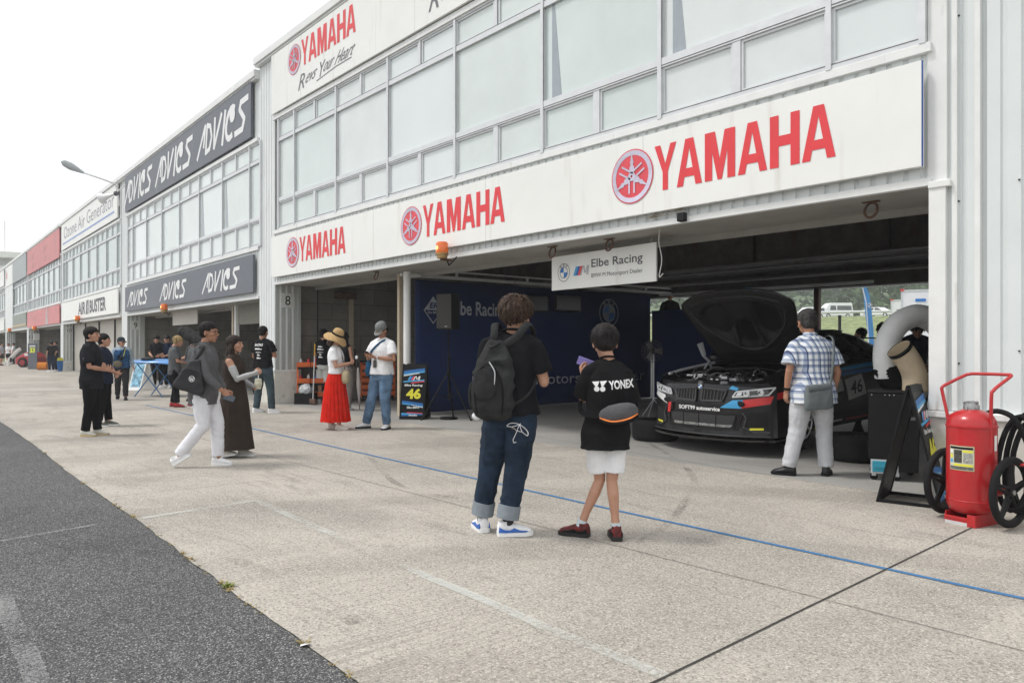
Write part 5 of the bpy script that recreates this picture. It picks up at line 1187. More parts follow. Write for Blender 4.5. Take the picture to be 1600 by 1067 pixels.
# ---- 7 woman in brown dress
M_brown = cloth('brown_dress', (.048, .036, .030), var=.12); M_sleeve = cloth('grey_arm_sleeve', (.42, .42, .42))
J = dict(P=(0, 0, .93), sl=(-.165, -.01, 1.365), sr=(.165, -.01, 1.365), el=(-.22, .02, 1.10), er=(.21, .12, 1.12), wl=(-.14, .22, 1.0), wr=(.20, .36, 1.20), kl=(-.08, .05, .5), kr=(.08, .05, .5), al=(-.08, .10, .09), ar=(.08, -.10, .10))
t7, j, HM, sh = person('walking woman in long sleeveless brown dress with grey arm sleeves', gp(366, 714), 50, 1.47, J, 'dress_top', 0, M_brown, hem=-.16, infl=.028, tw=.98, bot='skirt', shoem=mat('cream_flat', (.66, .63, .57), .6), solem=M_whitepaint,
    yaw=(0, -5), pitch=(0, -10), hairm=hairmat('hair_dark_brown', (.034, .022, .018)), style='short', hn=500, hlong=.16, hyaw=-6, hpitch=0, v=.011, curl=(.8, 1.0), facep=True, seed=14)
cloth_loft('dress_skirt', M_brown, t7, [(1.30, 0, 0, .150, .125), (1.12, 0, 0, .155, .130), (.95, 0, 0, .19, .165), (.75, 0, 0, .205, .20), (.5, 0, -.01, .215, .235), (.3, 0, -.01, .225, .26), (.115, 0, -.01, .24, .285)], 9, .05, 90)
for s_, e_, w_ in (('sl', 'el', 'wl'), ('sr', 'er', 'wr')):
    k = MB(); a, b_, c = j[s_], j[e_], j[w_]; limb(k, [a.lerp(b_, .38), a.lerp(b_, .7), b_, b_.lerp(c, .35), c, c + (c - b_).normalized() * .03], [.054, .051, .044, .044, .032, .034]); vox(k, 'arm_sleeve', M_sleeve, t7, .010, 2, wr=.003)
cb = bagthing('drink_holder', 'cream cloth bottle holder hanging from the brown dress woman\'s hand', 'bag', t7); k = MB(); k.tube([(.20, .41, .98), (.20, .41, 1.10), (.20, .41, 1.12)], [.035, .042, .040], 12); k.ell((.20, .41, 1.05), (.055, .05, .045)); vox(k, 'holder_body', cloth('cream_cloth', (.60, .57, .45)), cb, .010, 2, wr=.008); strap(cb, [(.20, .41, 1.11), (.19, .41, 1.22), (.21, .41, 1.11)], .012, M_whitefab)
yb = bagthing('folded_map', 'yellow folded leaflet held between the walking couple', 'leaflet', t7); k = MB(); M_ = Matrix.Translation((-.22, -.10, 1.0)) @ Matrix.Rotation(.25, 4, 'X'); k.cbox((0, 0, 0), (.012, .08, .19), M_); k.build('cover', mat('leaflet_yellow', (.62, .42, .06), .5), yb); yb.name = 'leaflet'

# ---- 8 man black tee jeans
def back_print(sh, par, z0=1.28, sc=1.0):
    for i, (w_, h_, s_) in enumerate(((.10, .06, 'NEXT'), (.17, .05, 'PIT WK'), (.16, .018, 'RACE DAY'), (.05, .04, '8'), (.10, .02, 'TEAM'))):
        v_, f_ = text2(s_, .04); wrap_on(sh, v_, f_, (-w_ / 2, -.6, z0 - i * .062), (w_ * sc, 0, 0), (0, 0, h_), (0, 1, 0), 'back_print', M_lettw, par, .006)
J = dict(sl=(-.18, -.01, 1.38), sr=(.18, -.01, 1.38), el=(-.245, .04, 1.12), er=(.245, .05, 1.13), wl=(-.10, .24, 1.12), wr=(.10, .25, 1.14), kl=(-.12, .03, .5), kr=(.15, .03, .5), al=(-.16, .0, .09), ar=(.22, -.02, .09))
t8, j, HM, sh = person('man with cropped black hair, printed black tee and grey jeans seen from behind', gp(411, 645), 122, 1.74, J, 'black_tee', .66, M_tee, hem=-.14, infl=.03, tw=1.03, botm=M_denim_m, leg=1.06, cuff=.0, shoem=M_whitefab, solem=M_whitepaint,
    yaw=(-35, -55), hairm=M_hair_black, style='thin', hn=250, hpitch=8, v=.012, seed=15, sleeve_r=1.08, skin=M_skin2)
wrap_ok = True
vv, ff = text2('RACING', .03); wrap_on(sh, vv, ff, (-.09, -.6, 1.33), (.18, 0, 0), (0, 0, .05), (0, 1, 0), 'back_print', M_lettw, t8, .006)
for i in range(4):
    w_ = (.16, .12, .06, .09)[i]; wrap_on(sh, [(0, 0), (1, 0), (1, .6), (.7, .6), (.7, 1), (0, 1)], [(0, 1, 2, 3, 4, 5)], (-w_ / 2, -.6, 1.26 - i * .06), (w_, 0, 0), (0, 0, .03 if i != 1 else .015), (0, 1, 0), 'back_print', M_lettw, t8, .006)

# ---- 9, 10 men at left
J = dict(sl=(-.18, -.01, 1.375), sr=(.18, -.01, 1.375), el=(-.21, .05, 1.12), er=(.215, .04, 1.10), wl=(.05, .22, 1.10), wr=(.02, .25, 1.04), kl=(-.09, .02, .5), kr=(.09, .0, .5), al=(-.09, .06, .09), ar=(.09, -.06, .09))
t9, j, HM, sh = person('tall man with tousled black hair in black polo, arms folded, at the far left', gp(143, 681), 60, 1.63, J, 'polo_shirt', .8, M_tee2, hem=-.20, infl=.032, tw=1.04, botm=M_blacktr, leg=1.05, cuff=.0, shoem=mat('dirty_white', (.58, .57, .52), .7), solem=mat('gum_sole', (.48, .38, .22), .7),
    yaw=(-8, -14), hairm=M_hair_black, style='short', hn=450, hyaw=-10, v=.011, facep=True, seed=16, collar=True, sleeve_r=1.12, hands=dict(l=dict(d=(.8, .2, 0), pn=(0, -1, 0)), r=dict(d=(-.6, .2, .3), pn=(0, -1, 0))))
k = MB(); k.prism([(-.03, 0), (.03, 0), (.03, .045), (-.03, .05)], lambda y, z: (.262, y + .0, 1.19 + z), lambda y, z: (.268, y, 1.19 + z)); k.build('sleeve_patch', M_lettw, t9)
J = dict(J, wl=(-.02, .20, .96), wr=(.03, .22, 1.0))
t10, j, HM, sh = person('shorter man in dark tee half hidden beside the tall man in polo', gp(162, 666), 62, 1.55, J, 'dark_tee', .7, cloth('navy_tee', (.02, .025, .045)), hem=-.16, infl=.03, botm=M_blacktr, leg=1.08, shoem=mat('olive_canvas', (.12, .12, .10), .8), solem=M_whitepaint,
    yaw=(0, -6), hairm=M_hair_black, style='short', hn=200, v=.012, facep=True, seed=17)
# ---- 11 photographer with cap and vest
J = dict(sl=(-.18, -.01, 1.375), sr=(.18, -.01, 1.375), el=(-.25, -.06, 1.12), er=(.25, .02, 1.11), wl=(-.30, .02, .88), wr=(.25, .10, .87), kl=(-.09, .12, .5), kr=(.09, -.02, .5), al=(-.09, .14, .09), ar=(.09, -.22, .12))
t11, j, HM, sh = person('photographer in dark cap, pale shirt and loaded blue vest walking to the camera', gp(190, 625), 350, 1.55, J, 'shirt', 1.8, cloth('pale_blue_shirt', (.32, .39, .46)), hem=-.12, infl=.03, botm=cloth('charcoal_trousers', (.03, .03, .032)), leg=1.08, shoem=M_dark, solem=M_dark,
    yaw=(0, 0), pitch=(0, -20), hairm=M_hair_grey, style='thin', hn=60, hyaw=40, v=.013, facep=True, seed=18, wr=.006)
cap_on(t11, j, HM, cloth('cap_dark', (.03, .045, .055)), 'dark blue-grey cap worn by the photographer')
k = MB(); k.rings(trunk(j, .05, zlo=-.1)[:7]); vox(k, 'vest', cloth('photo_vest_blue', (.03, .09, .20), var=.5), t11, .014, 2, wr=.01)
pb = bagthing('camera_bag', 'khaki camera bag hanging at the front of the photographer', 'bag', t11); k = MB(); k.ell((.10, .20, 1.0), (.11, .07, .09), e=.7); vox(k, 'bag_body', cloth('khaki', (.16, .14, .10)), pb, .012, 2, wr=.004); strap(pb, [(.16, .19, 1.05), (.05, .19, 1.25), (-.08, .06, 1.44)], .03, M_blackfab)
cm = bagthing('camera', 'black camera slung across the photographer\'s chest', 'camera', t11); k = MB(); k.box(-.04, .07, .17, .24, 1.13, 1.21); k.tube([(.015, .24, 1.17), (.015, .33, 1.15)], .035, 12); k.build('camera_body', M_black, cm, bevel=.008); strap(cm, [(-.03, .18, 1.2), (-.07, .14, 1.35), (-.09, .03, 1.45)], .02, M_yellow)
# ---- 12-14 group at the table
M_greyt = cloth('grey_tee', (.105, .11, .115)); M_redshoe = mat('red_shoe', (.42, .02, .025), .7)
J = dict(el=(-.22, .06, 1.12), er=(.22, .06, 1.12), wl=(-.10, .26, 1.08), wr=(.10, .27, 1.08), H=(0, .08, 1.59), kl=(-.09, .02, .5), kr=(.10, .02, .5), al=(-.10, -.04, .09), ar=(.13, .05, .09))
G_ = 'crew gathered round the blue panel'
t12, j, HM, sh = person('bleach-blond man in grey tee and red shoes with his back to the camera', gp(273, 636), 75, 1.56, J, 'grey_tee', .75, M_greyt, hem=-.16, infl=.032, botm=M_blacktr, leg=1.05, shoem=M_redshoe, solem=mat('dark_red_sole', (.14, .01, .01), .6), yaw=(-10, -20), hairm=M_hair_blond, style='bowl', hn=350, hpitch=14, v=.013, seed=19, group=G_)
J = dict(el=(-.30, -.02, 1.13), er=(.30, -.02, 1.13), wl=(-.16, .02, .98), wr=(.16, .02, .98), kl=(-.09, .02, .5), kr=(.10, .02, .5), al=(-.10, -.04, .09), ar=(.13, .0, .09))
t13, j, HM, sh = person('dark-haired man in grey tee with hands on hips beside the blond man', gp(302, 637), 85, 1.55, J, 'grey_tee', .75, M_greyt, hem=-.16, infl=.032, botm=mat('blue_jeans', (.02, .04, .09), .85), leg=1.05, shoem=M_redshoe, solem=M_whitepaint, yaw=(-10, -20), style='short', hn=200, hpitch=10, v=.013, seed=20, group=G_)
J = dict(H=(0, .07, 1.59), el=(-.22, .06, 1.12), er=(.22, .06, 1.12), wl=(-.12, .26, 1.05), wr=(.12, .27, 1.05))
t14, j, HM, sh = person('dark-haired person in black hidden behind the two grey tees', gp(301, 626), 250, 1.70, J, 'black_tee', .75, M_tee, hem=-.16, botm=M_blacktr, shoem=M_blacktr, solem=M_black, style='short', hn=150, hpitch=20, v=.014, seed=21, facep=True, group=G_)
t15, j, HM, sh = person('man in black tee with white shoulder print bending over the blue panel', gp(246, 606), 330, 1.70, dict(J, N=(0, .04, 1.44), H=(0, .12, 1.57)), 'black_tee', .75, M_tee, hem=-.16, botm=M_blacktr, shoem=M_whitefab, solem=M_whitepaint, style='short', hn=150, hpitch=25, v=.014, seed=22, facep=True, group=G_)
t16, j, HM, sh = person('man in navy top standing behind the blue panel, farther from the pier', gp(263, 606), 300, 1.68, J, 'navy_top', 1.5, cloth('navy_top', (.012, .02, .045)), hem=-.16, botm=M_blacktr, shoem=M_whitefab, solem=M_whitepaint, style='short', hn=150, hpitch=15, v=.014, seed=23, facep=True, group=G_)
# ---- 17, 18 inside garage eight
J = dict(el=(-.22, .04, 1.12), er=(.22, .04, 1.12), wl=(-.16, .24, 1.05), wr=(.16, .24, 1.05), al=(-.10, -.02, .09), ar=(.10, .06, .09))
t17, j, HM, sh = person('man in printed black tee and white shorts behind the straw hat woman', gp(506, 630), 120, 1.74, J, 'black_tee', .7, M_tee, hem=-.14, infl=.03, bot='shorts', botm=cloth('pale_shorts', (.60, .60, .57)), shorts_z=.50, shoem=M_whitefab, solem=M_whitepaint, style='short', hn=200, v=.013, seed=24)
for i in range(5):
    w_ = (.12, .17, .16, .06, .11)[i]; wrap_on(sh, [(0, 0), (1, 0), (1, .6), (.7, .6), (.7, 1), (0, 1)], [(0, 1, 2, 3, 4, 5)], (-w_ / 2, -.6, 1.30 - i * .06), (w_, 0, 0), (0, 0, .035 if i != 2 else .015), (0, 1, 0), 'back_print', M_lettw, t17, .006)
J = dict(sl=(-.16, -.01, 1.365), sr=(.16, -.01, 1.365), el=(-.20, .02, 1.12), er=(.20, .02, 1.12), wl=(-.12, .20, 1.0), wr=(.14, .20, 1.0))
t18, j, HM, sh = person('woman in black cap, sleeveless black top and wide taupe trousers seen from behind', gp(537, 641), 118, 1.64, J, 'black_vest_top', 0, M_tee, hem=-.05, infl=.02, botm=cloth('taupe_trousers', (.27, .235, .22)), leg=1.5, cuff=-.02, shoem=M_whitefab, solem=M_whitepaint, style='short', hn=200, hlong=.12, v=.012, seed=25)
cap_on(t18, j, HM, cloth('cap_black', (.014, .013, .013)), 'black cap on the woman in taupe trousers')
x, y = gp(560, 641); um_ = thing('umbrella', 'furled pale umbrella held point down beside the taupe trousers', 'umbrella', (x, y, 0), R(50)); k = MB(); k.tube([(0, .1, .12), (0, .08, .2), (0, .02, .55), (0, -.04, .9)], [.006, .02, .05, .02], 10); k.build('canopy', mat('umbrella_pale', (.52, .46, .44), .7, bump=.4), um_, smooth=True); k = MB(); k.tube([(0, .115, .015), (0, .1, .12)], .008, 6); k.tube([(0, -.04, .9), (0, -.06, 1.02)], .014, 8); k.build('shaft', M_black, um_)
# ---- 19 silhouette above the blue partition, on a step stool
q = gd(1047, 20.3); zt = CAM_H + (HY - 455) * 20.3 / FPX; z19 = zt - 1.76
t19, j, HM, sh = person('man whose head and shoulders rise above the blue partition', q, 320, 1.76, dict(), 'black_tee', .7, M_tee, botm=M_blacktr, shoem=M_dark, solem=M_dark, style='short', hn=80, v=.016, seed=26); t19.location.z = z19
st_ = thing('step_platform', 'work platform behind the blue partition under the standing man', 'platform', (q[0], q[1], 0)); k = MB(); k.box(-.5, .5, -.3, .3, z19 - .05, z19 - .002); k.build('deck', M_alu, st_)
for a, b_ in ((-.45, -.25), (.45, -.25), (-.45, .25), (.45, .25)):
    k = MB(); k.tube([(a, b_, 0), (a, b_, z19 - .05)], .02, 6); k.build('leg', M_alu, st_)
# ---- 20-22 crew behind the car
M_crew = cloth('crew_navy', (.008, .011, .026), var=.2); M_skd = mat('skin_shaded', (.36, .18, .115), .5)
J = dict(P=(0, -.08, .92), C=(0, .08, 1.22), N=(0, .20, 1.40), H=(0, .30, 1.50), sl=(-.18, .17, 1.31), sr=(.18, .17, 1.31), el=(-.26, .26, 1.06), er=(.26, .26, 1.06), wl=(-.12, .48, .97), wr=(.12, .50, .97))
q = gd(1428, 11.6)
t20, j, HM, sh = person('crew member in navy team shirt leaning over the car roof with both hands down', q, 300, 1.84, J, 'team_shirt', .8, M_crew, hem=-.14, botm=M_blacktr, shoem=M_dark, solem=M_dark, style='messy', hn=350, hpitch=30, v=.011, seed=27, facep=True, skin=M_skd); 
roundel(t20, (.09, .33, 1.2), (1, 0, 0), (0, -.5, .85), (0, .85, .5), .03, M_whitepaint)
q = gd(1385, 13.2)
t21, j, HM, sh = person('crew member with bushy dark hair behind the car roof', q, 230, 1.78, dict(H=(0, .05, 1.56)), 'team_shirt', .8, M_crew, botm=M_blacktr, shoem=M_dark, solem=M_dark, style='messy', hn=400, hpitch=10, v=.013, seed=28, facep=True, skin=M_skd)
q = gd(1345, 15.5)
t22, j, HM, sh = person('person whose dark hair just shows over the car roof behind the flag', q, 200, 1.70, dict(), 'black_tee', .8, M_tee, botm=M_blacktr, shoem=M_dark, solem=M_dark, style='bowl', hn=200, v=.015, seed=29, facep=True)
# ---- far left people
x = gp(80, 581); t23, j, HM, sh = person('man in black tee and navy trousers, hand on hip, at the haze-pale red garage', x, 200, 1.58, dict(er=(.30, -.02, 1.13), wr=(.16, .03, .97)), 'black_tee', .7, M_tee, botm=cloth('navy_trousers', (.012, .02, .05)), shoem=M_whitefab, solem=M_whitepaint, style='short', hn=80, v=.018, seed=30, facep=True)
x = gp(87, 580.5); t24, j, HM, sh = person('man in navy overalls beside the one with his hand on hip', x, 260, 1.6, dict(er=(.26, .02, 1.10), wr=(.05, .22, 1.02)), 'navy_top', .8, M_crew, botm=M_crew, shoem=M_whitefab, solem=M_whitepaint, style='short', hn=80, v=.018, seed=31, facep=True)
G2 = 'people in white shirts at the far garages'
x = gp(2, 571); person('person in pale patterned shirt and black shorts at the left frame edge', x, 60, 1.55, dict(), 'pale_shirt', .8, cloth('pale_pattern', (.45, .45, .50), var=.3), bot='shorts', botm=M_blacktr, shoem=M_dark, solem=M_dark, hn=60, v=.02, seed=32, group=G2)
x = gp(13, 569); person('boyish figure in white tee and black shorts facing us far left', x, 320, 1.5, dict(), 'white_tee', .8, M_whitefab, bot='shorts', botm=M_blacktr, shoem=M_dark, solem=M_dark, hn=60, v=.02, seed=33, facep=True, group=G2)
x = gp(21, 569); person('person in white tee with folded arms beside the white bumper', x, 250, 1.55, dict(er=(.22, .06, 1.12), wr=(.0, .24, 1.08)), 'white_tee', .8, M_whitefab, botm=M_blacktr, shoem=M_dark, solem=M_dark, hn=60, v=.02, seed=34, facep=True, group=G2)
# ================================================================ behind the building
def surf_z(y): return 0
# embankment and raised lot
em = MB(); ys = [40, 60, 80, 92, 99, 104, 170]; zs = [0, .3, 1.2, 3.2, 4.75, 5.0, 5.4]
ax = (-.45, .89); # direction away through the rear opening
bx = Vector((-.42, .907)); sx = Vector((.907, .42)); vs = []; fs = []
for i, (d, z) in enumerate(zip(ys, zs)):
    for j in range(25):
        u = -150 + j * 12.5; p = bx * d + sx * u; vs.append((p.x, p.y, z + noise.noise(Vector((p.x * .05, p.y * .05, 1))) * .15 * (z > 0)))
    if i:
        for j in range(24): fs.append(((i - 1) * 25 + j, (i - 1) * 25 + j + 1, i * 25 + j + 1, i * 25 + j))
em.add(vs, fs); tag(em.build('embankment', mat('embankment_grass', (.22, .26, .11), .95, var=.35, scale=1.5, bump=.5)), kind='structure')
vs = []; fs = []
for i in range(15):
    d = 165 + i * 28
    for j in range(31):
        u = -330 + j * 22; p = bx * d + sx * u; z = 5.2 + (d - 165) * .105 + max(0, (u + 60)) * .035 + noise.noise(Vector((p.x * .01, p.y * .01, 4))) * 9 * min(1, i / 4)
        vs.append((p.x, p.y, z))
    if i:
        for j in range(30): fs.append(((i - 1) * 31 + j, (i - 1) * 31 + j + 1, i * 31 + j + 1, i * 31 + j))
hl = MB(); hl.add(vs, fs); hill = tag(hl.build('hill', mat('hill_green', (.10, .15, .06), .95, var=.35, scale=.1), smooth=True), kind='structure')
# wood on the hill: many crowns of leaf clumps as one mass
M_leaf = mat('wood_foliage', (.075, .125, .045), .85, var=.5, scale=.12)
wd = MB(); rnd = random.Random(5)
for k in range(260):
    d = 150 + rnd.random() ** 1.3 * 260; u = rnd.uniform(-70, 110) * (d / 180); p = bx * d + sx * u
    zb = 5.0 + max(0, d - 165) * .105 + max(0, (u + 60)) * .035 - .5
    if d < 178: h_ = rnd.uniform(5, 10)
    else: h_ = rnd.uniform(7, 14)
    rr = h_ * rnd.uniform(.28, .42); conif = rnd.random() < .25
    for q in range(46 if d < 280 else 30):
        a = rnd.uniform(0, 2 * PI); t = rnd.random(); 
        if conif: rad = rr * .7 * (1 - t) + .2
        else: rad = rr * math.sqrt(max(.05, 1 - (2 * t - 1) ** 2))
        rad *= rnd.uniform(.55, 1.08)
        c = Vector((p.x + cos(a) * rad, p.y + sin(a) * rad, zb + h_ * (.12 + .9 * t)))
        s_ = rr * rnd.uniform(.16, .34)
        for w_ in range(4):
            v1 = Vector((rnd.gauss(0, 1), rnd.gauss(0, 1), rnd.gauss(0, .7))).normalized() * s_; v2 = Vector((rnd.gauss(0, 1), rnd.gauss(0, 1), rnd.gauss(0, .7))).normalized() * s_; c2 = c + Vector((rnd.gauss(0, .5), rnd.gauss(0, .5), rnd.gauss(0, .4))) * s_
            wd.add([c2 - v1 * .6, c2 + v2, c2 + v1 * .6, c2 - v2], [(0, 1, 2, 3)])
tag(wd.build('wood', M_leaf), 'hazy green wooded hillside seen through the rear opening', 'wood', kind='stuff')
# bushes on embankment
# vehicles on the raised lot
M_glassd = mat('vehicle_glass', (.03, .04, .045), .08, var=0, spec=.8); M_vwhite = mat('vehicle_white', (.78, .79, .80), .3, var=.02, coat=.6)
def vehicle(name, label, cat, px, py, dep, prof, glass, L_, W_, wheels, wr, heading, extra=None):
    x, y = gd(px, dep); z = CAM_H + (HY - py) * dep / FPX
    t = thing(name, label, cat, (x, y, z), heading, 'white vehicles parked on the raised lot')
    k = MB(); n = len(prof)
    rs = []
    for s_, wsc in ((-1, .93), (-1, 1), (1, 1), (1, .93)):
        pass
    def wd_(zv): return W_ / 2 * (1 - max(0, (zv - .9)) * .16)
    f0 = lambda a, b: (a, -wd_(b), b); f1 = lambda a, b: (a, wd_(b), b)
    k.prism(prof, f0, f1); k.build('body', M_vwhite, t, bevel=.06)
    for gpoly in glass:
        k = MB(); k.prism(gpoly, lambda a, b: (a, -wd_(b) - .01, b), lambda a, b: (a, wd_(b) + .01, b)); k.build('window', M_glassd, t)
    for wx in wheels:
        for s_ in (-1, 1):
            k = MB(); k.tube([(wx, s_ * (W_ / 2 - .2), wr), (wx, s_ * (W_ / 2 + .01), wr)], wr, 18); w_ = k.build('wheel', M_rubber, t); k = MB(); k.tube([(wx, s_ * (W_ / 2 + .0), wr), (wx, s_ * (W_ / 2 + .02), wr)], wr * .62, 14); k.build('rim', M_steel, w_)
    if extra: extra(t, W_)
    return t
hd = math.atan2(-sx.y, -sx.x)  # noses towards the left
def vhead(t, W_):
    for s_ in (-1, 1):
        k = MB(); k.cbox((2.42, s_ * (W_ / 2 - .2), .85), (.06, .3, .2)); k.build('headlight', M_alu, t)
    k = MB(); k.cbox((2.43, 0, .6), (.06, W_ * .7, .2)); k.build('grille', M_dark, t)
    k = MB(); k.prism([(1.05, 1.93), (1.95, 1.2), (2.0, 1.2), (1.1, 1.95)], lambda a, b: (a, -W_ / 2 + .2, b), lambda a, b: (a, W_ / 2 - .2, b)); k.build('windscreen', M_glassd, t)
vehicle('van', 'white high-roof van with dark side windows parked on the grassy bank', 'van', 1304, 497.5, 112, [(-2.4, .3), (2.4, .3), (2.45, .9), (2.1, 1.15), (1.35, 2.05), (1.0, 2.25), (-2.3, 2.28), (-2.42, 1.2)],
    [[(.25, 1.2), (1.2, 1.2), (1.05, 1.85), (.25, 1.85)], [(-2.2, 1.2), (.05, 1.2), (.05, 1.85), (-2.15, 1.85)]], 4.9, 1.9, (-1.5, 1.5), .34, hd + .55, vhead)
vehicle('off_road_car', 'white boxy off-road car parked left of the high-roof van', 'car', 1263, 499.5, 108, [(-2.2, .35), (2.2, .35), (2.25, .95), (1.15, 1.12), (.55, 1.75), (-2.1, 1.8), (-2.25, 1.0)],
    [[(-.1, 1.12), (.8, 1.12), (.42, 1.6), (-.1, 1.6)], [(-2.0, 1.12), (-.25, 1.12), (-.25, 1.6), (-1.9, 1.6)]], 4.5, 1.85, (-1.35, 1.4), .38, hd + .5, lambda t, W_: None)
vehicle('sedan', 'white low sedan parked behind the blue feather flag', 'car', 1373, 496, 104, [(-2.2, .3), (2.2, .3), (2.3, .7), (1.2, .92), (.4, 1.38), (-.9, 1.4), (-1.7, 1.0), (-2.25, .95)],
    [[(-.1, .95), (.95, .95), (.35, 1.3), (-.1, 1.32)], [(-1.45, .98), (-.25, .95), (-.25, 1.32), (-.85, 1.32)]], 4.6, 1.8, (-1.4, 1.4), .32, hd + 2.6, lambda t, W_: None)
def truck(px, pyt, dep, label, L_, W_, H_, logo):
    x, y = gd(px, dep); t = thing('box_truck', label, 'truck', (x, y, 0), R(19), 'box trucks behind the garages')
    zt = CAM_H + (HY - pyt) * dep / FPX
    k = MB(); k.box(0, L_, 0, W_, 1.0, zt); k.build('cargo_box', M_vwhite, t, bevel=.02)
    k = MB(); k.box(-.01, .06, -.02, W_, 1.0, zt + .01); k.box(0, L_, -.02, .05, zt - .06, zt + .02); k.box(L_ * .45, L_ * .45 + .06, -.02, .0, 1, zt); k.build('box_frame', M_alu, t)
    k = MB(); k.box(.1, L_ - .1, .1, W_ - .1, .6, 1.0); k.build('chassis', M_dark, t)
    for a in (.8, L_ - 1.0):
        k = MB(); k.tube([(a, 0, .45), (a, .3, .45)], .45, 18); k.build('wheel', M_rubber, t)
    k = MB(); k.box(L_, L_ + 1.6, .1, W_ - .1, .6, 2.6); k.build('cab', M_vwhite, t, bevel=.12)
    k = MB(); k.box(-.03, .12, -.05, .02, zt - .02, zt + .05); k.build('marker_lamp', M_red, t)
    if logo:
        m1 = mat('logo_green', (.03, .38, .30), .5); m2 = mat('logo_blue', (.02, .18, .55), .5)
        for i in range(4):
            k = MB(); put_poly(k, disc(1.05 + i * .17, zt - .95 + (.08 if i % 2 == 0 else -.02), .09, 12, .20), (0, -.03 - .001 * i, 0), (1, 0, 0), (0, 0, 1)); k.build('logo', m1 if i < 2 else m2, t)
            k = MB(); put_poly(k, disc(1.14 + i * .15, zt - 1.1 - (.08 if i % 2 else 0), .08, 12, .15), (0, -.036 - .001 * i, 0), (1, 0, 0), (0, 0, 1)); k.build('logo', m2 if i > 1 else m1, t)
        k = MB(); k.box(.55, .95, -.032, -.022, zt - .5, zt - .38); k.build('label_plate', m2, t)
    else:
        k = MB(); put_text(k, 'TRANSPORT', (.3, -.03, zt - .8), (1.3, 0, 0), (0, 0, .25), .01); k.build('lettering', M_grey_lett, t)
truck(1408, 454, 33, 'large white box truck with green and blue logo behind the garage', 7.5, 2.4, 3.4, True)
truck(1392, 469, 44, 'smaller white box truck partly hidden left of the large one', 5.5, 2.2, 3.0, False)
# guard rail on lot
k = MB(); 
for i in range(40):
    p = bx * 99.5 + sx * (-60 + i * 4); k.box(p.x - .06, p.x + .06, p.y - .06, p.y + .06, 4.2, 5.6)
a = bx * 99.5 + sx * -60; b = bx * 99.5 + sx * 98
gr = thing('guard_rail', 'grey guard rail along the edge of the raised parking lot', 'guard rail', (a.x, a.y, 4.5)); k = MB(); k.tube([(0, 0, .9), (b.x - a.x, b.y - a.y, .9)], .16, 6); k.build('rail', M_alu, gr)
for i in range(1, 40, 2):
    k = MB(); p = (sx * (i * 4)); k.box(p.x - .08, p.x + .08, p.y - .08, p.y + .08, -.4, .95); k.build('post', M_alu, gr)
# feather flag
x, y = gd(1358, 24); ztop = CAM_H + (HY - 447) * 24 / FPX
t = thing('feather_flag', 'light blue feather flag with a round white badge behind the car', 'flag', (x, y, 0), math.atan2(RY, RX))
k = MB(); k.tube([(0, 0, 0), (-.02, 0, 1.5), (-.10, 0, ztop - .5), (-.22, 0, ztop), (-.12, 0, ztop - .02)], .018, 8); k.build('pole', M_whitepaint, t)
pts = [(-.20, 0), (-.17, .04), (-.06, -.08), (.03, -.3), (.09, -.7), (.13, -1.3), (.19, -2.2), (.02, -2.35), (-.06, -1.4), (-.13, -.6)]
k = MB(); n = len(pts); k.prism([(a, b + ztop) for a, b in pts], lambda a, b: (a, .01 + .03 * sin(b * 3), b), lambda a, b: (a, .022 + .03 * sin(b * 3), b)); k.build('flag_cloth', mat('flag_blue', (.10, .32, .66), .7, var=.15, scale=2), t)
roundel(t, (-.0, -.04, ztop - .62), (1, 0, 0), (0, 0, 1), (0, -1, 0), .09, M_whitepaint)
# a few fence posts / barrier behind the garages
x, y = gd(1312, 40); t = thing('safety_post', 'dark short post standing on the grass below the white van', 'post', (x, y, 0)); k = MB(); k.tube([(0, 0, 0), (0, 0, CAM_H + 46 * 40 / FPX)], .08, 8); k.build('post_body', M_dark, t); k = MB(); k.ell((0, 0, CAM_H + 46 * 40 / FPX), (.1, .1, .06)); k.build('cap', M_dark, t)
# ================================================================ team tent walls inside the open bay
XW = -12.6
tw_ = thing('tent_wall', 'long dark navy fabric wall with pale grey team lettering along the bay', 'tent wall', (XW, 8.15, 0))
k = MB(); n = 60; vs = []; fs = []
for i in range(n + 1):
    y = i * 7.15 / n
    for z in (.03, .9, 1.8, 2.66): vs.append((.012 * sin(y * 2.1) + .010 * noise.noise(Vector((y, z, 2))), y, z))
    if i: 
        for q in range(3): fs.append(((i - 1) * 4 + q, i * 4 + q, i * 4 + q + 1, (i - 1) * 4 + q + 1))
k.add(vs, fs); fw = k.build('fabric', M_navy, tw_, smooth=True); sm_ = fw.modifiers.new('t', 'SOLIDIFY'); sm_.thickness = .02; sm_.offset = -1
M_wl = mat('wall_letter', (.48, .51, .57), .6, var=.1)
def onw(px, py):
    Y = yx(px, XW + .04); return Y - 8.15, CAM_H + (HY - py) * ((XW + .04) * DX + Y * DY) / FPX
def wall_text(s_, pa, pb, py0, py1, bold, par=tw_, nm='wall_lettering', m=M_wl):
    a, z0 = onw(*pa); b_, _ = onw(*pb); _, z1 = onw(pa[0], py1); z0 = onw(pa[0], py0)[1]
    k = MB(); put_text(k, s_, (.045, a, z0), (0, b_ - a, 0), (0, 0, z1 - z0), bold); k.build(nm, m, par)
wall_text('Elbe Racing', (706, 495), (789, 495), 499, 470, .02)
wall_text('BMW M Motorsport Dealer', (738, 604), (1006, 600), 611, 587, .0)
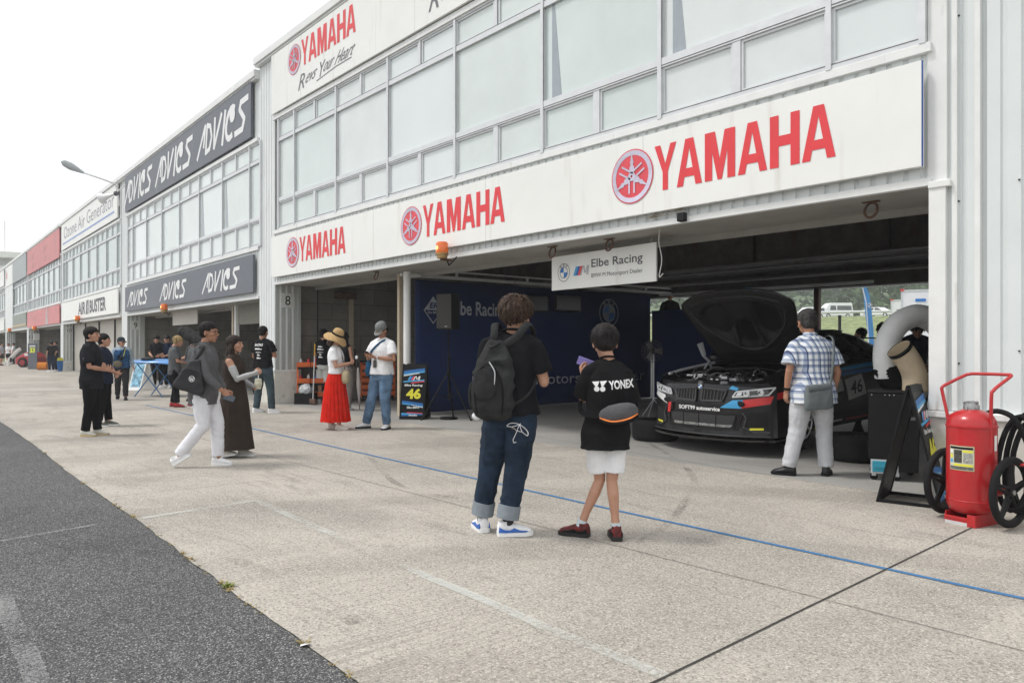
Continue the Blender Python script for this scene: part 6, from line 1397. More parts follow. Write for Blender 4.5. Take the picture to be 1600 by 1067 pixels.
# diamond logo
ya, _ = onw(663, 480); yb, _ = onw(690, 480); yc = (ya + yb) / 2; zt = onw(677, 463)[1]; zb_ = onw(677, 505)[1]; zm = onw(663, 484)[1]; w2 = (yb - ya) / 2 * 1.05
k = MB(); k.add([(.046, yc - w2, zm), (.046, yc + w2, zm), (.046, yc, zt)], [(0, 1, 2)])
put_stroke(k, [(yc - w2, zm), (yc, zb_), (yc + w2, zm)], .02, (.046, 0, 0), (0, 1, 0), (0, 0, 1), (1, 0, 0)); k.build('diamond_logo', M_wl, tw_)
k = MB(); put_text(k, 'ER', (.0485, yc - w2 * .42, zm + (zt - zm) * .12), (0, w2 * .95, 0), (0, 0, (zt - zm) * .42), .03, .15); k.build('diamond_letters', M_navy, tw_)
k = MB(); put_text(k, 'Elbe BMW', (.0485, yc - w2 * .6, zm - .075), (0, w2 * 1.2, 0), (0, 0, .055), .02); k.build('diamond_words', M_wl, tw_)
yr, zr = onw(951, 489); roundel(tw_, (.05, yr, zr), (0, 1, 0), (0, 0, 1), (1, 0, 0), .34, M_wl, mat('dim_white', (.3, .33, .38), .5))
# white tent frame
tf = thing('tent_frame', 'white aluminium tent frame around the dark navy walls', 'tent frame', (-12.42, 7.7, 0))
k = MB(); k.box(-.035, .035, -.0, 8.2, 2.69, 2.75); k.build('eaves_rail', M_trim, tf); k = MB(); k.box(-.03, .03, 0, 8.2, 2.83, 2.86)
k.build('upper_rail', M_trim, tf)
for i, y in enumerate((1.3, 3.2, 5.2, 7.2)):
    k = MB(); k.box(-.02, .02, y, y + .04, 2.75, 2.83); k.build('rail_bracket', M_trim, tf)
k = MB(); k.box(.1, 5.5, 7.62, 7.68, 2.62, 2.68); k.build('rear_rail', M_trim, tf)
k = MB(); k.box(-.215, -.135, .05, .13, 0, 2.75); cp = k; cp.build('cream_post', mat('cream_paint', (.52, .44, .32), .6, var=.1), tf)
tw2 = thing('tent_wall', 'dark navy rear fabric wall behind the raised bonnet with a black gap', 'tent wall', (XW, 15.35, 0))
k = MB(); k.box(.02, 2.75, 0, .02, .03, zz(482, -11, 15.3)); k.build('fabric', M_navy, tw2); k = MB(); k.box(2.83, 3.35, 0.01, .03, .03, zz(482, -11, 15.3)); k.build('fabric', M_navy, tw2)
# tv screens
for px, lab in ((834, 'dark wall screen nearer the backpack man on the navy wall'), (885, 'dark wall screen farther along the navy wall')):
    y0, z0 = onw(px - 20, 486); y1, z1 = onw(px + 20, 466); t = thing('wall_screen', lab, 'screen', (XW + .06, y0 + 8.15, z0))
    k = MB(); k.box(0, .05, 0, y1 - y0, 0, z1 - z0 + .05); k.build('casing', M_black, t, bevel=.005); k = MB(); k.box(.0505, .053, .03, y1 - y0 - .03, .03, z1 - z0 + .02); k.build('screen', mat('screen_dim', (.03, .032, .03), .2), t)
# loudspeaker and tripod
q = gp(701, 655); x, y = q; z0 = zz(515, x, y); z1 = zz(459, x, y)
ts = thing('speaker_stand', 'black tripod stand carrying the loudspeaker before the navy wall', 'stand', (x, y, 0))
k = MB(); k.tube([(0, 0, .35), (0, 0, 1.15)], .019, 10); k.tube([(0, 0, 1.1), (0, 0, z0)], .014, 10); k.build('pole', M_black, ts, smooth=True)
k = MB(); k.tube([(0, 0, .82), (0, 0, .92)], .032, 10); k.build('collar', M_black, ts); k = MB(); k.tube([(0, 0, 1.13), (.06, .03, 1.13)], .012, 8); k.build('knob', M_black, ts)
for i in range(3):
    a = R(50 + 180 + i * 120 + 25); k = MB(); k.tube([(0.02 * cos(a), .02 * sin(a), .86), (.52 * cos(a), .52 * sin(a), .015)], .013, 8); l_ = k.build('leg', M_black, ts); k = MB(); k.tube([(.24 * cos(a), .24 * sin(a), .46), (0, 0, .40)], .009, 6); k.build('brace', M_black, l_); k = MB(); k.ell((.525 * cos(a), .525 * sin(a), .018), (.022, .022, .018)); k.build('foot', M_rubber, l_)
k = MB(); k.lathe([(.16, .0), (.17, .015), (.16, .04), (.03, .05)], (0.0, 0, .0), 20); k.build('base_weight', M_black, ts)
sp_ = thing('loudspeaker', 'black box loudspeaker on the tripod before the navy wall', 'loudspeaker', (x, y, z0), R(23))
k = MB(); hgt = z1 - z0; k.prism([(-.17, -.16), (.17, -.16), (.13, .18), (-.13, .18)], lambda a, b: (a, b, 0), lambda a, b: (a, b, hgt)); k.build('cabinet', M_black, sp_, bevel=.012)
k = MB(); k.box(-.155, .155, -.168, -.1605, .02, hgt - .02); k.build('grille', mat('speaker_grille', (.035, .033, .03), .6, bump=.6, bscale=200), sp_, bevel=.003); k = MB(); k.box(.02, .07, -.172, -.168, .05, .06); k.build('badge', M_alu, sp_)
# pedestal fan
x, y = gp(1021, 652); t = thing('pedestal_fan', 'grey pedestal fan in the dark beside the car', 'fan', (x, y, 0), R(20)); zf = zz(548, x, y)
k = MB(); k.tube([(0, 0, .3), (0, 0, zf)], .018, 8); k.build('pole', M_alu, t)
for i in range(3):
    a = R(30 + i * 120); k = MB(); k.tube([(0, 0, .34), (.32 * cos(a), .32 * sin(a), .01)], .012, 6); k.build('leg', M_alu, t)
M_cage = mat('fan_cage', (.08, .08, .08), .5)
k = MB()
for r in (.08, .15, .21): k.tube([(r * cos(2 * PI * i / 24), -.08 - (.21 - r) * .2, zf + r * sin(2 * PI * i / 24)) for i in range(25)], .005, 5, caps=False)
for i in range(16): a = 2 * PI * i / 16; k.tube([(0, -.125, zf), (.21 * cos(a), -.08, zf + .21 * sin(a)), (.1 * cos(a), .04, zf + .1 * sin(a))], .003, 4)
k.build('cage', M_cage, t)
for i in range(3):
    a = 2 * PI * i / 3; k = MB(); u = Vector((cos(a), 0, sin(a))); v2 = Vector((-sin(a), 0, cos(a))); c = Vector((0, -.06, zf)); k.add([c + u * .03 - v2 * .03, c + u * .18 - v2 * .07 + Vector((0, .03, 0)), c + u * .18 + v2 * .05 - Vector((0, .02, 0)), c + u * .03 + v2 * .02], [(0, 1, 2, 3)]); o = k.build('blade', mat('fan_blade', (.12, .12, .12), .4), t); sd = o.modifiers.new('s', 'SOLIDIFY'); sd.thickness = .004
k = MB(); k.ell((0, 0, zf), (.06, .1, .06)); k.build('motor', M_dark, t, smooth=True)
# tyres lying flat
def tyre(x, y, z, lab, r=.335, wd=.30):
    t = thing('tyre', lab, 'tyre', (x, y, z), random.uniform(0, 3), 'race tyres lying on the garage floor')
    k = MB(); pr = [(.22, .02), (.26, .0), (r - .03, .005), (r - .005, .035), (r, .08), (r, wd - .08), (r - .005, wd - .035), (r - .03, wd - .005), (.26, wd), (.22, wd - .02), (.215, wd * .5), (.22, .02)]
    k.lathe(pr, (0, 0, 0), 40, caps=False); k.build('tread', M_rubber, t, smooth=True)
    k = MB(); k.lathe([(.21, wd - .05), (.20, wd - .09), (.06, wd - .06), (.05, wd - .03), (.0001, wd - .03)], (0, 0, 0), 24, caps=False); w_ = k.build('rim', M_dark, t, smooth=True)
    k = MB()
    for i in range(5): a = 2 * PI * i / 5; k.tube([(.05 * cos(a), .05 * sin(a), wd - .04), (.205 * cos(a), .205 * sin(a), wd - .055)], .02, 6, flat=.5)
    k.build('spokes', M_dark, w_)
tyre(-7.0, 8.62, .005, 'single race tyre lying flat at the left of the car nose'); tyre(-4.22, 8.92, .005, 'race tyre lying flat behind the legs of the checked-shirt man', r=.34, wd=.31); tyre(-6.9, 10.9, .005, 'race tyre lying flat in the dark beyond the car', r=.33)
tyre(-4.25, 12.9, .005, 'race tyre lying flat near the rear of the car')
# ---- number A-boards
def aboard(label, loc, rz, dark_side=False):
    t = thing('a_board', label, 'sign board', (loc[0], loc[1], 0), rz, 'black folding number boards')
    W2 = .235; H_ = 1.02; sp = .24
    for sgn in (-1, 1):
        T = lambda x, z, o=0: Vector((x, sgn * (sp * (1 - z / H_) + .012 + o * 1.0), z))
        M_ = lambda x, z, o: T(x, z) + Vector((0, sgn * .97, .23)).normalized() * o
        k = MB(); fr = .035
        for a, b_, c, d in ((-W2, -W2 + fr, 0, H_), (W2 - fr, W2, 0, H_), (-W2 + fr, W2 - fr, H_ - .06, H_), (-W2 + fr, W2 - fr, .0, .05)):
            k.prism([(a, c), (b_, c), (b_, d), (a, d)], lambda x, z: M_(x, z, -.016), lambda x, z: M_(x, z, .004))
        f = k.build('frame', M_black, t)
        k = MB(); k.prism([(-W2 + fr, .05), (W2 - fr, .05), (W2 - fr, H_ - .06), (-W2 + fr, H_ - .06)], lambda x, z: M_(x, z, -.010), lambda x, z: M_(x, z, .0)); p = k.build('panel', mat('board_black', (.008, .008, .009), .4, spec=.2), t)
        ux = Vector((-sgn, 0, 0)) * -1 if sgn < 0 else Vector((-1, 0, 0)); ux = Vector((1 if sgn < 0 else -1, 0, 0)); up = (M_(0, 1, 0) - M_(0, 0, 0)); nn = Vector((0, sgn * .97, .23)).normalized()
        def O(a, z, e=.006): return M_(a * ux.x, z, e)
        def band(z0, z1, c, e=.006, sl=.05, a0=-W2 + fr, a1=W2 - fr):
            k = MB(); k.add([O(a0, z0, e), O(a1, z0 + sl, e), O(a1, z1 + sl, e), O(a0, z1, e)], [(0, 1, 2, 3)]); k.build('stripe', c, p)
        band(.84, .89, M_bluem, sl=.05); band(.81, .84, M_cyanm, sl=.05); band(.79, .81, M_whitepaint, sl=.05, a1=.1)
        band(.675, .70, M_cyanm, sl=.03); band(.655, .675, M_red, sl=.03, a0=-.05)
        band(.30, .345, M_bluem, sl=-.05); band(.28, .30, M_cyanm, sl=-.05); band(.265, .28, M_whitepaint, sl=-.05, a0=-.02)
        band(.09, .12, M_cyanm, sl=-.01); band(.06, .09, M_bluem, sl=.02); band(.12, .135, M_red, sl=-.01, a0=-.1)
        mmark(p, O(-.12, .715, .006), ux * .20, up * .075, nn, M_whitepaint)
        k = MB(); put_text(k, 'Elbe Racing', O(-.17, .595, .006), ux * .34, up * .05, .03); put_text(k, 'Elbe BMW', O(-.10, .20, .006), ux * .24, up * .04, .03); put_text(k, 'Studie', O(-.06, .065, .010), ux * .16, up * .03, .03); k.build('small_lettering', M_whitepaint, p)
        k = MB(); put_text(k, '46', O(-.13, .375, .006), ux * .28, up * .19, .045); k.build('number', M_yellow, p)
    k = MB(); k.box(-W2, -W2 + .03, -sp, sp, .0, .03); k.build('base_bar', M_black, t); k = MB(); k.box(W2 - .03, W2, -sp, sp, .0, .03); k.build('base_bar', M_black, t)
    return t
q = gp(643, 654); aboard('upright number forty-six board standing before the white tent post', (q[0] + .0, q[1] + .08), R(42))
q = gp(1421, 783); ab = aboard('number board seen edge-on between the cooler cart and the wall corner', (q[0] + .03, q[1] + .02), R(101))
# ---- spot cooler cart with ducts
qa = Vector(gd(1357, 7.65)); rr_ = R(25)
tc_ = thing('spot_cooler', 'black portable cooler on casters with beige stub duct beside the car', 'air cooler', (qa.x, qa.y, 0), rr_)
s_ = 7.65 / FPX
k = MB(); k.box(0, 70 * s_, 0, .55, .215, .88); k.box(-.008, 70 * s_ + .008, -.008, .56, .88, .905); k.build('housing', mat('cooler_black', (.010, .010, .011), .5, var=.15, spec=.2), tc_, bevel=.01)
k = MB()
for a in (.03, .15, .19, .23, .33): k.ell((a, -.012, .865), (.005, .004, .005), n=8, m=6)
k.ell((.26, -.004, .50), (.006, .005, .006), n=8, m=6); k.build('screws', M_alu, tc_)
k = MB(); k.box(.34, .42, -.003, .01, .62, .65); k.build('latch_slot', M_gap, tc_)
k = MB(); k.box(.02, .27, -.006, .05, .075, .215); k.build('tray_frame', M_alu, tc_); k = MB(); k.box(.27, .45, -.0, .5, .10, .215); k.build('lower_housing', M_black, tc_); k = MB(); k.box(.035, .255, -.02, .05, .09, .20); k.box(.05, .25, -.028, -.02, .13, .16); k.build('water_tank', mat('tank_blue', (.03, .30, .42), .35), tc_, bevel=.01)
for a, b_ in ((.05, .05), (.26, .06), (.05, .5), (.40, .5)):
    k = MB(); k.tube([(a, b_ - .018, .037), (a, b_ + .018, .037)], .036, 14); c_ = k.build('caster', M_rubber, tc_, smooth=True); k = MB(); k.box(a - .02, a + .02, b_ - .024, b_ + .024, .045, .08); k.build('caster_fork', M_alu, c_)
M_duct = mat('beige_duct', (.58, .47, .33), .8, var=.08, scale=6, bump=.3, bscale=60); M_duct_w = mat('white_duct', (.72, .73, .72), .55, var=.05)
cx_ = .43
pts = [(cx_ + .0, .22, .90), (cx_ + .0, .22, 1.03), (cx_ - .03, .20, 1.14), (cx_ - .09, .16, 1.25), (cx_ - .15, .12, 1.33)]
k = MB(); P_ = smoothcurve(pts, 10); k.tube(P_, [.118 + (.0025 if i % 2 else 0) for i in range(len(P_))], 24, caps=False); d_ = k.build('stub_duct', M_duct, tc_, smooth=True); so_ = d_.modifiers.new('s', 'SOLIDIFY'); so_.thickness = .006
e_ = P_[-1]; dd = (P_[-1] - P_[-2]).normalized(); k = MB(); k.tube([e_ - dd * .035, e_ + dd * .004], .124, 24, caps=False); o = k.build('duct_band', M_black, tc_, smooth=True); so_ = o.modifiers.new('s', 'SOLIDIFY'); so_.thickness = .006
# exhaust duct: black elbow plus big white arch
def px3(px, py, dep):  # world point
    x, y = gd(px, dep); return Vector((x, y, CAM_H + (HY - py) * dep / FPX))
wdct = thing('exhaust_hose', 'fat white flexible hose arching up behind the cooler cart', 'hose', (qa.x, qa.y, 0))
o3 = Vector((qa.x, qa.y, 0))
pts = [px3(1390, 580, 7.95), px3(1383, 556, 7.95), px3(1388, 530, 8.0), px3(1405, 505, 8.05), px3(1434, 493, 8.1), px3(1462, 506, 8.15), px3(1480, 535, 8.2), px3(1482, 570, 8.2), px3(1465, 597, 8.2), px3(1438, 600, 8.15), px3(1425, 622, 8.1)]
pts[0] = px3(1386, 590, 7.95)
P_ = smoothcurve([p - o3 for p in pts], 14); k = MB(); k.tube(P_, [.118 + (.0035 if i % 2 else 0) for i in range(len(P_))], 24); k.build('hose_body', M_duct_w, wdct, smooth=True)
P2 = smoothcurve([px3(1402, 620, 7.95) - o3, px3(1398, 600, 7.95) - o3, px3(1388, 586, 7.95) - o3, px3(1384, 573, 7.95) - o3], 5); k = MB(); k.tube(P2, .125, 20); vox(k, 'black_sleeve', M_blackfab, wdct, .012, 1, wr=.010)
# ---- wheeled fire extinguisher
ex = thing('fire_extinguisher', 'large red wheeled fire extinguisher with black spoked wheels by the white wall', 'fire extinguisher', (-2.15, 6.42, 0), R(-11), scale=.955)
M_exr = mat('extinguisher_red', (.46, .012, .016), .33, var=.10, scale=5, coat=.3, bump=.12, bscale=9, dirt=((.33, .05, .045), 9, .64, .5))
r = .178; k = MB(); k.lathe([(.06, .085), (.12, .09), (.16, .115), (r, .165), (r, .19), (r + .003, .193), (r + .003, .20), (r, .203), (r, .775), (r + .006, .778), (r + .006, .792), (r, .795), (r * .97, .83), (r * .86, .865), (r * .62, .895), (.07, .91), (.055, .915)], (0, 0, 0), 48); k.build('tank', M_exr, ex, smooth=True)
k = MB(); k.lathe([(.058, .912), (.058, .945), (.05, .955), (.05, .975), (.03, .98)], (0, 0, 0), 20); k.ell((.045, -.01, .972), (.012, .012, .014)); k.ell((-.05, -.01, .965), (.012, .012, .014)); k.tube([(.0, -.055, .94), (.0, -.075, .91)], .004, 6); k.build('valve_cap', mat('brushed_steel', (.35, .35, .35), .35, .8, var=.3, scale=30), ex, smooth=True)
k = MB(); k.box(-.125, .125, -.16, -.15, 0, .045); k.box(-.125, .125, -.165, -.15, .045, .07); k.box(-.125, -.115, -.15, .15, 0, .10); k.box(.115, .125, -.15, .15, 0, .10); k.box(-.12, .12, .14, .15, 0, .07); k.box(.06, .125, -.17, -.16, 0, .10); k.build('foot_frame', M_exr, ex, bevel=.003)
k = MB(); k.box(-.12, .06, -.1625, -.1605, .004, .03); k.build('foot_wear', M_alu, ex)
hp = [(-.182, 0, .62), (-.19, 0, .82), (-.235, 0, 1.03), (-.238, .0, 1.08), (-.205, .04, 1.115), (-.13, .12, 1.175), (-.10, .145, 1.19), (-.04, .15, 1.195), (.19, .15, 1.195), (.222, .145, 1.19), (.225, .12, 1.175), (.19, .02, 1.105), (.178, -.02, 1.07), (.172, -.035, 1.02), (.170, -.04, .62)]
k = MB(); k.tube(smoothcurve(hp, 4), .0135, 12); k.build('handle', M_exr, ex, smooth=True)
# wheels
for sg, yy in ((-1, .10), (1, .04)):
    cxw = sg * .275; cz = .292; k = MB(); n = 40; rs = []
    for i in range(n):
        a = 2 * PI * i / n; rs.append([Vector((cxw + .028 * cos(b_) , yy + (.246 + .031 * sin(b_)) * cos(a), cz + (.246 + .031 * sin(b_)) * sin(a))) for b_ in [2 * PI * q / 12 for q in range(12)]])
    rs.append(rs[0]); k.rings(rs, caps=False); wv = k.build('wheel', M_rubber, ex, smooth=True)
    k = MB(); k.tube([(cxw - .02, yy, cz), (cxw + .02, yy, cz)], .045, 18)
    for i in range(5):
        a = 2 * PI * i / 5 + .3; u = Vector((0, cos(a), sin(a))); v2 = Vector((0, -sin(a), cos(a)))
        for s2 in (-1, 1):
            c0 = Vector((cxw, yy, cz)) + u * .035 + v2 * .020 * s2; c1 = Vector((cxw, yy, cz)) + u * .232 + v2 * .010 * s2
            k.tube([c0, c1], [.018, .013], 6, flat=1)
    n = 32; k.tube([(cxw, yy + .228 * cos(2 * PI * i / n), cz + .228 * sin(2 * PI * i / n)) for i in range(n + 1)], .012, 6, caps=False); k.build('spokes', M_black, wv, smooth=True)
    k = MB(); k.tube([(cxw, yy, cz), (cxw + sg * .03, yy, cz)], .020, 12); k.build('axle_nut', M_steel, wv)
    k = MB(); k.tube([(sg * .15, yy, cz), (sg * .245, yy, cz)], .026, 12); k.tube([(sg * .175, yy, cz), (sg * .20, yy, cz)], .045, 12); k.build('axle', M_exr, ex, smooth=True)
# label
def curved(a0, a1, z0, z1, e, m, nm, par):
    k = MB(); vs = []; n = 8
    for i in range(n + 1):
        a = a0 + (a1 - a0) * i / n
        for z in (z0, z1): vs.append(((r + e) * sin(a), -(r + e) * cos(a), z))
    k.add(vs, [(2 * i, 2 * i + 2, 2 * i + 3, 2 * i + 1) for i in range(n)]); return k.build(nm, m, par)
la = R(5.5); W_ = 1.06
def ca(u): return la - W_ / 2 + W_ * u
lb = curved(ca(0), ca(1), .44, .635, .0015, mat('label_gold', (.45, .38, .20), .5), 'label', ex)
curved(ca(.02), ca(.98), .445, .630, .0025, mat('label_cream', (.62, .60, .48), .5), 'label_face', lb); curved(ca(.04), ca(.96), .608, .626, .0035, M_black, 'label_title', lb); curved(ca(.22), ca(.55), .50, .602, .0035, mat('label_dark', (.06, .06, .05), .5, var=.9, scale=60), 'label_pictures', lb)
curved(ca(.57), ca(.96), .585, .602, .0035, M_yellow, 'label_band', lb); curved(ca(.2), ca(.96), .475, .492, .0035, M_yellow, 'label_band', lb); curved(ca(.04), ca(.96), .448, .472, .0035, mat('label_text_block', (.14, .14, .13), .5, var=.8, scale=120), 'label_text', lb)
for i, c in enumerate((M_whitepaint, M_yellow, M_cyanm)): curved(ca(.05), ca(.17), .575 - i * .038, .602 - i * .038, .0035, c, 'label_symbol', lb)
curved(ca(.60), ca(.94), .50, .58, .0035, mat('label_fine_text', (.42, .42, .38), .5, var=.6, scale=150), 'label_text', lb)
curved(R(88), R(101), .60, .72, .002, M_whitepaint, 'side_sticker', ex)
# hose coil at the right
hc = thing('fire_hose', 'thick black hose coiled on the right side of the red extinguisher', 'hose', (-2.15, 6.42, 0), R(-4), scale=.955)
for i, (dx, dy, rr1, rz1, nm) in enumerate(((.20, .17, .20, .36, 'hose_loop'), (.235, .22, .21, .38, 'hose_loop'), (.30, .20, .24, .36, 'hose_loop'))):
    k = MB(); n = 28; k.tube([(dx + rr1 * .62 * cos(2 * PI * q / n) + .05, dy + .10 * sin(2 * PI * q / n) + .02 * i, .50 + rz1 * sin(2 * PI * q / n)) for q in range(n + 1)], .021, 12, caps=False); k.build(nm, M_rubber, hc, smooth=True)
k = MB(); k.tube(smoothcurve([(.02, .17, .86), (.12, .17, .90), (.25, .17, .84), (.34, .19, .62)]), .021, 10); k.build('hose_end', M_rubber, hc, smooth=True)
k = MB(); k.tube([(.17, .12, .50), (.42, .16, .50)], .012, 8); k.build('hose_hanger', M_exr, ex)

# ================================================================ garage eight, left part: tool trolleys, brooms, post
def trolley(loc, rz, label, W_=.95, open_=True):
    t = thing('tool_trolley', label, 'tool trolley', (loc[0], loc[1], 0), rz, 'orange tool trolleys against the block wall'); D_ = .5
    k = MB()
    for a in (-W_ / 2, W_ / 2 - .04):
        for b_ in (-D_ / 2, D_ / 2 - .04): k.box(a, a + .04, b_, b_ + .04, .10, .95)
    k.build('frame', M_orange, t)
    if open_:
        for z in (.16, .48, .86):
            k = MB(); k.box(-W_ / 2, W_ / 2, -D_ / 2 - .004, D_ / 2, z, z + .03); k.box(-W_ / 2, W_ / 2, -D_ / 2 - .01, -D_ / 2 + .01, z + .03, z + .11); k.build('shelf', M_orange, t)
            k = MB(); k.box(-W_ / 2 + .02, W_ / 2 - .02, -D_ / 2 - .016, -D_ / 2 - .011, z - .05, z); k.build('shelf_painted_shadow', M_black, t)  # black strip stands in for the shadow below each shelf front
        rn = random.Random(3)
        for z in (.19, .51, .89):
            for i in range(5):
                x0 = -W_ / 2 + .08 + i * W_ / 5.4; hh_ = rn.uniform(.08, .2); k = MB(); k.lathe([(.03, 0), (.035, .01), (.035, hh_ * .7), (.015, hh_ * .85), (.015, hh_)], (x0, rn.uniform(-.1, .05), z), 10); k.build('bottle', rn.choice([M_whitepaint, M_red, M_black, M_alu, M_bluem]), t, smooth=True)
    else:
        for i in range(5):
            z = .14 + i * .16; k = MB(); k.box(-W_ / 2 + .0, W_ / 2, -D_ / 2 - .01, D_ / 2, z, z + .145); d_ = k.build('drawer', M_orange, t, bevel=.006); k = MB(); k.box(-W_ / 2 + .03, W_ / 2 - .03, -D_ / 2 - .025, -D_ / 2 - .011, z + .105, z + .13); k.build('handle', M_black, d_)
        k = MB(); k.box(-W_ / 2 - .01, W_ / 2 + .01, -D_ / 2 - .02, D_ / 2 + .01, .95, .99); k.build('top_tray', M_black, t, bevel=.01)
    for a in (-W_ / 2 + .06, W_ / 2 - .06):
        for b_ in (-.18, .18): 
            k = MB(); k.tube([(a - .015, b_, .05), (a + .015, b_, .05)], .05, 12); k.build('caster', M_rubber, t)
    return t
trolley((-16.75, yx(497, -16.75)), R(62), 'open orange tool trolley crowded with bottles beside the number eight pier'); trolley((-16.6, yx(590, -16.6)), R(62), 'orange drawer trolley with black top behind the jeans of the capped man', .85, False)
x, y = -16.55, yx(478, -16.55); t = thing('black_crate', 'low black crate holding a clear plastic bag by the open trolley', 'crate', (x, y, 0), R(40)); k = MB(); k.box(-.22, .22, -.16, .16, 0, .26); k.build('crate_box', M_black, t, bevel=.01)
t2_ = thing('plastic_bag', 'clear crumpled plastic bag in the low black crate', 'plastic bag', (x, y, .26), 0); k = MB(); k.ell((0, 0, .06), (.2, .13, .13)); o = vox(k, 'bag_film', mat('clear_plastic', (.45, .47, .48), .15), t2_, .015, 1, wr=.03, wsc=(14, 14, 14))
x, y = -16.2, yx(489, -16.2); t = thing('broom', 'broom with yellow and silver handle leaning by the open trolley', 'broom', (x, y, 0)); k = MB(); k.tube([(0, 0, .14), (-.02, .05, 1.12)], .014, 8); k.build('handle', M_alu, t); k = MB(); k.tube([(-.02, .05, 1.12), (-.022, .06, 1.4)], .016, 8); k.build('grip', mat('broom_yellow', (.62, .36, .03), .5), t); k = MB(); k.box(-.14, .14, -.03, .03, .03, .14); k.build('broom_head', M_rust, t, bevel=.01)
x, y = -16.35, yx(484, -16.35); t = thing('rod', 'thin black rod leaning beside the yellow-gripped broom', 'rod', (x, y, 0)); k = MB(); k.tube([(0, 0, .0), (-.06, .06, 1.45)], .008, 6); k.build('rod_body', M_black, t)
# wall rail with junction box in garage eight
Xr = -17.28; yy = yx(548, Xr); t = thing('wall_conduit', 'cream vertical conduit with rusty box on the block wall of garage eight', 'conduit', (Xr, yy, 0)); k = MB(); k.box(0, .06, -.05, .05, .9, zz(462, Xr, yy)); k.build('conduit', mat('cream_paint', (.52, .44, .32), .6), t); k = MB(); z_ = zz(468, Xr, yy); k.box(0, .14, -.45, .1, z_, z_ + .16); k.build('rusty_box', M_rust, t)
yy = yx(496, Xr); t = thing('wall_cable', 'thin black cable running down the block wall beside pier eight', 'cable', (Xr, yy, 0)); k = MB(); k.tube([(.01, 0, 0.8), (.01, 0, 3.6)], .012, 6); k.build('cable_line', M_black, t)
# white round post before tent wall
x, y = gd(636, 14.2); t = thing('downpipe', 'white round pipe standing at the corner of the navy wall', 'pipe', (x, y, 0)); k = MB(); k.tube([(0, 0, 0), (0, 0, 2.75)], .068, 20); k.build('pipe', M_trim, t, smooth=True)

# ================================================================ garage nine contents
x, y = gp(245, 619); bt = thing('trestle_stand', 'blue folding trestle legs carrying the pale blue body panel', 'trestle', (x, y, 0), R(40))
M_tb = mat('trestle_blue', (.04, .16, .34), .4)
for yy in (-.35, .35):
    for s_ in (-1, 1):
        k = MB(); k.tube([(s_ * .42, yy, 0), (-s_ * .36, yy, .92)], .015, 8); k.build('leg', M_tb, bt)
k = MB(); k.tube([(-.36, -.4, .92), (-.36, .4, .92)], .015, 8); k.tube([(.36, -.4, .92), (.36, .4, .92)], .015, 8); k.build('top_bar', M_tb, bt)
bn = thing('body_panel', 'light blue car bonnet with dark oval duct lying on the trestles', 'car panel', (x, y, .93), R(40))
k = MB(); vs = []; fs = []; n = 14
for i in range(n + 1):
    for j_ in range(9):
        u = -1 + 2 * i / n; v2 = -1 + 2 * j_ / 8; vs.append((u * .78, v2 * (.48 - .1 * u * u), .08 * (1 - u * u) - .10 * v2 * v2 + .03 * abs(u)))
    if i:
        for j_ in range(8): fs.append(((i - 1) * 9 + j_, i * 9 + j_, i * 9 + j_ + 1, (i - 1) * 9 + j_ + 1))
k.add(vs, fs); o = k.build('panel_shell', mat('panel_blue', (.05, .24, .60), .3, var=.25, scale=3, coat=.5), bn, smooth=True); sd = o.modifiers.new('s', 'SOLIDIFY'); sd.thickness = .025
k = MB(); k.ell((-.1, -.22, .075), (.22, .10, .05)); k.build('duct', M_dark, bn, smooth=True)
x, y = gp(222, 609); sb3 = thing('sandwich_board', 'small white folding board with blue pattern beside pier nine', 'sign board', (x, y, 0), R(28))
for sg in (-1, 1):
    k = MB(); k.prism([(-.30, 0), (.30, 0), (.30, .92), (-.30, .92)], lambda a, b: (a * .8, sg * (.26 * (1 - b / .92) + .005), b), lambda a, b: (a * .8, sg * (.26 * (1 - b / .92) + .03), b)); p = k.build('leaf', M_whitepaint, sb3)
    k = MB(); k.prism([(-.25, .1), (.25, .1), (.25, .85), (-.25, .85)], lambda a, b: (a * .8, sg * (.26 * (1 - b / .92) + .031), b), lambda a, b: (a * .8, sg * (.26 * (1 - b / .92) + .034), b)); k.build('poster', mat('poster_blue', (.20, .40, .62), .5, var=.9, scale=7), p)
# dark padded roll above the group
c = px3(302, 527, 15.6); t = thing('padded_roll', 'dark grey elongated padded roll raised above the group at the blue panel', 'padded roll', tuple(c)); k = MB(); a = Vector((-.30 * RX, -.30 * RY, .18)); k.tube([a, a * .8, a * .3, -a * .5, -a * .95, -a * 1.1], [.03, .10, .12, .12, .10, .03], 14); vox(k, 'wind_cover', cloth('fur_grey', (.05, .05, .052), var=.3), t, .015, 1, wr=.015, wsc=(22, 22, 22)); k = MB(); k.tube([-a * .9, -a * .9 + Vector((.9 * RX, .9 * RY, -.6))], .015, 6); k.build('pole', M_black, t)
# garage nine interior: inner wall, post, curtain, half door
ins = thing('garage_partition', 'white posts and beige panel dividing the inside of garage nine', 'partition', tuple(fpos(3.35, -.6)) + (0,), -DL)
k = MB(); k.box(-.06, .06, -.05, .05, 0, 2.5); k.build('post', M_trim, ins); k = MB(); k.box(-.28, -.16, -.05, .05, 0, 2.5); k.build('post', mat('cream_paint', (.52, .44, .32), .6), ins); k = MB(); k.box(.06, 3.2, .02, .10, 1.95, 2.5); k.build('head_panel', mat('putty_panel', (.25, .24, .20), .8), ins)
cu_ = thing('banner_curtain', 'black curtain with yellow top band in garage nine behind the man in jeans', 'curtain', tuple(fpos(3.0, -1.2)) + (0,), -DL)
k = MB(); k.box(0, 3.1, 0, .03, 0, 1.85); k.build('cloth', M_blackfab, cu_); k = MB(); k.box(0, 3.1, -.01, .035, 1.85, 2.0); k.build('yellow_band', mat('band_yellow', (.45, .48, .05), .6), cu_)
